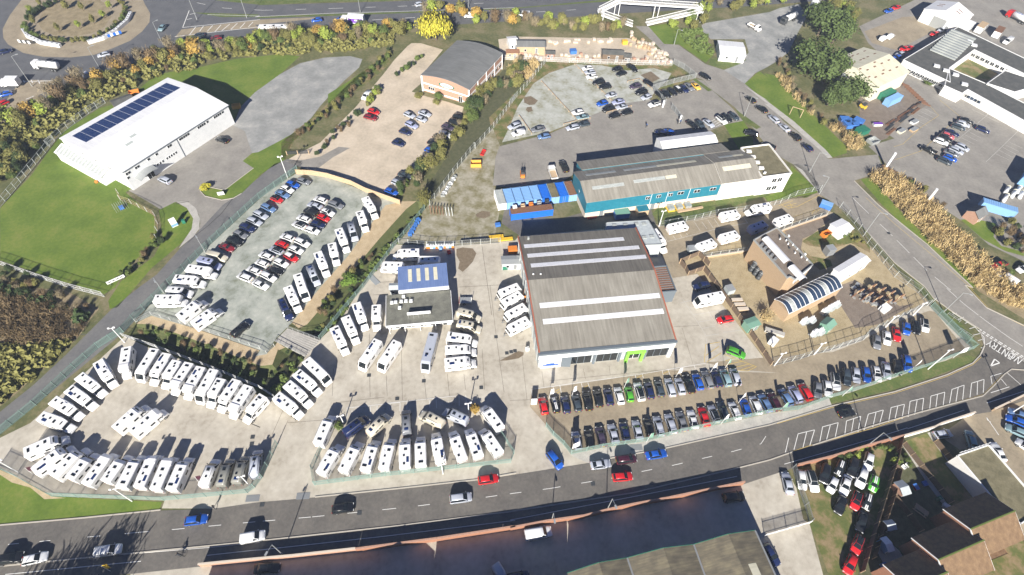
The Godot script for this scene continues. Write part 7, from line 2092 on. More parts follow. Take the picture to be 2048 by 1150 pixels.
const LOW:=[["leafy","leaf_mid","mid green shrub","shrub"],["leafy","leaf_olive","olive shrub","shrub"],["fine","leaf_dark","dark green shrub","shrub"],["twig","twig_brown","bare brown shrub","bare_shrub"]]
func planting():
	belt([-164.8,-144.9,-159.1,-148.7,-155,-152.5,-154,-162.7,-148.2,-168.6,-142.5,-175.4,-136.6,-182.5,-128.4,-190.9,-116.2,-196.5,-101.8,-196.8,-101,-202.9,-86.9,-205.1,-72.8,-208.8,-61.3,-213.7,-51.4,-215.6,-44.3,-219.3],88,3.6,MIX,"in the belt beside the dual carriageway","trees beside the dual carriageway",3.4,6.4,31)
	belt([-160,-136.9,-157.5,-142.2,-153.4,-145.8,-150.9,-152.8,-149.4,-163.1,-142.1,-169.8,-133.3,-180.2,-122.1,-187.1,-110.2,-193.4,-95.3,-200.2,-76.6,-203.7,-57.5,-207.3,-51.6,-210.7],40,2.5,LOW,"along the inner edge of the carriageway belt","shrubs on the carriageway belt",2.0,3.4,32)
	belt([-5.8,-230.2,4.8,-226.9,15.3,-225.8,28.6,-228,38.9,-224.8],30,3.4,[MIX[0],MIX[4],MIX[5],MIX[2],MIX[6]],"behind the stone yard","trees behind the stone yard",2.6,4.6,33)
	belt([-42.1,-233.3,-30.2,-232.2,-13.8,-226.3,-3.6,-225.1],12,3.0,MIX,"between the willow and the stone yard","trees behind the stone yard",3.4,5.6,34)
	belt([60.9,-233.1,65.7,-229.3,71.6,-233.1,73.1,-245.3,88.2,-249,106.1,-255.4,107.2,-256.7,120.6,-266.6,132.6,-258,138.1,-253.8,135.4,-242.2,132.4,-231.2],40,4.0,[MIX[0],MIX[1],MIX[5],MIX[4],MIX[6]],"on the bank behind the footbridge","trees behind the footbridge",3.2,5.4,35)
	belt([-32.1,-124.3,-30.4,-131.3,-26.6,-138.8,-22.2,-146.7,-22.5,-148.8,-19.1,-157.3,-16.2,-164.6,-12.5,-174.7,-8.7,-179,-2.3,-184.4,-2.4,-191.1,1.2,-198.5],48,2.4,[MIX[0],MIX[1],MIX[5],MIX[4],LOW[2]],"in the hall hedge above the ditch","trees of the hall hedge",2.6,5.0,36)
	belt([-34.2,-123,-32.1,-129.4,-28.5,-137.4,-26,-143.2],14,.5,[LOW[0]],"clipped along the hall car park","clipped hedge along the hall car park",1.6,2.2,37)
	belt([-50,-201.3,-51.8,-192.2,-55.1,-181.7,-59.5,-170.2,-63.6,-161,-67.3,-155,-69.9,-148.7],34,1.2,LOW,"along the drive to the brick hall","shrubs along the hall drive",1.2,2.4,38)
	belt([-44.5,-185.1,-42.4,-189.5,-39.7,-194.1,-37.9,-198.7],8,.6,[LOW[0],LOW[2]],"in the island bed beside the brick hall","shrubs in the hall's island bed",1.6,2.4,39)
	belt([-52.5,-166.2,-50.7,-170.9,-49.1,-176.6],7,.9,[LOW[0],LOW[1],MIX[6]],"in the hall car park's middle bed","shrubs in the hall car park bed",1.8,2.8,40)
	belt([-60.7,-148.7,-57.8,-154.3,-55.1,-161.6,-52.5,-164,-61.9,-140,-59.9,-145.2],14,.6,[LOW[2],LOW[3]],"in the hedge below the hall car park's red cars","hedge below the red cars",1.5,2.1,41)
	belt([-44.3,-89.9,-41.3,-94.8,-37.8,-101.9,-47.6,-80.6,-44.6,-85.6,-45.1,-76.9],22,1.4,LOW,"in the ditch beside the sales yard","shrubs in the ditch",1.0,2.2,42)
	belt([-88.3,-73.7,-81.8,-72.2,-73.2,-69.8,-64.6,-67.1,-57.8,-64.7,-57.6,-64.3,-54,-60.2,-51.8,-65,-50.6,-69.2],30,1.0,[LOW[2],LOW[0],LOW[3]],"on the shaded bottom of the ditch","shrubs on the ditch bottom",.9,1.7,43)
	belt([-96.1,-103.5,-94.3,-100.8,-96.7,-96,-98.1,-91.4,-98.9,-88.8],14,1.2,LOW,"in the bed at the corner of the warehouse lawn","shrubs of the lawn corner bed",1.0,2.0,44)
	belt([-153.5,-128.6,-152.6,-137.2,-152.2,-138.7,-155,-136.6,-148.5,-121.4,-150.4,-130,-149.1,-138.1],34,3.8,[MIX[1],MIX[4],LOW[2],MIX[0]],"in the dark scrub west of the warehouse","trees west of the warehouse",2.6,4.8,45)
	belt([-129.5,-89.5,-124.3,-87.3,-118.4,-85.5,-123.3,-82.7,-116.4,-81.9,-109.5,-79.9,-103,-77.1],22,2.2,[LOW[2],LOW[3],MIX[5],LOW[1]],"below the warehouse lawn fence","shrubs below the lawn fence",1.4,2.6,46)
	belt([121,-142.9,123.4,-131.9,125.3,-122.7,128,-112.2,131.5,-104.3,135.7,-99.2],26,2.4,[LOW[3],LOW[1],LOW[0]],"among the reeds beside the estate lane","shrubs among the reeds",1.0,2.2,47)
	belt([136.3,-117.2,141.3,-120.6,145.5,-121.4,144.3,-116.2,138.2,-114.3],16,3.0,[LOW[3],LOW[1],LOW[2]],"round the brick hut and blue store","shrubs round the brick hut",1.6,3.0,48)
	belt([95.1,-207.4,98,-204.9,98.2,-192.6,101.3,-181.4,102.1,-170,106.8,-165.3,111.2,-160],22,2.0,[LOW[3],MIX[5],LOW[1]],"under the conifers beside the lane lawn","shrubs under the conifers",1.4,2.8,49)
	belt([87.4,-115.9,90.5,-116.1,93.3,-115.7,94.8,-114.2,97,-112.2],14,1.4,[LOW[0],LOW[1]],"in the overgrown corner of the compound","shrubs in the compound corner",.8,1.5,50)
	belt([70.2,-48.9,74.7,-50.8,79.4,-52.2,82.5,-52.9,83.2,-51.2,80.7,-48.8],16,.9,[LOW[0],LOW[2],MIX[6]],"under the wall of the grass lot","shrubs under the grass lot wall",.9,1.8,51)
	belt([84.5,-51,85.4,-49.6,83.2,-48.4],6,.8,[LOW[0]],"in the upper garden's end bed","shrubs in the upper garden",.8,1.4,52)
	belt([-186.1,-210.4,-183.9,-216.7,-180.2,-225.6,-176,-229.9],1,.5,[MIX[0]],"at the roundabout's back hedge","roundabout trees",3,4,53)
	belt([-190.7,-207.9,-186.4,-202.5,-179.1,-199.3,-171.4,-197.6,-167,-197.6,-162.3,-199.9,-158.6,-204.5,-156.7,-211.1,-156.9,-218.2,-160.4,-225.3,-167.6,-232.4],40,.7,[LOW[0],LOW[1],LOW[2]],"in the roundabout's hedge ring","shrubs of the roundabout hedge",1.4,2.2,54)
	belt([-191.9,-210.8,-192.2,-217,-190.1,-222.5,-187.8,-227],14,.7,[LOW[2]],"in the far side of the roundabout's hedge ring","shrubs of the roundabout hedge",1.8,2.6,55)
	for k in 9:
		var p:Vector3=[P(-175.9,0,-204.9),P(-169.5,0,-207.9),P(-166.2,0,-212.2),P(-164.3,0,-216.5),P(-187.7,0,-209.7),P(-193,0,-217.4),P(-192.6,0,-223.3),P(-165.2,0,-223.8),P(-175.2,0,-221.7)][k]
		plant("young_tree","fine","leaf_lime" if k % 2 else "leaf_olive",p.x,p.z,3.6,1.1,["young tree nearest the tanker on the roundabout island","slim young tree in the middle of the roundabout island","young tree right of the middle of the roundabout island","young tree by the sunny hedge of the roundabout","young tree inside the west hedge of the roundabout","young tree beside the blue roundabout sign","young tree at the northwest hedge of the roundabout","young tree by the east hedge of the roundabout","pale young tree in the north of the island"][k],"young trees on the roundabout")
	plant("willow_tree","willow","leaf_willow",P(-33.6,3,-211.5).x,P(-33.6,3,-211.5).z,12.0,7.4,"great yellow weeping willow behind the brick hall","")
	var firs:=[[P(118.9,0,-229),13.5,7.6,"northernmost dark conifer, facing the cement yard"],[P(123,0,-223.2),12.0,6.4,"dark conifer at the cream barn's back corner"],[P(106.6,0,-200.2),13.5,8.2,"broadest dark conifer in the middle of the clump"],[P(110.5,0,-193.6),12.5,6.8,"dark conifer facing the cream barn's doors"],[P(113.5,0,-180.8),11.0,6.4,"southernmost dark conifer above the blue tarpaulins"],[P(107.6,0,-179.5),8.5,4.2,"low dark conifer above the lane lawn"]]
	for k in firs:
		plant("conifer","fine","leaf_fir",k[0].x,k[0].z,k[1],k[2],k[3],"dark conifers beside the cream barn")
	plant("cypress","fine","leaf_dark",P(-15.1,0,-166.9).x,P(-15.1,0,-166.9).z,5.6,3.2,"round dark green evergreen at the brick hall's front corner","","tree")
	plant("clipped_tree","fine","leaf_mid",P(-28.1,0,-172).x,P(-28.1,0,-172).z,3.4,1.5,"clipped round tree before the brick hall's gable","","tree")
	plant("planter_shrub","leafy","leaf_olive",P(-35,0,-173).x,P(-35,0,-173).z,1.9,1.5,"olive shrub in the planter left of the hall's clipped tree","","shrub")
	plant("planter_shrub","leafy","leaf_olive",P(-28.4,0,-170).x,P(-28.4,0,-170).z,1.6,1.5,"olive shrub in the planter under the clipped tree","","shrub")
	plant("display_shrub","leafy","leaf_mid",P(-35.4,0,-51.5).x,P(-35.4,0,-51.5).z,1.5,1.0,"green shrub beside the navy campervan of the display yard","","shrub")
	plant("display_shrub","leafy","leaf_ochre",P(-6.9,0,-56.8).x,P(-6.9,0,-56.8).z,1.7,1.2,"ochre shrub beside the display yard's white mast","","shrub")
	plant("pampas_grass","twig","reed",P(63.5,0,-85.2).x,P(63.5,0,-85.2).z,2.4,1.9,"pale clump of pampas grass beside the green kiosk","","grass clump")
	plant("yellow_shrub","leafy","leaf_willow",P(-90,0,-122.9).x,P(-90,0,-122.9).z,1.7,1.5,"round yellow shrub on the warehouse entrance island","","shrub")
	plant("twin_shrub","fine","leaf_dark",P(-93.8,0,-101.3).x,P(-93.8,0,-101.3).z,2.4,1.0,"dark shrub at the tip of the lawn corner bed","","shrub")
	plant("bare_willow","twig","leaf_olive",P(-26.2,0,-120.3).x,P(-26.2,0,-120.3).z,5.2,2.4,"bare olive tree at the head of the ditch","")
	plant("lime_bush","leafy","leaf_bright",P(-41.8,0,-90.9).x,P(-41.8,0,-90.9).z,1.9,2.2,"bright green bush on the ditch bank below the grey campervan","","shrub")
	plant("lawn_hedge","fine","leaf_mid",P(150.4,0,-196.9).x,P(150.4,0,-196.9).z,1.9,2.2,"rounded green bush by the office complex's west door","","shrub")
	for k in 3:
		plant("bare_tree","twig","twig_grey",[-78.0,-72.5,-84.0][k],[-2.0,-5.0,1.0][k],12.0,4.5,["middle tall bare tree","east tall bare tree","west tall bare tree"][k]+" whose shade crosses the main road","")
	cover("belt_undergrowth","tangled olive undergrowth beneath the carriageway belt","leafy","leaf_olive",[-165.2,-144.2,-156.8,-148.2,-155.3,-162.6,-147.5,-171.7,-137.7,-179.9,-128.4,-190.9,-112.1,-198.7,-99.1,-202.6,-103.2,-210,-74.2,-214.6,-51.4,-215.6,-50.5,-206.9,-56.8,-203.5,-75.5,-199.1,-89.2,-196.1,-99.2,-197.1,-98.3,-193.5,-113.6,-189.6,-118.3,-183.2,-128.2,-179,-136.5,-167.2,-142.8,-153.5,-147.3,-138.4,-150.7,-137.3,-152.2,-126.3,-151.8,-121.8],.3,1.6,1.1,61)
	cover("bramble_scrub","brown bramble scrub in the corner west of the service lane","twig","bramble",[-128.3,-82.4,-122.6,-81.5,-113.5,-79.6,-105.5,-76.9,-101.3,-74.9,-102,-70,-105.9,-69.4,-111.8,-68,-120.1,-68.7],.75,1.7,1.0,62)
	cover("bramble_scrub","green bramble scrub along the service lane's west edge","leafy","leaf_olive",[-119.5,-67.6,-111.4,-67.4,-105,-68.8,-101.6,-69.3,-104,-64.6,-105.6,-59.5,-107.6,-55.5,-109.7,-52.3],.5,1.6,.9,63)
	cover("bramble_scrub","dark thicket below the lawn fence in shade","leafy","leaf_dark",[-129.2,-84,-125.2,-83.8,-112.6,-80.9,-101.4,-77.6,-102.1,-75.2,-107.7,-77.6,-115.3,-79.9,-126.2,-82.1],.35,1.5,1.2,64)
	cover("reed_bed","tall tan reeds beside the estate lane","twig","reed",[109.4,-142.4,114.3,-144.6,119.3,-141.6,123.2,-131.3,126.5,-118.6,129.4,-107.5,132.3,-100.3,135.4,-98.7,131.8,-91.6,126.8,-94.7,123.3,-98.8,121,-104.6,116.8,-115.9,114.3,-123.6,112,-132.8],.95,1.3,1.3,65)
	cover("reed_bed","pale reeds on the bank beside the conifers","twig","reed",[94.1,-199.2,96.7,-195.9,97.9,-182.7,100.4,-173.6,103.7,-167.9,109.3,-164.8,112.5,-158.7,112.2,-155.3,107,-154.9,105.9,-162.4,102.1,-170,98.5,-179.6,94.9,-189],.8,1.1,1.1,66)
	cover("reed_bed","pale reeds in the wet ground east of the brick hall","twig","reed",[-5.4,-194.4,-1.7,-198.2,7.5,-199,5.2,-191.8,1.9,-186.4,-1.3,-184.5,-3.7,-185.9],.9,1.1,1.1,67)
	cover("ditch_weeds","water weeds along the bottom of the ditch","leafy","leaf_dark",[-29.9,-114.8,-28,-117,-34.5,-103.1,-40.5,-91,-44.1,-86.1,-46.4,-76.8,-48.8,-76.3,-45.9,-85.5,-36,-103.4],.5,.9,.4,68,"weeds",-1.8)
	cover("verge_tufts","rough grass on the bank beside the sales yard fence","leafy","leaf_mid",[-26.3,-117.9,-33.1,-102.7,-38.2,-89.4,-41.8,-79,-44.4,-73.9,-43.7,-78.9,-39.6,-90.1,-35.2,-103,-29.3,-115.3],.8,.7,.35,69,"grass")
	cover("verge_tufts","grassy slope at the corner yard's ditch end","leafy","leaf_mid",[-50.6,-57.8,-47.3,-68.2,-48.9,-68.4,-50.6,-64.7,-51.8,-59.6],.9,.8,.4,70,"grass")
	cover("bank_scrub","olive scrub on the bank by the footbridge","leafy","leaf_mid",[61.7,-223.8,68.7,-231.7,72.2,-229.9,73,-213.9,72,-208.2,66.8,-213.4],.4,1.4,.8,71)
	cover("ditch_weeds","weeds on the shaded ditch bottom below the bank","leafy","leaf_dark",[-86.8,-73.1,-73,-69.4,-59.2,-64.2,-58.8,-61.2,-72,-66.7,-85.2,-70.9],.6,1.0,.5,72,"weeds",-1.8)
func furniture():
	lamp_post(-131.15,-194.74,11.0,"street lamp at the east side of the roundabout",0,2.4)
	lamp_post(-166.43,-169.26,11.0,"street lamp between the tanker and the box lorry",0,2.2)
	lamp_post(-128.87,-218.73,10.0,"street lamp at the nose of the hatched island",0,.2)
	lamp_post(-110.16,-221.83,10.0,"street lamp on the reservation near the coach",0,.2)
	lamp_post(-66.67,-230.08,10.0,"street lamp on the reservation behind the box lorry",0,.1)
	lamp_post(-23.41,-238.16,10.0,"street lamp on the reservation above the willow",0,.1)
	lamp_post(-147.99,-180,9.0,"street lamp behind the flatbed at the roundabout",0,2.2)
	lamp_post(91.17,-143.02,7.5,"street lamp on the verge by the office junction",0,1.2)
	lamp_post(91.37,-133.07,6.5,"street lamp at the corner of the caravan yard",0,-1.8)
	lamp_post(99.73,-117.31,8.0,"street lamp on the compound side of the estate lane",0,1.2)
	lamp_post(110.37,-90.11,8.0,"street lamp on the verge at the bend",0,1.2)
	lamp_post(76.77,-171.04,7.5,"street lamp on the grass island by the workshop lane",0,1.0)
	lamp_post(59.06,-216.6,6.0,"street lamp on the footbridge lawn",0,1.0)
	lamp_post(-40.27,-25.79,7.0,"street lamp by the shaded wall opposite the display yard",0,-.3)
	lamp_post(20.7,-36.54,7.2,"street lamp by the shaded wall opposite the car rows",0,.3)
	lamp_post(9.79,-34.11,5.0,"short lamp post behind the white van",0,.1)
	lamp_post(77.71,-52.63,7.0,"street lamp by the grass lot wall",0,.5)
	lamp_post(-81.64,-98.83,7.0,"street lamp beside the white panel van",0,.7)
	lamp_post(-86.73,-84.82,6.0,"street lamp beside the overcab motorhome",0,.7)
	for k in [[P(-89.9,0,-70),6.0,"white mast at the top corner of the corner yard"],[P(-72.2,0,-34.2),7.0,"white mast at the meadow corner of the fanned row"],[P(-50.3,0,-38.1),5.5,"white mast beside the grey-olive campervans"],[P(-97.1,0,-38.8),6.0,"white mast at the west end of the fanned row"],[P(-8.2,0,-56.2),4.5,"white mast in the display yard's back row"],[P(-12.3,0,-42.4),5.0,"white mast on the display yard's front fence"],[P(-68.2,0,-129.2),8.0,"white lattice mast by the lane fence"],
			[P(62.6,0,-71.8),5.5,"white mast at the low end of the compound fence"],[P(73,0,-75.4),5.0,"white mast between the compound and the grey hatchback"],[P(93.3,0,-84.3),5.0,"white mast behind the white corner car"],[P(102.1,0,-88.7),5.0,"white mast behind the black corner car"],[P(99.3,0,-72.8),8.5,"tall white mast on the corner lot's road fence"],[P(113.5,0,-62.1),8.0,"tall white mast at the garage road cars"],[P(40.8,0,-116.2),6.0,"white mast beside the metal annexe"],[P(-34.8,0,-52.4),3.6,"short white mast beside the navy campervan"]]:
		mast("white_mast",k[0].x,k[0].z,k[1],k[2],.3)
	for k in [[P(49.2,0,-174.2),0],[P(53.9,0,-166),0]]:
		var s:=ss()
		pole(s,Vector3.ZERO,Vector3(0,2.6,0),.35,.35,8)
		var g:=thing("gate_pier","white gate pier %s" % ["by the open gate nearest the white SUV","by the open gate nearest the silver store"][int(k[0].z>P(51.8,0,-169.9).z)],"pier",k[0])
		part(g,"pier",fin(s),M.white_paint)
	var poles:=[[P(116.3,0,-146.7),P(122.2,0,-154.2),"red and white barrier pole raised at the office yard entrance"],[P(122.3,0,-130.7),P(128.2,0,-137.1),"thick white post by the rusty rails"]]
	for k in poles:
		var o:=thing("marker_post",k[2],"post",k[0]+Vector3(0,-.05,0))
		var s:=ss()
		pole(s,Vector3.ZERO,Vector3(0,6.0,0),.38,.38,12)
		part(o,"column",fin(s),M.white_paint)
		part(o,"base",boxm(Vector3(1.1,.5,1.1)),M.orange).position.y=.25
	var fl:=[[P(9.4,0,-60.5),"white banner flag beside the red hatchback of the inner row"],[P(14.5,0,-61.3),"white banner flag beside the slate hatchback of the inner row"],[P(26.4,0,-63.9),"white banner flag beside the green car of the inner row"],[P(38.6,0,-67.3),"white banner flag between the silver cars of the inner row"],[P(46.9,0,-69),"white banner flag beside the grey estate of the inner row"],[P(50.5,0,-70.2),"white banner flag beside the grey-green carrier of the inner row"],[P(30.2,0,-51.3),"green and white banner flag over the black fence row car"],[P(47.1,0,-56.3),"white banner flag at the dark slate estate's fence"],[P(52,0,-61.6),"white banner flag over the blue fence row hatchback"],[P(60.7,0,-59.9),"green and white banner flag at the steel blue carrier's fence"],[P(76.4,0,-64.6),"green and white banner flag at the grass verge fence"],[P(94.8,0,-72.1),"large white banner flag over the blue corner SUV"],[P(106.8,0,-76.3),"large white banner flag near the corner lot's tip"],[P(13.9,0,-48.1),"large white banner flag at the showroom gate corner"]]
	for k in fl.size():
		var p:Vector3=fl[k][0]
		banner(p.x,p.z,4.2,fl[k][1],.3+(k % 3)*.2,"white_paint" if not "green" in fl[k][1] else "kiosk_green",.2,1.5 if "large" in fl[k][1] else .7)
	for k in 2:
		var p:Vector3=[P(-93.7,0,-38.4),P(-60.4,0,-38.2)][k]
		banner(p.x,p.z,3.4,["maroon and white sail flag beside the fanned row's second motorhome","maroon and white sail flag behind the white campervan"][k],.4,"paint_maroon",.3,.9,1.6)
	banner(-70.56,-21.72,3.6,"yellow banner flag on the pavement at the bottom edge",.5,"safety_yellow",.2,.8)
	var o:=thing("totem_sign","white and blue totem sign on the warehouse entrance verge","sign",P(-93,0,-107.6)+Vector3(0,-.05,0),.75)
	part(o,"panel",boxm(Vector3(1.6,3.0,.3)),M.white_paint).position.y=1.5
	part(o,"blue_band",boxm(Vector3(1.62,.8,.32)),M.container_sky).position.y=.6
	o=thing("name_board","long white name board at the lawn corner bed","sign",P(-99.6,0,-87.5)+Vector3(0,-.05,0),.72)
	part(o,"board",boxm(Vector3(4.2,.9,.12)),M.white_paint).position.y=1.1
	for k in 2:
		part(o,"post",boxm(Vector3(.12,1.4,.12)),M.steel_grey).position=Vector3(-1.6+k*3.2,.7,-.12)
	for k in 4:
		part(o,"lettering",boxm(Vector3(.6,.28,.03)),M.steel_dark).position=Vector3(-1.4+k*.92,1.12,.07)
	o=thing("entrance_sign","white kerbside sign on the entrance island","sign",P(-84.8,0,-120.5)+Vector3(0,-.05,0),.3)
	part(o,"board",boxm(Vector3(1.8,1.1,.14)),M.white_paint).position.y=.8
	part(o,"post",boxm(Vector3(.12,.6,.12)),M.steel_grey).position.y=.3
	crate("utility_box","green utility box beside the totem sign","box",P(-91.1,0,-109),.4,Vector3(.8,1.1,.6),"plastic_green","plastic_green")
	o=thing("red_sign_board","white board at the gate end of the inner car row","sign",P(6,0,-59)+Vector3(0,-.05,0),.1)
	part(o,"board",boxm(Vector3(1.3,2.4,.2)),M.white_paint).position.y=1.2
	for k in 2:
		o=thing("chevron_board",["black and white chevron board on the roundabout's west ring","blue arrow and chevron board on the roundabout's east ring"][k],"sign",[P(-182.9,0,-194.8),P(-153.5,0,-203)][k]+Vector3(0,-.05,0),[-.15,.75][k])
		for j in 5:
			part(o,"panel",boxm(Vector3(.95,1.1,.08)),[M.white_paint,M.steel_dark][j % 2] if k==0 else [M.container_blue,M.white_paint][j % 2]).position=Vector3(-2.0+j,1.3,0)
		for j in 2:
			part(o,"post",boxm(Vector3(.1,1.3,.1)),M.galvanised).position=Vector3(-1.5+j*3,.6,-.1)
	for k in 2:
		o=thing("ring_wall",["paved chevron wall round the west of the roundabout hedge","paved chevron wall round the east of the roundabout hedge"][k],"wall",P(-167,0,-197.6))
		var p:=flat([[-188.9,-204.2,-185.2,-200.2,-177.8,-196.1,-169.8,-194.6],[-161.2,-197.6,-157.1,-201.3,-155,-207.2,-154.2,-214.3,-155.4,-220.4]][k],-.05)
		var s:=ss()
		for i in p.size()-1:
			beam(s,p[i]-o.position+Vector3(0,.6,0),p[i+1]-o.position+Vector3(0,.6,0),1.1,1.2)
		part(o,"stonework",fin(s),M.white_clad)
		s=ss()
		for i in p.size()-1:
			for j in 4:
				var c:Vector3=p[i].lerp(p[i+1],(j+.5)/4.0)-o.position
				var d:=(p[i+1]-p[i]).normalized()
				beam(s,c-d*.5+Vector3(0,1.21,0),c+d*.35+Vector3(0,1.21,0),.5,.03)
		part(o,"chevron",fin(s),M.steel_grey)
	o=thing("footbridge","white steel footbridge with two long ramps over the dual carriageway","footbridge",P(39.6,0,-247.9))
	var pts:=[P(43.9,0.3,-229.4),P(30.9,3.4,-231.1),P(30.5,3.4,-233.7),P(37.9,5.4,-238),P(70.1,5.4,-236.7),P(71.4,4.6,-235.2),P(49.6,0.4,-230.8)]
	for i in pts.size()-1:
		var a:Vector3=pts[i]-o.position
		var b:Vector3=pts[i+1]-o.position
		var deck:=ss()
		beam(deck,a,b,2.2,.25)
		part(o,"deck",fin(deck),M.foot_concrete)
		var d:=(b-a)
		var n:=Vector3(-d.z,0,d.x).normalized()
		for sd in [-1,1]:
			var rl:=ss()
			beam(rl,a+n*sd*1.1+Vector3(0,1.35,0),b+n*sd*1.1+Vector3(0,1.35,0),.14)
			beam(rl,a+n*sd*1.1+Vector3(0,.1,0),b+n*sd*1.1+Vector3(0,.1,0),.12,.5)
			var cnt:=int(d.length()/.5)
			for j in cnt:
				var c:Vector3=a.lerp(b,(j+.5)/cnt)+n*sd*1.1
				beam(rl,c,c+Vector3(0,1.3,0),.06)
			part(o,"railing",fin(rl),M.white_paint)
	for i in [1,3,4,5]:
		for sd in [-.9,.9]:
			var s:=ss()
			var t:Vector3=pts[i]-o.position+Vector3(sd,0,0)
			pole(s,Vector3(t.x,0,t.z),t,.16,.16)
			part(o,"column",fin(s),M.white_paint)
	for sd in [-.9,.9]:
		var s:=ss()
		var t:Vector3=pts[3].lerp(pts[4],.5)-o.position+Vector3(sd,0,0)
		pole(s,Vector3(t.x,0,t.z),t,.16,.16)
		part(o,"column",fin(s),M.white_paint)
	var sp:=ss()
	beam(sp,pts[3]-o.position,P(36.9,5.4,-253.6)-o.position,2.2,.3)
	part(o,"main_span",fin(sp),M.white_paint)
	o=thing("access_bridge","pale concrete access bridge over the ditch","bridge",P(-50,0,-72.5))
	var q4:=[P(-53.4,0,-76),P(-44.8,0,-73),P(-47.2,0,-68.3),P(-55.4,0,-72.2)]
	for k in 9:
		var s:=ss()
		var a:Vector3=q4[0].lerp(q4[3],k/9.0)-o.position
		var b:Vector3=q4[1].lerp(q4[2],k/9.0)-o.position
		var e:Vector3=(q4[3]-q4[0])/9.0*.97
		block(s,a-Vector3(0,.3,0),b-a,Vector3(0,.32,0),e)
		part(o,"deck_panel",fin(s),M.foot_concrete)
	for k in 2:
		var s:=ss()
		var a:Vector3=q4[k*3]-o.position
		var b:Vector3=q4[1+k]-o.position
		beam(s,a+Vector3(0,1.0,0),b+Vector3(0,1.0,0),.07)
		beam(s,a+Vector3(0,.5,0),b+Vector3(0,.5,0),.05)
		for j in 7:
			var c:=a.lerp(b,j/6.0)
			beam(s,c,c+Vector3(0,1.0,0),.07)
		part(o,"railing",fin(s),M.galvanised)
	var cy:=.26
	var labels:=["white topped container at the west end of the container stack","blue container under junk next to the white topped one","sky blue container, first clean roof of the stack","sky blue container with a tyre on its roof","sky blue container with rust patches","bright blue container west of the mossy roof","container with a mossy roof","bright blue container east of the mossy roof","brown roofed container touching the workshop"]
	var sides:=["white_clad","container_sky","container_sky","container_sky","container_sky","container_blue","container_sky","container_blue","container_sky"]
	var tops:=["fog_strip","container_sky","container_sky","container_sky","container_sky","container_blue","moss_felt","container_blue","rust"]
	for k in 9:
		var p:=P(-4.6,2.6,-122.7).lerp(P(15.7,2.6,-127.7),k/8.0)
		container(labels[k],Vector3(p.x,0,p.z),-PI/2+cy,6.1,sides[k],tops[k],"containers stacked beside the workshop")
	container("long bright blue container in front of the stack",P(4.5,2.6,-118.2)*Vector3(1,0,1),cy-.03,12.2,"container_blue","rust","containers stacked beside the workshop")
	for k in 5:
		crate("scrap_bin",["white box on the long container's roof","yellow timber pile on the long container's roof","orange scrap on the long container's roof","grey plank pile on the long container's roof","dark crate on the long container's roof"][k],"scrap",P(-0.3,2.7,-118.3).lerp(P(8.8,2.7,-121.2),k/4.0)+Vector3(0,.05,0),cy,Vector3(1.2,.5,.9),["white_paint","timber","orange","galvanised","steel_dark"][k],"","things on the long container")
	crate("work_bin","blue lidded bin against the workshop's front","bin",P(30.3,0,-119.5),.26,Vector3(4.2,1.9,2.2),"tarp_blue","kiosk_green")
	crate("work_bin","brown lean-to bin east of the blue one","bin",P(36.3,0,-121.2),.26,Vector3(3.2,2.0,2.4),"timber","teal_clad")
	crate("red_trough","red trough in front of the workshop","trough",P(21.8,0,-118.3),.26,Vector3(2.8,.5,.7),"signal_red")
	for k in 3:
		o=thing("wrapped_pallet",["west pallet of grey wrapped goods on a yellow tray","middle pallet of grey wrapped goods on a yellow tray","east pallet of grey wrapped goods on a yellow tray"][k],"pallet",P(45,0,-123.4).lerp(P(50.1,0,-124.7),k/2.0)+Vector3(0,-.05,0),.26,"wrapped pallets on yellow trays")
		part(o,"tray",boxm(Vector3(2.2,.3,2.2)),M.safety_yellow).position.y=.15
		for j in 4:
			part(o,"drum",boxm(Vector3(.85,.9,.85)),M.galvanised).position=Vector3(-.46+(j % 2)*.92,.76,-.46+(j/2)*.92)
	var beam_o:=thing("timber_baulk","long pink timber baulk on the workshop grass","timber",P(50.8,0,-123.5),.3)
	part(beam_o,"baulk",boxm(Vector3(8,.4,.7)),M.timber).position.y=.15
	crate("skip","orange skip on the storage yard's edge","skip",P(-12.8,0,-138.8),.1,Vector3(3.2,1.4,2.0),"skip_amber")
	crate("red_trailer","small red framed trailer above the orange skip","trailer",P(-11,0,-144.9),1.3,Vector3(2.6,.5,1.2),"signal_red")
	crate("blue_box","small blue box on the storage yard gravel","box",P(-4.8,0,-113.5),.3,Vector3(1.4,.7,1.0),"tarp_blue","tarp_blue")
	for k in 8:
		var p:=P(-24.3,0,-118).lerp(P(-18.1,0,-117.6),k/7.0)
		o=thing("rack_frame","rusty leaning rack frame by the storage yard hedge","rack",p+Vector3(0,-.05,0),.3,"rusty rack frames in the storage yard")
		var s:=ss()
		beam(s,Vector3(0,0,1.2),Vector3(0,1.9,-.4),.14)
		beam(s,Vector3(0,0,-1.2),Vector3(0,1.9,-.4),.12)
		part(o,"strut",fin(s),M.rust if k<5 else M.galvanised)
	for k in 7:
		crate("blue_sacks","blue wrapped bale in the line along the ditch fence","bale",P(-28.6,0,-108.3).lerp(P(-27.1,0,-113.9),k/6.0),k*.4,Vector3(1.1,.8,.9),"tarp_blue","tarp_blue","blue bales along the ditch fence")
	for k in 9:
		crate("scrap_crate","pale scrap crate along the hedge fence of the storage yard","crate",P(-21.4,0,-124.5).lerp(P(-18.8,0,-132.7),k/8.0),k*.5,Vector3(1.2,.7,.9),"white_clad" if k % 2 else "galvanised","","scrap crates along the hedge fence")
	for k in 10:
		var p:=P(-23.1,0,-104).lerp(P(-16.7,0,-104.7),k/9.0)
		crate("parts_bin","%s parts bin along the storage fence behind the sales yard" % ["orange topped","white","pale blue"][k % 3],"bin",p,.1,Vector3(1.0,.9,.9),["orange","white_clad","container_sky"][k % 3],"white_clad","parts bins on the storage fence, %d" % (k % 3))
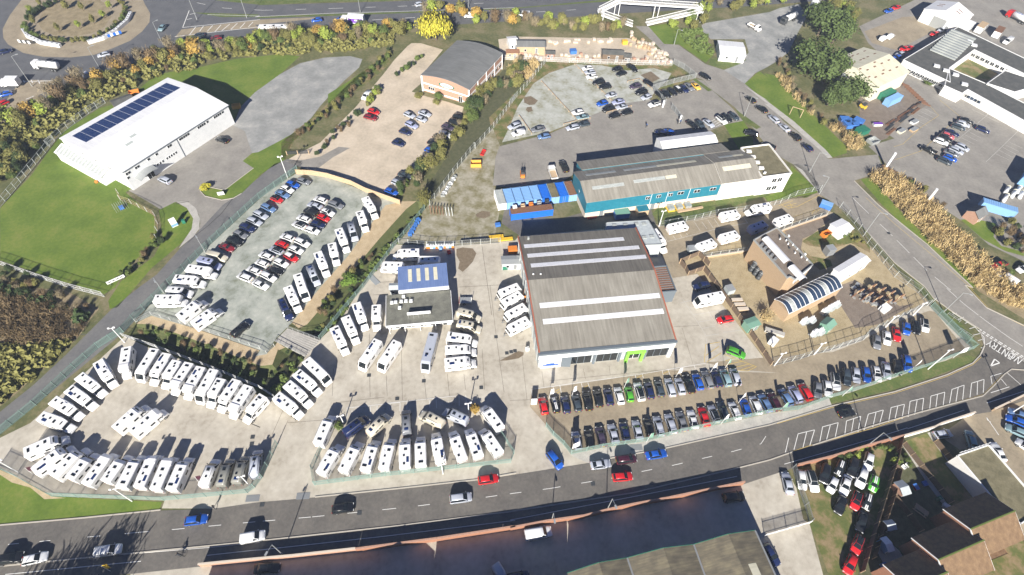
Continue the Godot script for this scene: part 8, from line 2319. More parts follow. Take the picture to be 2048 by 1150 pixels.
	for k in 12:
		o=thing("tyre_stack","stack of black tyres along the storage fence","tyres",P(-14.4,0,-106.4).lerp(P(-7.1,0,-107.7),k/11.0)+Vector3(0,-.05,0),0,"tyre stacks on the storage fence")
		for j in 3:
			var s:=ss()
			pole(s,Vector3(0,j*.26,0),Vector3(0,j*.26+.24,0),.38,.38,10)
			part(o,"tyre",fin(s),M.tyre)
	for k in 2:
		o=thing("yellow_rails",["long yellow steel rails behind the sales yard fence","shorter yellow steel rails next to the tyre stacks"][k],"rails",[P(-5,0,-109),P(-2.4,0,-108.2)][k],.2)
		for j in 3:
			part(o,"rail",boxm(Vector3(4.0,.3,.25)),M.safety_yellow).position=Vector3(0,.3,-.4+j*.4)
	crate("red_crate","red bin in the shade behind the sales office","bin",P(-17.3,0,-102.4),.4,Vector3(.9,.7,.8),"signal_red","signal_red")
	crate("blue_barrel","pale blue drum in the shade behind the sales office","drum",P(-19.7,0,-103.4),.2,Vector3(.7,1.0,.7),"container_sky","container_sky")
	crate("waste_skip","orange skip between the storage fence and the grey store","skip",P(-0.3,0,-104),.15,Vector3(2.4,1.3,1.8),"orange","orange")
	shed("yard_store","grey flat topped store with coloured bins before it",P(-3.1,2.6,-99.9),P(1.8,2.6,-100.4),P(-2.8,2.6,-97.4),2.5,2.6,"grey_clad","galvanised")
	for k in 3:
		crate("wheelie_bin",["green waste bin by the grey store","red waste bin by the grey store","second green waste bin by the showroom wall"][k],"bin",[P(-2.1,0,-97.9),P(-0.9,0,-98.2),P(0.4,0,-98.9)][k],.2,Vector3(1.3,1.2,1.0),["plastic_green","signal_red","plastic_green"][k],["plastic_green","signal_red","plastic_green"][k])
	crate("red_rack","red tool rack between the caravans and the showroom wall","rack",P(3.4,0,-89.2),1.4,Vector3(2.4,1.4,.8),"orange")
	o=thing("a_board","white pavement board near the wet patch","sign",P(4.2,0,-73.1)+Vector3(0,-.05,0),.4)
	part(o,"board",boxm(Vector3(.8,1.2,.1)),M.white_paint).position.y=.6
	part(o,"board",boxm(Vector3(.8,1.2,.1)),M.white_paint).position=Vector3(0,.6,.4)
	for k in 14:
		var t:=k/13.0
		o=thing("steel_bundle",["rusty girder","dark steel tube bundle"][k % 2]+" stacked along the steel yard's edge","steel",P(125.2,0,-167.4).lerp(P(141.6,0,-183),t)+Vector3(rng.randf_range(-1,1),-.03,rng.randf_range(-1.5,1.5)),.72+rng.randf_range(-.08,.08),"steel stock in the steel yard, "+["girders","tubes"][k % 2])
		for j in 3:
			part(o,"bar",boxm(Vector3(5.5,.22,.22)),M.rust if k % 2==0 else M.steel_dark).position=Vector3(0,.15,-.3+j*.3)
	for k in 10:
		o=thing("steel_bundle","rusty rail laid along the steel yard's east side","steel",P(141.3,0,-195.3).lerp(P(144,0,-183.2),k/9.0)+Vector3(0,-.03,0),-.75,"rusty rails of the steel yard")
		for j in 2:
			part(o,"bar",boxm(Vector3(3.2,.25,.25)),M.rust).position=Vector3(0,.16,-.2+j*.4)
	for k in 6:
		o=thing("rusty_frame","rusty frame heaped by the barrier post","frame",P(117.2,0,-145.8).lerp(P(123,0,-131.9),k/5.0)+Vector3(0,-.05,0),-.75,"rusty frames beside the office yard fence")
		for j in 3:
			part(o,"bar",boxm(Vector3(5.0,.3,.3)),M.rust).position=Vector3(0,.2+j*.2,-.5+j*.5)
	container("dark green container beside the cream barn",P(130.7,1,-186.2)*Vector3(1,0,1),.6,6.1,"plastic_green","plastic_green","containers by the cream barn")
	container("sky blue half-roofed container in the steel yard",P(131.6,1,-183.1)*Vector3(1,0,1),.6,7.0,"container_sky","container_sky","containers by the cream barn")
	for k in 5:
		crate("tarpaulin_heap",["pale blue tarpaulin heap nearest the conifers","blue tarpaulin heap behind the green one","bright blue tarpaulin heap by the reeds","low blue tarpaulin heap","small blue tarpaulin heap by the yard"][k],"heap",[P(110.8,0,-170.7),P(112.1,0,-169.3),P(113.5,0,-168.3),P(111,0,-168.1),P(115.5,0,-170.3)][k],k*.6,Vector3(3.2,1.3,2.4),"tarp_blue","tarp_blue")
	crate("tarpaulin_heap","green tarpaulin covered tank above the reeds","tank",P(114.8,0,-164.8),.5,Vector3(3.6,1.6,3.0),"plastic_green","plastic_green")
	crate("wire_cage","galvanised cage of scrap at the reeds' end","cage",P(116.7,0,-159.7),.5,Vector3(3.4,1.2,2.6),"galvanised")
	crate("white_boat","white and violet hull on the steel yard","boat",P(121.7,0,-169.3),.1,Vector3(3.0,.8,1.2),"white_clad","purple_print")
	for k in 3:
		crate("timber_stack",["white framed timber stack","yellow ended timber stack","cream timber stack"][k]+" on the office yard bays","timber",[P(135.3,0,-171.8),P(133.3,0,-167.3),P(128.7,0,-166.2)][k],.6,Vector3(3.0,.7,1.4),["white_paint","timber","cream_clad"][k],"galvanised")
	for k in 5:
		o=thing("concrete_pipe","%s pale concrete pipe beside the blue store" % ["first","second","third","fourth","fifth"][k],"pipe",[P(150,0,-138),P(147.8,0,-134.4),P(151.3,0,-136.4),P(153.7,0,-138.3),P(153.5,0,-136.2)][k]+Vector3(0,.0,0),.85,"concrete pipes by the blue store")
		var s:=ss(true)
		pole(s,Vector3(-1.9,.5,0),Vector3(1.9,.5,0),.55,.55,14)
		part(o,"barrel",fin(s),M.white_clad)
		s=ss(true)
		pole(s,Vector3(1.9,.5,0),Vector3(2.2,.5,0),.68,.68,14)
		part(o,"collar",fin(s),M.cream_clad)
	o=thing("swing_frame","timber swing frame on the lane lawn","frame",P(94.9,0,-173.2)+Vector3(0,-.05,0),-.5)
	var ws:=ss()
	for k in [-1,1]:
		beam(ws,Vector3(k*1.8,0,.8),Vector3(k*1.8,2.6,0),.16)
		beam(ws,Vector3(k*1.8,0,-.8),Vector3(k*1.8,2.6,0),.16)
	beam(ws,Vector3(-1.9,2.6,0),Vector3(1.9,2.6,0),.16)
	part(o,"frame",fin(ws),M.timber)
	for k in 6:
		var rr:Array=[[[7.1,-186.2,19.2,-163.7],"second"],[[19.4,-198.4,32.5,-174.4],"third"],[[-0.3,-165,4.1,-155.5],"first"],[[14.6,-161.2,19.2,-163.6,23.6,-165.3],"fourth"],[[29.4,-168.9,38.3,-173.5],"fifth"],[[38.2,-188.4,42.7,-190.6,46.7,-184.3],"sixth"]][k]
		var p:=flat(rr[0],-.05)
		o=thing("knee_rail","%s timber knee rail between the bays of the upper car park" % rr[1],"rail",p[0],0,"knee rails of the upper car park")
		for i in p.size()-1:
			var s:=ss()
			beam(s,p[i]-p[0]+Vector3(0,.62,0),p[i+1]-p[0]+Vector3(0,.62,0),.14)
			part(o,"bar",fin(s),M.timber)
			var n:=int(p[i].distance_to(p[i+1])/3.0)+1
			for j in n+1:
				part(o,"post",boxm(Vector3(.14,.7,.14)),M.timber).position=p[i].lerp(p[i+1],j/float(n))-p[0]+Vector3(0,.35,0)
	o=thing("field_gate","dark field gate at the foot of the hall drive","gate",P(-68,0,-140.2)+Vector3(0,-.05,0),.15)
	for k in 5:
		part(o,"bar",boxm(Vector3(6.5,.1,.06)),M.steel_dark).position=Vector3(0,.3+k*.24,0)
	for k in 3:
		part(o,"post",boxm(Vector3(.2,1.5,.2)),M.timber).position=Vector3(-3.3+k*3.3,.75,0)
	o=thing("pallet_crate","galvanised cage with a blue lining on the warehouse lawn","cage",P(-110.3,0,-113.4)+Vector3(0,-.05,0),.7)
	var cg:=ss()
	for k in 7:
		beam(cg,Vector3(-1.6+k*.53,0,-1),Vector3(-1.6+k*.53,2.0,-1),.05)
		beam(cg,Vector3(-1.6+k*.53,0,1),Vector3(-1.6+k*.53,2.0,1),.05)
		beam(cg,Vector3(-1.6+k*.53,2.0,-1),Vector3(-1.6+k*.53,2.0,1),.05)
	part(o,"bars",fin(cg),M.galvanised)
	part(o,"tub",boxm(Vector3(1.2,.8,1.0)),M.tarp_blue).position.y=.45
	crate("road_plate","grey steel plate leaning by the sales yard's ditch fence","plate",P(-36.1,0,-92.5),.78,Vector3(1.4,.1,5.0),"galvanised")
	crate("dog_crate","pink ball trolley on the warehouse lawn","trolley",P(-122.3,0,-123.5),.3,Vector3(.7,.5,.6),"orange","orange")
	for k in 7:
		o=thing("cycle_hoop","bike hoop stand behind the display yard's front fence","hoop",P(-32.8,0,-39.9).lerp(P(-5.6,0,-44.5),k/6.0)+Vector3(0,-.05,0),.12,"hoops behind the display fence")
		var s:=ss()
		beam(s,Vector3(-.9,0,0),Vector3(-.9,1.0,0),.07)
		beam(s,Vector3(.9,0,0),Vector3(.9,1.0,0),.07)
		beam(s,Vector3(-.93,1.0,0),Vector3(.93,1.0,0),.07)
		part(o,"hoop",fin(s),M.fence_green)
	for k in 2:
		o=thing("verge_railing",["low steel railing on the verge at the bend","second low steel railing nearer the corner"][k],"railing",[P(112,0,-88.2),P(112.9,0,-83.5)][k]+Vector3(0,-.05,0),-.85)
		for j in 2:
			part(o,"bar",boxm(Vector3(3.2,.07,.07)),M.galvanised).position=Vector3(0,.5+j*.45,0)
		for j in 3:
			part(o,"post",boxm(Vector3(.09,1.0,.09)),M.galvanised).position=Vector3(-1.5+j*1.5,.5,0)
	crate("bale","white wrapped machine in the compound's low corner","machine",P(63.7,0,-78.2),.8,Vector3(2.0,1.3,1.6),"white_clad","white_clad")
	crate("long_trough","long grey concrete trough above the wrapped machine","trough",P(64.8,0,-81.1),-.35,Vector3(4.6,.8,1.1),"foot_concrete","foot_concrete")
	crate("digger_bucket","rusty orange excavator bucket pair in the overgrown corner","machine",P(87.8,0,-115.6),.5,Vector3(2.6,1.3,1.6),"orange")
	crate("crane_block","grey steel block by the compound's grass","machine",P(86.4,0,-108.7),.3,Vector3(2.2,2.4,2.0),"steel_grey","galvanised")
func people():
	person(0.37,-32.47,1.2,"person walking in the wall's shade on the south footway","walk","cloth_pale")
	person(-55.71,-33.52,1.5,"person in dark clothes on the corner of the yard's side road","walk","cloth_dark")
	person(42.25,-162.22,2.6,"lone person crossing the workshop court","walk","cloth_blue")
	person(53.06,-164.83,2.8,"left of two people standing by the gate pier","stand","cloth_dark")
	person(53.88,-165.04,-2.6,"right of two people standing by the gate pier","stand","cloth_blue")
	var p:=P(-58.9,0,-24.8)
	var o:=thing("bicycle","bicycle ridden along the south footway","bicycle",p+Vector3(0,-.05,0),1.45)
	for k in [-1,1]:
		var s:=ss()
		for j in 16:
			var t0:=TAU*j/16
			var t1:=TAU*(j+1)/16
			beam(s,Vector3(0,.35+sin(t0)*.34,k*.52+cos(t0)*.34),Vector3(0,.35+sin(t1)*.34,k*.52+cos(t1)*.34),.04)
		for j in 6:
			var t0:=TAU*j/6
			beam(s,Vector3(0,.35,k*.52),Vector3(0,.35+sin(t0)*.33,k*.52+cos(t0)*.33),.01)
		part(o,"wheel",fin(s),M.tyre)
	var fr:=ss()
	for seg in [[Vector3(0,.35,.52),Vector3(0,.85,.2)],[Vector3(0,.35,.52),Vector3(0,.33,.05)],[Vector3(0,.33,.05),Vector3(0,.85,.2)],[Vector3(0,.33,.05),Vector3(0,.85,-.34)],[Vector3(0,.8,.2),Vector3(0,.85,-.34)],[Vector3(0,.35,-.52),Vector3(0,1.0,-.36)]]:
		beam(fr,seg[0],seg[1],.045)
	part(o,"frame",fin(fr),M.steel_dark)
	part(o,"saddle",boxm(Vector3(.14,.06,.26)),M.tyre).position=Vector3(0,.9,.24)
	part(o,"handlebar",boxm(Vector3(.55,.04,.04)),M.steel_dark).position=Vector3(0,1.02,-.4)
	var rider:=person(p.x,p.z,1.45,"cyclist in dark clothes riding along the south footway","ride","cloth_dark",-.05)
func ditch_ground():
	sheet("ground","scrub",0,[-700.0,-1100.0,700.0,-1100.0,700.0,300.0,-700.0,300.0,-700.0,-71.6,-90.5,-71.6,-84.2,-69.2,-71.3,-65.0,-54.5,-57.9,-51.2,-57.9,-47.3,-68.3,-45.0,-73.5,-41.7,-78.6,-38.0,-90.2,-33.3,-102.2,-26.3,-118.1,-23.8,-122.2,-28.8,-121.9,-31.3,-118.4,-36.9,-106.3,-44.1,-89.0,-49.1,-77.4,-54.0,-70.2,-54.1,-65.9,-56.8,-65.4,-70.3,-70.3,-85.9,-75.4,-89.6,-75.2,-90.5,-71.8,-700.0,-71.8])
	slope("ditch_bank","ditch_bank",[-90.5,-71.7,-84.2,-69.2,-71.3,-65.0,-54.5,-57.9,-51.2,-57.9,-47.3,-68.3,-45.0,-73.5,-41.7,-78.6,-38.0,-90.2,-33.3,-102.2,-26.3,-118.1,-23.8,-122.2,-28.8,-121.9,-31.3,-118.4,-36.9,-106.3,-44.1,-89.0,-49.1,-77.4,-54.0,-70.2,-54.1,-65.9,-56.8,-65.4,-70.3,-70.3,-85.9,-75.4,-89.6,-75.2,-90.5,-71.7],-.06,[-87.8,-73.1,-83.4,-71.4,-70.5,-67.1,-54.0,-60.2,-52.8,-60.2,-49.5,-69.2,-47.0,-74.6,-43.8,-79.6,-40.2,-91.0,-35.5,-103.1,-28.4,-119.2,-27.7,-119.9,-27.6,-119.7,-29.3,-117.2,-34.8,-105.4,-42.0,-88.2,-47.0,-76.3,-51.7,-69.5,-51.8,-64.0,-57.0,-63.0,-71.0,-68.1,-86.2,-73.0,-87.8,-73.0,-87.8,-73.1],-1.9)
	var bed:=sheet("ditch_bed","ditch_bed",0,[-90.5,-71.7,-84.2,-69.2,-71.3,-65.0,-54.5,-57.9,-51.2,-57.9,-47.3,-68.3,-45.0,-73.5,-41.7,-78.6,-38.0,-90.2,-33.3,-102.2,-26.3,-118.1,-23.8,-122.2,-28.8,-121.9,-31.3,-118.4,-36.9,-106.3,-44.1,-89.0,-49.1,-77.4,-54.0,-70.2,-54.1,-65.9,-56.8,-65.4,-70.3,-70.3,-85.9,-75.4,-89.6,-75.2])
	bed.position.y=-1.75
func vehicles():
	park("cars in the inner showroom row","in the inner row facing the showroom",[
		["hatchback","red",8.1,-58.4,0.20,"red hatchback",""],
		["supermini","black",10.7,-58.7,0.23,"black small car with white stripes","stripe"],
		["hatchback","navy",13,-58.9,0.17,"first navy hatchback from the red sign end",""],
		["hatchback","slate",15.5,-59.4,0.20,"first dark slate hatchback from the red sign end",""],
		["suv","black",17.9,-60,0.16,"black SUV",""],
		["hatchback","black",20.3,-60.8,0.16,"black hatchback",""],
		["hatchback","navy",22.7,-61.3,0.16,"second navy hatchback from the red sign end",""],
		["hatchback","white",25.1,-61.7,0.18,"white hatchback",""],
		["supermini","green",27.4,-62.2,0.12,"green small car",""],
		["suv","white",29.7,-62.9,0.17,"white SUV with a black roof","blackroof"],
		["hatchback","navy",32,-63.4,0.14,"third navy hatchback from the red sign end",""],
		["hatchback","slate",34.4,-64,0.12,"second dark slate hatchback from the red sign end",""],
		["estate","silver",36.9,-64.4,0.15,"silver estate car",""],
		["hatchback","silver",39.2,-64.8,0.14,"silver hatchback",""],
		["saloon","black",41.3,-65.5,0.21,"black saloon",""],
		["hatchback","blue",43.5,-66.2,0.18,"blue hatchback",""],
		["estate","grey",45.8,-66.8,0.20,"grey estate car",""],
		["hatchback","navy",48,-67.2,0.16,"fourth navy hatchback from the red sign end",""],
		["mpv","teal",50.1,-67.5,0.15,"grey-green people carrier",""],
		["mpv","silver",52.4,-67.9,0.09,"silver people carrier",""]])
	park("cars along the roadside fence","along the roadside fence",[
		["hatchback","silver",15.2,-50.6,0.19,"first silver hatchback from the gate end",""],
		["hatchback","black",17.9,-51.1,0.15,"black hatchback between a silver hatchback and a plum estate",""],
		["estate","plum",20.4,-51.8,0.19,"dark plum estate car",""],
		["saloon","silver",23.1,-52.5,0.20,"silver saloon between a plum estate and a navy hatchback",""],
		["hatchback","navy",25.6,-53.2,0.15,"navy hatchback",""],
		["saloon","silver",28.4,-53.6,0.15,"silver saloon between a navy hatchback and a black hatchback",""],
		["hatchback","black",30.9,-54.4,0.16,"black hatchback between a silver saloon and a silver estate",""],
		["estate","silver",33.1,-54.8,0.15,"silver estate car between a black hatchback and a silver estate",""],
		["estate","silver",35.8,-55.5,0.19,"silver estate car between a silver estate and a grey saloon",""],
		["saloon","grey",38.3,-56.2,0.16,"grey saloon",""],
		["coupe","white",40.8,-56.8,0.13,"white coupe",""],
		["saloon","red",43.4,-57.6,0.14,"red saloon",""],
		["hatchback","silver",45.7,-58.3,0.21,"silver hatchback with a black roof","blackroof"],
		["estate","slate",47.9,-59.1,0.17,"dark slate estate car between a silver hatchback and a white hatchback",""],
		["hatchback","white",50.5,-59.3,0.21,"white hatchback between a slate estate and a blue hatchback",""],
		["hatchback","blue",53.1,-60.3,0.10,"blue hatchback between a white hatchback and a white people carrier",""],
		["mpv","white",55.5,-60.9,0.17,"white people carrier",""],
		["estate","denim",57.8,-61.6,0.26,"steel blue estate car",""],
		["estate","maroon",60,-62,0.22,"maroon estate car",""],
		["mpv","denim",62.8,-63.2,0.32,"steel blue people carrier",""],
		["mpv","lilac",65.2,-64.1,0.25,"pale lilac people carrier",""],
		["mpv","red",67.7,-64.8,0.24,"red people carrier",""],
		["hatchback","grey",70.7,-65.5,2.88,"grey hatchback",""],
		["hatchback","white",73.1,-66,3.00,"white hatchback between a grey hatchback and a white SUV",""],
		["suv","white",75.5,-67.9,2.97,"white SUV with a black roof","blackroof"],
		["estate","slate",78.5,-69.3,2.92,"dark slate estate car between a white SUV and a silver hatchback",""],
		["hatchback","silver",80.9,-69.9,2.92,"silver hatchback between a slate estate and a blue hatchback",""],
		["hatchback","blue",83.4,-70.2,2.97,"blue hatchback between a silver hatchback and a white hatchback",""],
		["hatchback","white",85.9,-70.5,3.01,"white hatchback with a dark sunroof","sunroof"],
		["saloon","silver",88.6,-71.6,2.91,"silver saloon between a white hatchback and a black hatchback",""],
		["hatchback","black",91.6,-72.6,2.89,"black hatchback between a silver saloon and a blue SUV",""],
		["suv","blue",94.2,-73.7,2.94,"blue SUV",""]])
	park("cars in the short corner row","in the short row by the compound fence",[
		["hatchback","grey",89.2,-79.5,2.84,"grey hatchback",""],
		["hatchback","white",92.1,-80.8,2.85,"white hatchback",""],
		["coupe","red",95,-82.1,2.90,"red coupe",""],
		["supermini","blue",98.1,-83.9,2.79,"blue small car",""],
		["hatchback","black",100.7,-84.5,2.89,"black hatchback",""],
		["hatchback","white",103.2,-85.2,2.85,"white hatchback with a black roof","blackroof"]])
	park("cars in the showroom side bays","in the bays beside the showroom",[
		["suv","navy",49.1,-94.5,1.92,"navy SUV",""],
		["hatchback","red",53.2,-84.2,1.82,"red hatchback",""]])
	park("cars in the showroom side bays","on the ramp end of the showroom bays",[
		["suv","green",53.9,-74.5,-1.99,"green SUV",""]])
	park("vehicles on the main road","on the main road",[
		["suv","black",-89,-22.9,-1.34,"black SUV",""],
		["hatchback","white",-84.6,-23.1,-1.28,"white hatchback",""],
		["smallvan","white",-72,-25,-1.34,"white small van between a white hatchback and a blue hatchback",""],
		["hatchback","blue",-58.2,-31.1,-1.38,"blue hatchback",""],
		["smallvan","white",-46.5,-28.5,-1.32,"white small van between a blue hatchback and a black hatchback",""],
		["hatchback","black",-30.9,-34.5,-1.37,"black hatchback",""],
		["mpv","silver",-8.2,-37.5,-1.38,"silver people carrier",""],
		["hatchback","red",-3,-41.5,-1.37,"red hatchback between a silver people carrier and a silver coupe",""],
		["coupe","silver",20,-45.7,-1.38,"silver coupe",""],
		["mpv","maroon",25.4,-47,-1.38,"maroon people carrier",""],
		["hatchback","red",24.3,-43.3,-1.43,"red hatchback between a maroon people carrier and a blue saloon",""],
		["saloon","blue",31.8,-48.4,-1.36,"blue saloon",""],
		["convertible","black",75.6,-60,-1.29,"black convertible",""]])
	park("vehicles on the main road","leaving the display yard gate",[
		["mpv","blue",10.5,-46.2,-2.49,"blue people carrier",""]])
	park("vehicles in the shaded yard","in the shaded service yard",[
		["saloon","black",-42.3,-23.3,-1.46,"black saloon",""],
		["van","white",7.2,-31.5,-1.35,"white panel van",""],
		["suv","black",46.4,-40.2,-1.39,"black SUV",""],
		["smallvan","silver",0.5,-23.9,-2.50,"silver small van",""],
		["hatchback","navy",3.6,-23.7,-1.36,"navy hatchback",""]])
	park("vehicles in the shaded yard","behind the corrugated roof",[
		["hatchback","navy",51.3,-29.6,-2.70,"navy hatchback",""]])
	park("vehicles in the shaded yard","outside the galvanised fence of the grass lot",[
		["saloon","silver",58.1,-43.5,-0.02,"silver saloon",""]])
	park("cars on the grass lot","on the walled grass lot",[
		["hatchback","white",61.2,-44.4,3.00,"first white hatchback from the yellow end",""],
		["suv","white",63.3,-44.2,-3.13,"white SUV with a black roof","blackroof"],
		["suv","black",66.4,-45.9,2.66,"black SUV between a white SUV and a white supermini",""],
		["supermini","white",67.3,-43.6,2.53,"white small car",""],
		["supermini","black",70,-47.3,2.57,"first black small car with white stripes from the yellow end","stripe"],
		["saloon","white",70,-43.7,2.62,"white saloon",""],
		["suv","black",72.7,-47.5,2.63,"black SUV between a white saloon and a white SUV",""],
		["suv","white",73.8,-45.3,2.59,"white SUV",""],
		["hatchback","white",76.6,-49,2.65,"white hatchback between a white SUV and a green supermini",""],
		["supermini","green",76,-44.3,2.61,"green small car with white stripes","stripe"],
		["hatchback","red",71.2,-40.6,2.56,"red hatchback with a black roof","blackroof"],
		["hatchback","black",67.7,-39.6,2.55,"black hatchback",""],
		["supermini","black",73.4,-40.5,2.59,"second black small car with white stripes from the yellow end","stripe"]])
	park("cars on the grass lot","parked along the grass lot wall",[
		["saloon","black",70.9,-36.6,2.63,"black saloon",""],
		["hatchback","red",68.6,-32.2,2.51,"red hatchback with a black roof","blackroof"],
		["hatchback","red",66,-28.5,2.49,"red hatchback",""]])
	park("cars by the flat roofed garage","beside the flat roofed garage",[
		["hatchback","silver",95.2,-56,-1.38,"silver hatchback",""],
		["hatchback","teal",100.9,-55.1,-0.18,"grey-green hatchback",""],
		["coupe","white",105.6,-52.5,0.06,"white coupe",""],
		["estate","denim",114.7,-61.5,1.03,"steel blue estate car",""],
		["estate","blue",113.4,-59.9,1.09,"blue estate car",""],
		["estate","teal",112.1,-57.5,1.03,"grey-green estate car",""],
		["hatchback","white",112.3,-53.9,0.74,"white hatchback",""]])
	park("cars along the lane fence","along the compound lane fence",[
		["hatchback","grey",-62.8,-127.4,-1.91,"first grey hatchback from the timber fence end",""],
		["hatchback","blue",-65.6,-125.8,-1.92,"blue hatchback",""],
		["hatchback","white",-66.6,-123.7,-2.05,"white hatchback",""],
		["saloon","denim",-67.4,-121.6,-2.02,"steel blue saloon",""],
		["supermini","red",-68.4,-119.3,-2.00,"red small car with a black roof","blackroof"],
		["estate","denim",-69.7,-115.7,-2.04,"steel blue estate car",""],
		["estate","silver",-71,-112.8,-2.03,"silver estate car between a blue estate and a silver estate",""],
		["estate","silver",-71.9,-110.2,-1.99,"silver estate car between a silver estate and a navy SUV",""],
		["suv","navy",-73,-107.6,-1.95,"navy SUV",""],
		["hatchback","grey",-74.1,-105.1,-1.99,"grey hatchback between a navy SUV and a black SUV",""],
		["suv","black",-74.7,-102.5,-1.95,"black SUV",""],
		["coupe","darkred",-76.1,-100.3,-1.95,"dark red coupe",""]])
	park("cars in the gravel compound block","in the compound outer pairs",[
		["hatchback","white",-56,-119.9,1.19,"first white hatchback from the timber fence end",""],
		["saloon","silver",-57,-117.4,1.22,"silver saloon",""],
		["suv","black",-57.5,-114.8,1.14,"black SUV",""],
		["hatchback","white",-58.8,-112.1,1.17,"white hatchback between a black SUV and a white hatchback",""],
		["hatchback","white",-59.4,-109.5,1.15,"white hatchback with a black roof","blackroof"]])
	park("cars in the gravel compound block","in the compound inner pairs",[
		["estate","grey",-51.2,-118.1,-1.96,"grey estate car",""],
		["hatchback","white",-52.8,-115,-1.98,"white hatchback with a dark sunroof","sunroof"],
		["supermini","red",-53.4,-112.8,-2.02,"red small car",""],
		["hatchback","navy",-54.4,-110.2,-1.84,"navy hatchback",""],
		["hatchback","white",-55.3,-107.8,-1.92,"white hatchback",""]])
	park("cars in the lower block","in the outer file of the lower block",[
		["hatchback","white",-61.3,-104.8,1.20,"first white hatchback from the timber fence end",""],
		["supermini","red",-62.2,-102.3,1.14,"red small car",""],
		["hatchback","silver",-62.9,-100,1.17,"silver hatchback with a black roof","blackroof"],
		["hatchback","white",-65,-97.9,1.17,"second white hatchback from the timber fence end",""],
		["supermini","white",-65.3,-95.3,1.18,"white small car",""],
		["hatchback","white",-66.6,-92.8,1.19,"third white hatchback from the timber fence end",""],
		["mpv","white",-68.1,-90.4,1.19,"white people carrier",""]])
	park("cars in the lower block","in the lower block inner file",[
		["estate","white",-56.9,-103.2,-2.03,"first white estate car from the timber fence end",""],
		["hatchback","white",-57.8,-100.5,-1.98,"white hatchback between a white estate and a red hatchback",""],
		["hatchback","red",-58.4,-97.9,-2.07,"red hatchback with a white roof","whiteroof"],
		["hatchback","white",-60.4,-95.8,-2.02,"white hatchback between a red hatchback and a black convertible",""],
		["convertible","black",-61,-93.2,-1.94,"black convertible",""],
		["estate","white",-62.3,-91,-2.03,"second white estate car from the timber fence end",""],
		["saloon","white",-63.5,-88.3,-2.01,"white saloon",""]])
	park("vehicles in the gravel compound","near the footbridge over the ditch",[
		["suv","black",-64.1,-74.5,-0.58,"black SUV",""]])
	park("cars at the white warehouse","on the forecourt of the white warehouse",[
		["suv","silver",-102.8,-125.1,1.13,"silver SUV",""],
		["saloon","black",-93,-144.8,1.18,"black saloon",""]])
	park("cars in the upper car park","in the upper gravel car park",[
		["suv","silver",-1.7,-158.6,2.20,"silver SUV",""],
		["smallvan","white",-0.3,-155,2.01,"white small van",""],
		["saloon","grey",6.1,-157.6,1.94,"grey saloon",""],
		["hatchback","denim",8.1,-154,1.88,"steel blue hatchback",""],
		["hatchback","white",19.5,-167.9,1.91,"white hatchback between a blue hatchback and a grey-green saloon",""],
		["saloon","teal",21,-165.3,1.89,"grey-green saloon",""],
		["estate","silver",17.5,-159.4,1.98,"silver estate car",""],
		["hatchback","slate",21.3,-161.5,1.92,"dark slate hatchback",""],
		["hatchback","white",24,-195.6,1.91,"white hatchback between a slate hatchback and a silver hatchback",""],
		["hatchback","silver",24.8,-193,1.91,"first silver hatchback from the ditch side",""],
		["hatchback","white",25.3,-190.2,1.93,"white hatchback between a silver hatchback and a black SUV",""],
		["suv","black",27.7,-186.7,2.01,"black SUV between a white hatchback and a black SUV",""],
		["suv","black",29.8,-183.9,1.92,"black SUV between a black SUV and a silver coupe",""],
		["coupe","silver",31.6,-179.1,2.04,"silver coupe between a black SUV and a blue hatchback",""],
		["hatchback","blue",28.2,-173.9,2.08,"blue hatchback",""],
		["saloon","lilac",33.8,-175.2,1.99,"pale lilac saloon",""],
		["coupe","silver",34.7,-172.3,2.01,"silver coupe between a lilac saloon and a black SUV",""],
		["suv","black",30.1,-170.6,2.09,"black SUV between a silver coupe and a black hatchback",""],
		["hatchback","black",31.9,-167,2.06,"black hatchback between a black SUV and a black hatchback",""],
		["hatchback","black",36.3,-169.2,2.01,"second black hatchback from the ditch side",""],
		["hatchback","black",35.1,-196.1,2.08,"third black hatchback from the ditch side",""],
		["hatchback","black",36.4,-193.1,2.09,"black hatchback between a black hatchback and a black pickup",""],
		["pickup","black",40.7,-197.1,-2.59,"black pickup",""],
		["estate","plum",40.8,-185.3,2.06,"dark plum estate car",""],
		["estate","black",45.8,-187.4,-2.43,"black estate car",""],
		["suv","black",42.5,-181.7,2.10,"black SUV between a black estate and a silver hatchback",""],
		["hatchback","silver",43.9,-178.8,2.16,"silver hatchback between a black SUV and a white SUV",""],
		["suv","white",46.2,-174.6,2.07,"white SUV with a black roof","blackroof"]])
	park("cars by the workshop gate","in the row by the workshop gate",[
		["suv","black",49,-180.4,-2.58,"black SUV",""],
		["saloon","black",51.3,-181.6,-2.71,"black saloon",""],
		["hatchback","black",53.7,-182.8,-2.59,"black hatchback",""],
		["supermini","black",56,-184.2,-2.64,"black small car with a white roof","whiteroof"],
		["hatchback","navy",58.2,-185,-2.75,"navy hatchback",""],
		["saloon","grey",60.2,-186.5,-2.70,"grey saloon",""],
		["coupe","yellow",62.7,-187.1,-2.68,"yellow coupe",""]])
	park("cars in the workshop bays","in the bays below the workshop gate",[
		["saloon","black",57.7,-164,-2.54,"black saloon",""],
		["hatchback","slate",60.4,-164.4,-2.76,"first dark slate hatchback from the gate end",""],
		["saloon","silver",63.4,-165.2,-2.54,"silver saloon",""],
		["suv","white",68.1,-167.3,-2.61,"white SUV with a black roof","blackroof"],
		["hatchback","black",70.3,-168.6,-2.66,"black hatchback",""],
		["hatchback","slate",72.8,-169.7,-2.57,"second dark slate hatchback from the gate end",""]])
	park("cars in the workshop bays","in the shade of the silver store",[
		["hatchback","blue",49.3,-159.3,1.05,"blue hatchback",""],
		["hatchback","navy",46.6,-158.7,1.21,"navy hatchback",""]])
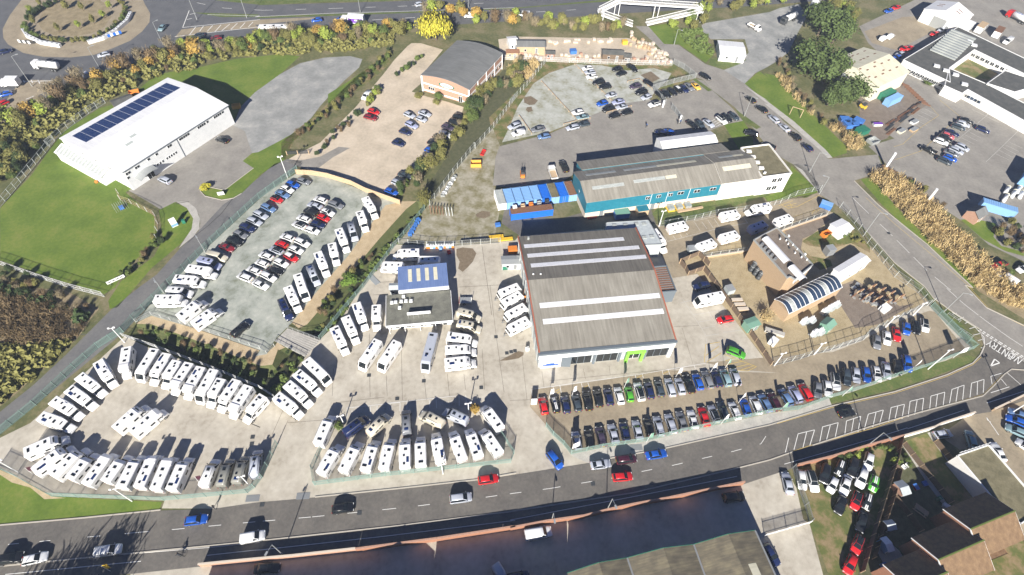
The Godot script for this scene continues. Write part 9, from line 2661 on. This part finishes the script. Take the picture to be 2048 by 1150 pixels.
	park("cars along the estate lane","on the estate lane",[
		["estate","black",67.2,-193.7,-2.35,"black estate car",""],
		["hatchback","black",80.9,-180.3,0.50,"black hatchback between a black estate and a black saloon",""],
		["saloon","black",83.4,-174.9,0.60,"black saloon",""],
		["hatchback","black",83.8,-174.8,0.37,"black hatchback between a black saloon and a silver estate",""],
		["estate","silver",86.3,-169.4,0.44,"silver estate car",""],
		["saloon","silver",88.7,-164.8,0.45,"silver saloon",""],
		["suv","black",91,-160.1,0.39,"black SUV",""],
		["hatchback","navy",93.6,-154.6,0.39,"navy hatchback",""]])
	park("cars in the workshop bays","in the bays beside the workshop lawn",[
		["suv","black",76.7,-160.6,1.13,"black SUV",""],
		["saloon","black",80.9,-154.4,1.15,"black saloon",""]])
	park("cars at the brick hall","outside the brick hall",[
		["smallvan","white",-52.8,-171.7,2.75,"white small van",""],
		["hatchback","red",-48.8,-163.1,-1.99,"red hatchback",""],
		["estate","darkred",-49.2,-159.8,-1.89,"dark red estate car",""],
		["hatchback","silver",-36.7,-162.1,-2.12,"silver hatchback",""],
		["saloon","silver",-31.8,-163.3,-2.04,"silver saloon",""],
		["supermini","silver",-32.4,-160.1,-2.05,"silver small car",""],
		["suv","lilac",-35.2,-156.6,-2.11,"pale lilac SUV",""],
		["hatchback","navy",-36.7,-153,-1.98,"navy hatchback between a lilac SUV and a navy hatchback",""],
		["hatchback","navy",-38,-147.1,-1.96,"second navy hatchback from the drive end",""]])
	park("cars along the hall hedge","in the row against the hall hedge",[
		["suv","black",-20.1,-162,-1.99,"first black SUV from the hall end",""],
		["suv","black",-21.2,-159.2,-2.03,"second black SUV from the hall end",""],
		["hatchback","plum",-23.4,-156.4,-2.04,"dark plum hatchback",""],
		["saloon","white",-23.7,-152.8,-2.09,"white saloon",""],
		["saloon","black",-25.4,-150.7,-2.02,"first black saloon from the hall end",""],
		["saloon","black",-26.7,-147.9,-1.94,"second black saloon from the hall end",""],
		["hatchback","blue",-27.4,-144.1,-2.04,"first blue hatchback from the hall end",""],
		["saloon","slate",-33.6,-132.1,-1.96,"dark slate saloon",""],
		["estate","silver",-35,-128.4,-2.05,"silver estate car",""],
		["hatchback","blue",-36.5,-124.7,-2.02,"second blue hatchback from the hall end",""]])
	park("cars in the office car park","in the office complex car park",[
		["saloon","black",153.9,-173.5,-2.11,"black saloon",""],
		["mpv","silver",151.5,-171.3,-2.04,"first silver people carrier from the office end",""],
		["estate","slate",149.2,-169.6,-2.12,"first dark slate estate car from the office end",""],
		["saloon","navy",145.5,-166.1,-2.26,"navy saloon",""],
		["hatchback","pink",143.4,-164.4,-2.16,"pink hatchback",""],
		["suv","black",141.7,-162.6,-2.23,"black SUV",""],
		["suv","white",139.5,-160.8,-2.15,"white SUV",""],
		["estate","navy",157.2,-168.8,-2.22,"navy estate car",""],
		["mpv","silver",145.4,-158.3,-2.35,"second silver people carrier from the office end",""],
		["estate","silver",142.7,-156.5,-2.29,"silver estate car",""],
		["saloon","grey",140.5,-155,-2.19,"grey saloon",""],
		["hatchback","blue",139,-152.5,-2.23,"blue hatchback",""],
		["estate","slate",136.4,-150.8,-2.26,"second dark slate estate car from the office end",""],
		["pickup","black",133.4,-156.1,0.78,"black pickup",""]])
	park("cars behind the office complex","behind the office complex",[
		["hatchback","blue",155.9,-251.6,2.06,"first blue hatchback from the barn end",""],
		["hatchback","red",160.3,-254.9,2.07,"red hatchback between a blue hatchback and a white small van",""],
		["smallvan","white",148.5,-229.5,-0.82,"first white small van from the barn end",""],
		["smallvan","white",144.9,-227.6,-0.88,"second white small van from the barn end",""],
		["hatchback","red",167.8,-233.3,2.11,"red hatchback between a white small van and a silver hatchback",""],
		["hatchback","silver",172.2,-236.8,2.22,"first silver hatchback from the barn end",""],
		["hatchback","silver",174.8,-238.4,2.14,"second silver hatchback from the barn end",""],
		["hatchback","red",150.3,-220.3,2.19,"third red hatchback from the barn end",""],
		["hatchback","red",152.6,-220.8,2.12,"fourth red hatchback from the barn end",""],
		["hatchback","silver",147,-215.9,2.10,"silver hatchback between a red hatchback and a blue hatchback",""],
		["hatchback","blue",144.9,-213.4,2.12,"second blue hatchback from the barn end",""]])
	park("cars behind the office complex","beside the trailer cabins",[
		["van","white",196,-229.9,2.25,"white panel van",""]])
	park("cars beyond the reed bed","beyond the reed bed",[
		["pickup","red",132.2,-106.6,2.04,"red pickup",""],
		["van","white",131.9,-101.9,0.60,"white panel van",""],
		["hatchback","white",138.4,-105.7,2.00,"white hatchback",""]])
	park("traffic at the roundabout","on the roundabout approach",[
		["hatchback","teal",-138.8,-210.1,3.07,"grey-green hatchback",""],
		["hatchback","silver",-151.6,-189.8,2.12,"silver hatchback",""],
		["saloon","slate",-123.3,-205.9,2.21,"dark slate saloon",""],
		["hatchback","darkred",-116.2,-204.7,1.97,"dark red hatchback",""],
		["hatchback","white",-128.2,-198.2,2.19,"white hatchback",""],
		["hatchback","navy",-186.7,-189,-0.92,"navy hatchback",""],
		["hatchback","blue",-171.9,-163.4,2.09,"blue hatchback",""],
		["hatchback","red",-169.8,-158,2.57,"red hatchback",""]])
	park("traffic on the dual carriageway","on the dual carriageway",[
		["hatchback","blue",-82.2,-221.6,1.95,"first blue hatchback from the bridge end",""],
		["hatchback","blue",-72.7,-223.5,2.11,"blue hatchback between a blue hatchback and a silver people carrier",""],
		["mpv","silver",-43.4,-238.3,-0.99,"silver people carrier",""],
		["van","white",-22,-230.6,1.71,"first white panel van from the bridge end",""],
		["van","white",-0.3,-233.6,1.65,"second white panel van from the bridge end",""]])
	park("vehicles at the blue workshop","at the foot of the container stack",[
		["pickup","black",14.2,-139.4,0.33,"black pickup",""]])
func motorhomes():
	park("motorhomes along the lane fence","along the lane fence of the gravel compound",[
		["van","cream",-77.3,-96.7,-1.81,"beige panel van",""],
		["panelcamper","lilac",-78.2,-94,-1.83,"pale lilac campervan",1],
		["overcab","white",-78.9,-90.7,-1.69,"first white overcab motorhome from the van end",2],
		["lowprofile","white",-80.7,-87.5,-1.61,"white low-profile motorhome",3],
		["panelcamper","white",-82,-84.3,-1.63,"white campervan",1],
		["overcab","white",-82.9,-81.3,-1.51,"second white overcab motorhome from the van end",2]])
	park("motorhomes at the compound corner","parked askew near the compound corner",[
		["lowprofile","white",-76.7,-79.1,-0.54,"first white low-profile motorhome from the fence end",0],
		["lowprofile","white",-72.4,-77,-0.64,"second white low-profile motorhome from the fence end",1]])
	park("motorhomes above the ditch bank","in the row above the ditch bank",[
		["lowprofile","white",-40.9,-116.6,-2.58,"first white low-profile motorhome from the timber fence end",2],
		["oldcamper","white",-42,-111.2,-2.71,"first white coachbuilt motorhome from the timber fence end",0],
		["panelcamper","silver",-44,-107.3,-2.74,"first silver campervan from the timber fence end",1],
		["lowprofile","white",-45.9,-103.8,-2.67,"second white low-profile motorhome from the timber fence end",5],
		["oldcamper","white",-47,-98.8,-2.77,"second white coachbuilt motorhome from the timber fence end",0],
		["lowprofile","white",-49.3,-95.2,-2.63,"third white low-profile motorhome from the timber fence end",1],
		["panelcamper","silver",-50.7,-91.4,-2.60,"second silver campervan from the timber fence end",2],
		["aclass","white",-52.5,-87.4,-2.65,"white A-class motorhome",0],
		["lowprofile","white",-53.7,-83.6,-2.57,"fourth white low-profile motorhome from the timber fence end",4],
		["panelcamper","navy",-54.8,-80.6,-2.55,"navy campervan",2]])
	park("motorhomes in the lane side row","in the corner yard lane row",[
		["overcab","white",-85.7,-63.8,-2.83,"white overcab motorhome",0],
		["lowprofile","white",-88.9,-60.7,-2.36,"first white low-profile motorhome from the overcab end",1],
		["lowprofile","white",-90.7,-57.7,-2.08,"second white low-profile motorhome from the overcab end",2],
		["lowprofile","white",-91.3,-54.6,-2.05,"third white low-profile motorhome from the overcab end",3],
		["lowprofile","white",-93.1,-52,-1.99,"fourth white low-profile motorhome from the overcab end",4],
		["lowprofile","white",-93.6,-48.8,-1.85,"fifth white low-profile motorhome from the overcab end",5]])
	park("motorhomes in the slanted row","in the slanted row below the ditch",[
		["aclass","white",-80.8,-63.4,3.03,"first white A-class motorhome from the lane end",0],
		["lowprofile","white",-77.7,-62.5,3.00,"first white low-profile motorhome from the lane end",1],
		["oldcamper","white",-74.8,-61.3,2.97,"first white coachbuilt motorhome from the lane end",2],
		["overcab","white",-72,-60.4,2.95,"first white overcab motorhome from the lane end",0],
		["overcab","white",-68.9,-59.5,2.98,"second white overcab motorhome from the lane end",1],
		["aclass","white",-65.8,-58.8,2.99,"second white A-class motorhome from the lane end",2],
		["oldcamper","white",-63.4,-57.3,2.96,"second white coachbuilt motorhome from the lane end",0],
		["lowprofile","white",-60.4,-56.8,2.87,"second white low-profile motorhome from the lane end",1],
		["overcab","white",-57.4,-55.5,2.87,"third white overcab motorhome from the lane end",2],
		["oldcamper","white",-53.9,-54,2.68,"third white coachbuilt motorhome from the lane end",0]])
	park("motorhomes in the yard middle","paired in the middle of the corner yard",[
		["lowprofile","white",-78.7,-50.7,-0.51,"white low-profile motorhome",4],
		["overcab","white",-74.8,-49.9,-0.57,"white overcab motorhome",2]])
	park("motorhomes in the fanned row","in the fanned row by the bottom fence",[
		["lowprofile","white",-93,-43.8,-0.98,"first white low-profile motorhome from the lane end",0],
		["lowprofile","white",-90,-41.1,-0.62,"second white low-profile motorhome from the lane end",1],
		["lowprofile","white",-86.3,-40.6,-0.41,"third white low-profile motorhome from the lane end",2],
		["oldcamper","white",-83.5,-40,-0.30,"first white coachbuilt motorhome from the lane end",0],
		["overcab","white",-79.9,-39.6,-0.24,"first white overcab motorhome from the lane end",1],
		["oldcamper","white",-76.6,-39.9,-0.23,"second white coachbuilt motorhome from the lane end",2],
		["lowprofile","white",-73.6,-39.5,-0.06,"fourth white low-profile motorhome from the lane end",0],
		["overcab","white",-70.4,-39.7,-0.02,"second white overcab motorhome from the lane end",1],
		["overcab","white",-67.1,-39.4,-0.02,"third white overcab motorhome from the lane end",2],
		["lowprofile","white",-64,-39.5,-0.04,"fifth white low-profile motorhome from the lane end",3],
		["panelcamper","white",-58.5,-40,-0.03,"white campervan",1],
		["panelcamper","olive",-55.4,-40.2,0.06,"first grey-olive campervan from the lane end",2],
		["panelcamper","olive",-52.6,-40.9,0.05,"second grey-olive campervan from the lane end",0],
		["panelcamper","silver",-50.1,-42.4,0.22,"silver campervan",1]])
	park("motorhomes beside the access bridge","beside the access bridge",[
		["aclass","white",-42.8,-63.7,-2.26,"white A-class motorhome",2],
		["lowprofile","white",-44.2,-60.7,-2.19,"first white low-profile motorhome from the bridge end",3],
		["lowprofile","white",-45.5,-57.8,-2.19,"second white low-profile motorhome from the bridge end",4],
		["lowprofile","white",-46.9,-55,-2.14,"third white low-profile motorhome from the bridge end",5]])
	park("motorhomes by the sales office","between the ditch and the sales office",[
		["oldcamper","white",-32.3,-79.2,-2.99,"white coachbuilt motorhome",0],
		["lowprofile","white",-36.2,-79.3,-2.68,"first white low-profile motorhome from the office end",1],
		["lowprofile","white",-37.7,-75.3,-2.61,"second white low-profile motorhome from the office end",2],
		["lowprofile","white",-39.6,-72.2,-2.58,"third white low-profile motorhome from the office end",3]])
	park("motorhomes before the sales office","in front of the sales office",[
		["aclass","white",-31.9,-68.7,2.77,"first white A-class motorhome from the ditch end",1],
		["aclass","white",-27.5,-68.6,2.75,"second white A-class motorhome from the ditch end",2],
		["rv","silver",-18.4,-70.1,3.04,"silver long American-style motorhome",0]])
	park("motorhomes beside the office wall","beside the sales office wall",[
		["panelcamper","cream",-10.2,-81.3,-1.84,"first beige campervan from the trailer end",1],
		["panelcamper","cream",-9.9,-78,-1.74,"beige campervan between a beige campervan and a white motorhome",2],
		["lowprofile","white",-11.2,-73.9,-1.69,"white low-profile motorhome between a beige campervan and a white motorhome",3],
		["lowprofile","white",-11.2,-70.8,-1.46,"second white low-profile motorhome from the trailer end",4],
		["lowprofile","white",-11,-67.6,-1.39,"third white low-profile motorhome from the trailer end",5]])
	park("motorhomes in the display back row","in the back row of the display yard",[
		["lowprofile","white",-37.7,-50.1,-0.17,"first white low-profile motorhome from the entrance end",0],
		["panelcamper","navy",-31.6,-51.4,-0.76,"navy campervan",1],
		["panelcamper","cream",-26.9,-51.9,-0.61,"first beige campervan from the entrance end",2],
		["panelcamper","grey",-21.2,-52.8,0.20,"grey campervan",0],
		["panelcamper","cream",-15.9,-53.7,1.12,"second beige campervan from the entrance end",1],
		["panelcamper","silver",-10.9,-54.6,1.16,"silver campervan",2],
		["lowprofile","white",-3.2,-54.5,0.65,"second white low-profile motorhome from the entrance end",0]])
	park("motorhomes in the display front row","in the front row of the display yard",[
		["lowprofile","white",-35.1,-43.8,-0.33,"first white low-profile motorhome from the entrance end",1],
		["lowprofile","white",-31,-44.5,-0.28,"second white low-profile motorhome from the entrance end",2],
		["lowprofile","white",-27.2,-45,-0.12,"third white low-profile motorhome from the entrance end",3],
		["lowprofile","white",-23.8,-45.5,-0.06,"fourth white low-profile motorhome from the entrance end",4],
		["lowprofile","white",-20.3,-45.8,0.15,"fifth white low-profile motorhome from the entrance end",5],
		["lowprofile","white",-17.2,-46.3,0.16,"sixth white low-profile motorhome from the entrance end",0],
		["lowprofile","white",-13.8,-47.4,0.28,"seventh white low-profile motorhome from the entrance end",1],
		["lowprofile","white",-9.9,-48,0.41,"eighth white low-profile motorhome from the entrance end",2],
		["lowprofile","white",-6.6,-48.7,0.40,"ninth white low-profile motorhome from the entrance end",3],
		["lowprofile","white",-3.1,-49.1,0.63,"tenth white low-profile motorhome from the entrance end",4]])
	park("motorhomes behind the office","behind the blue office roof",[
		["lowprofile","white",-28.3,-99.7,1.67,"white low-profile motorhome",5],
		["caravan","white",-22.1,-97.8,1.62,"first white touring caravan from the ditch end",0],
		["caravan","white",-31.2,-95.3,1.60,"second white touring caravan from the ditch end",1]])
	park("caravans along the showroom wall","along the showroom side wall",[
		["caravan","white",-0.7,-89,2.09,"first white touring caravan from the container end",2],
		["caravan","white",0.1,-86.3,2.23,"second white touring caravan from the container end",0],
		["caravan","white",1.2,-82.6,2.20,"third white touring caravan from the container end",1],
		["caravan","white",1.9,-78.7,2.17,"fourth white touring caravan from the container end",2]])
	park("caravans in the caravan yard","in the caravan yard",[
		["caravan","white",45.5,-114.6,-1.23,"first white touring caravan from the showroom end",0],
		["caravan","white",61.2,-120.2,-1.26,"second white touring caravan from the showroom end",1],
		["caravan","white",52.4,-108.1,-1.11,"third white touring caravan from the showroom end",2],
		["caravan","white",59.4,-111.7,-1.19,"fourth white touring caravan from the showroom end",0],
		["caravan","lilac",68.3,-116,-1.08,"pale lilac touring caravan",1],
		["lowprofile","white",70,-123.2,1.86,"white low-profile motorhome",5],
		["caravan","white",76.3,-119.2,-1.12,"fifth white touring caravan from the showroom end",0]])
	park("caravans in the caravan yard","tucked beside the showroom annexe",[
		["lowprofile","white",39.5,-108.9,-2.74,"white low-profile motorhome",1]])
	park("cars in the showroom side bays","in the bay beside the dark fence",[
		["aclass","white",49.8,-89.4,1.86,"white A-class motorhome",2]])
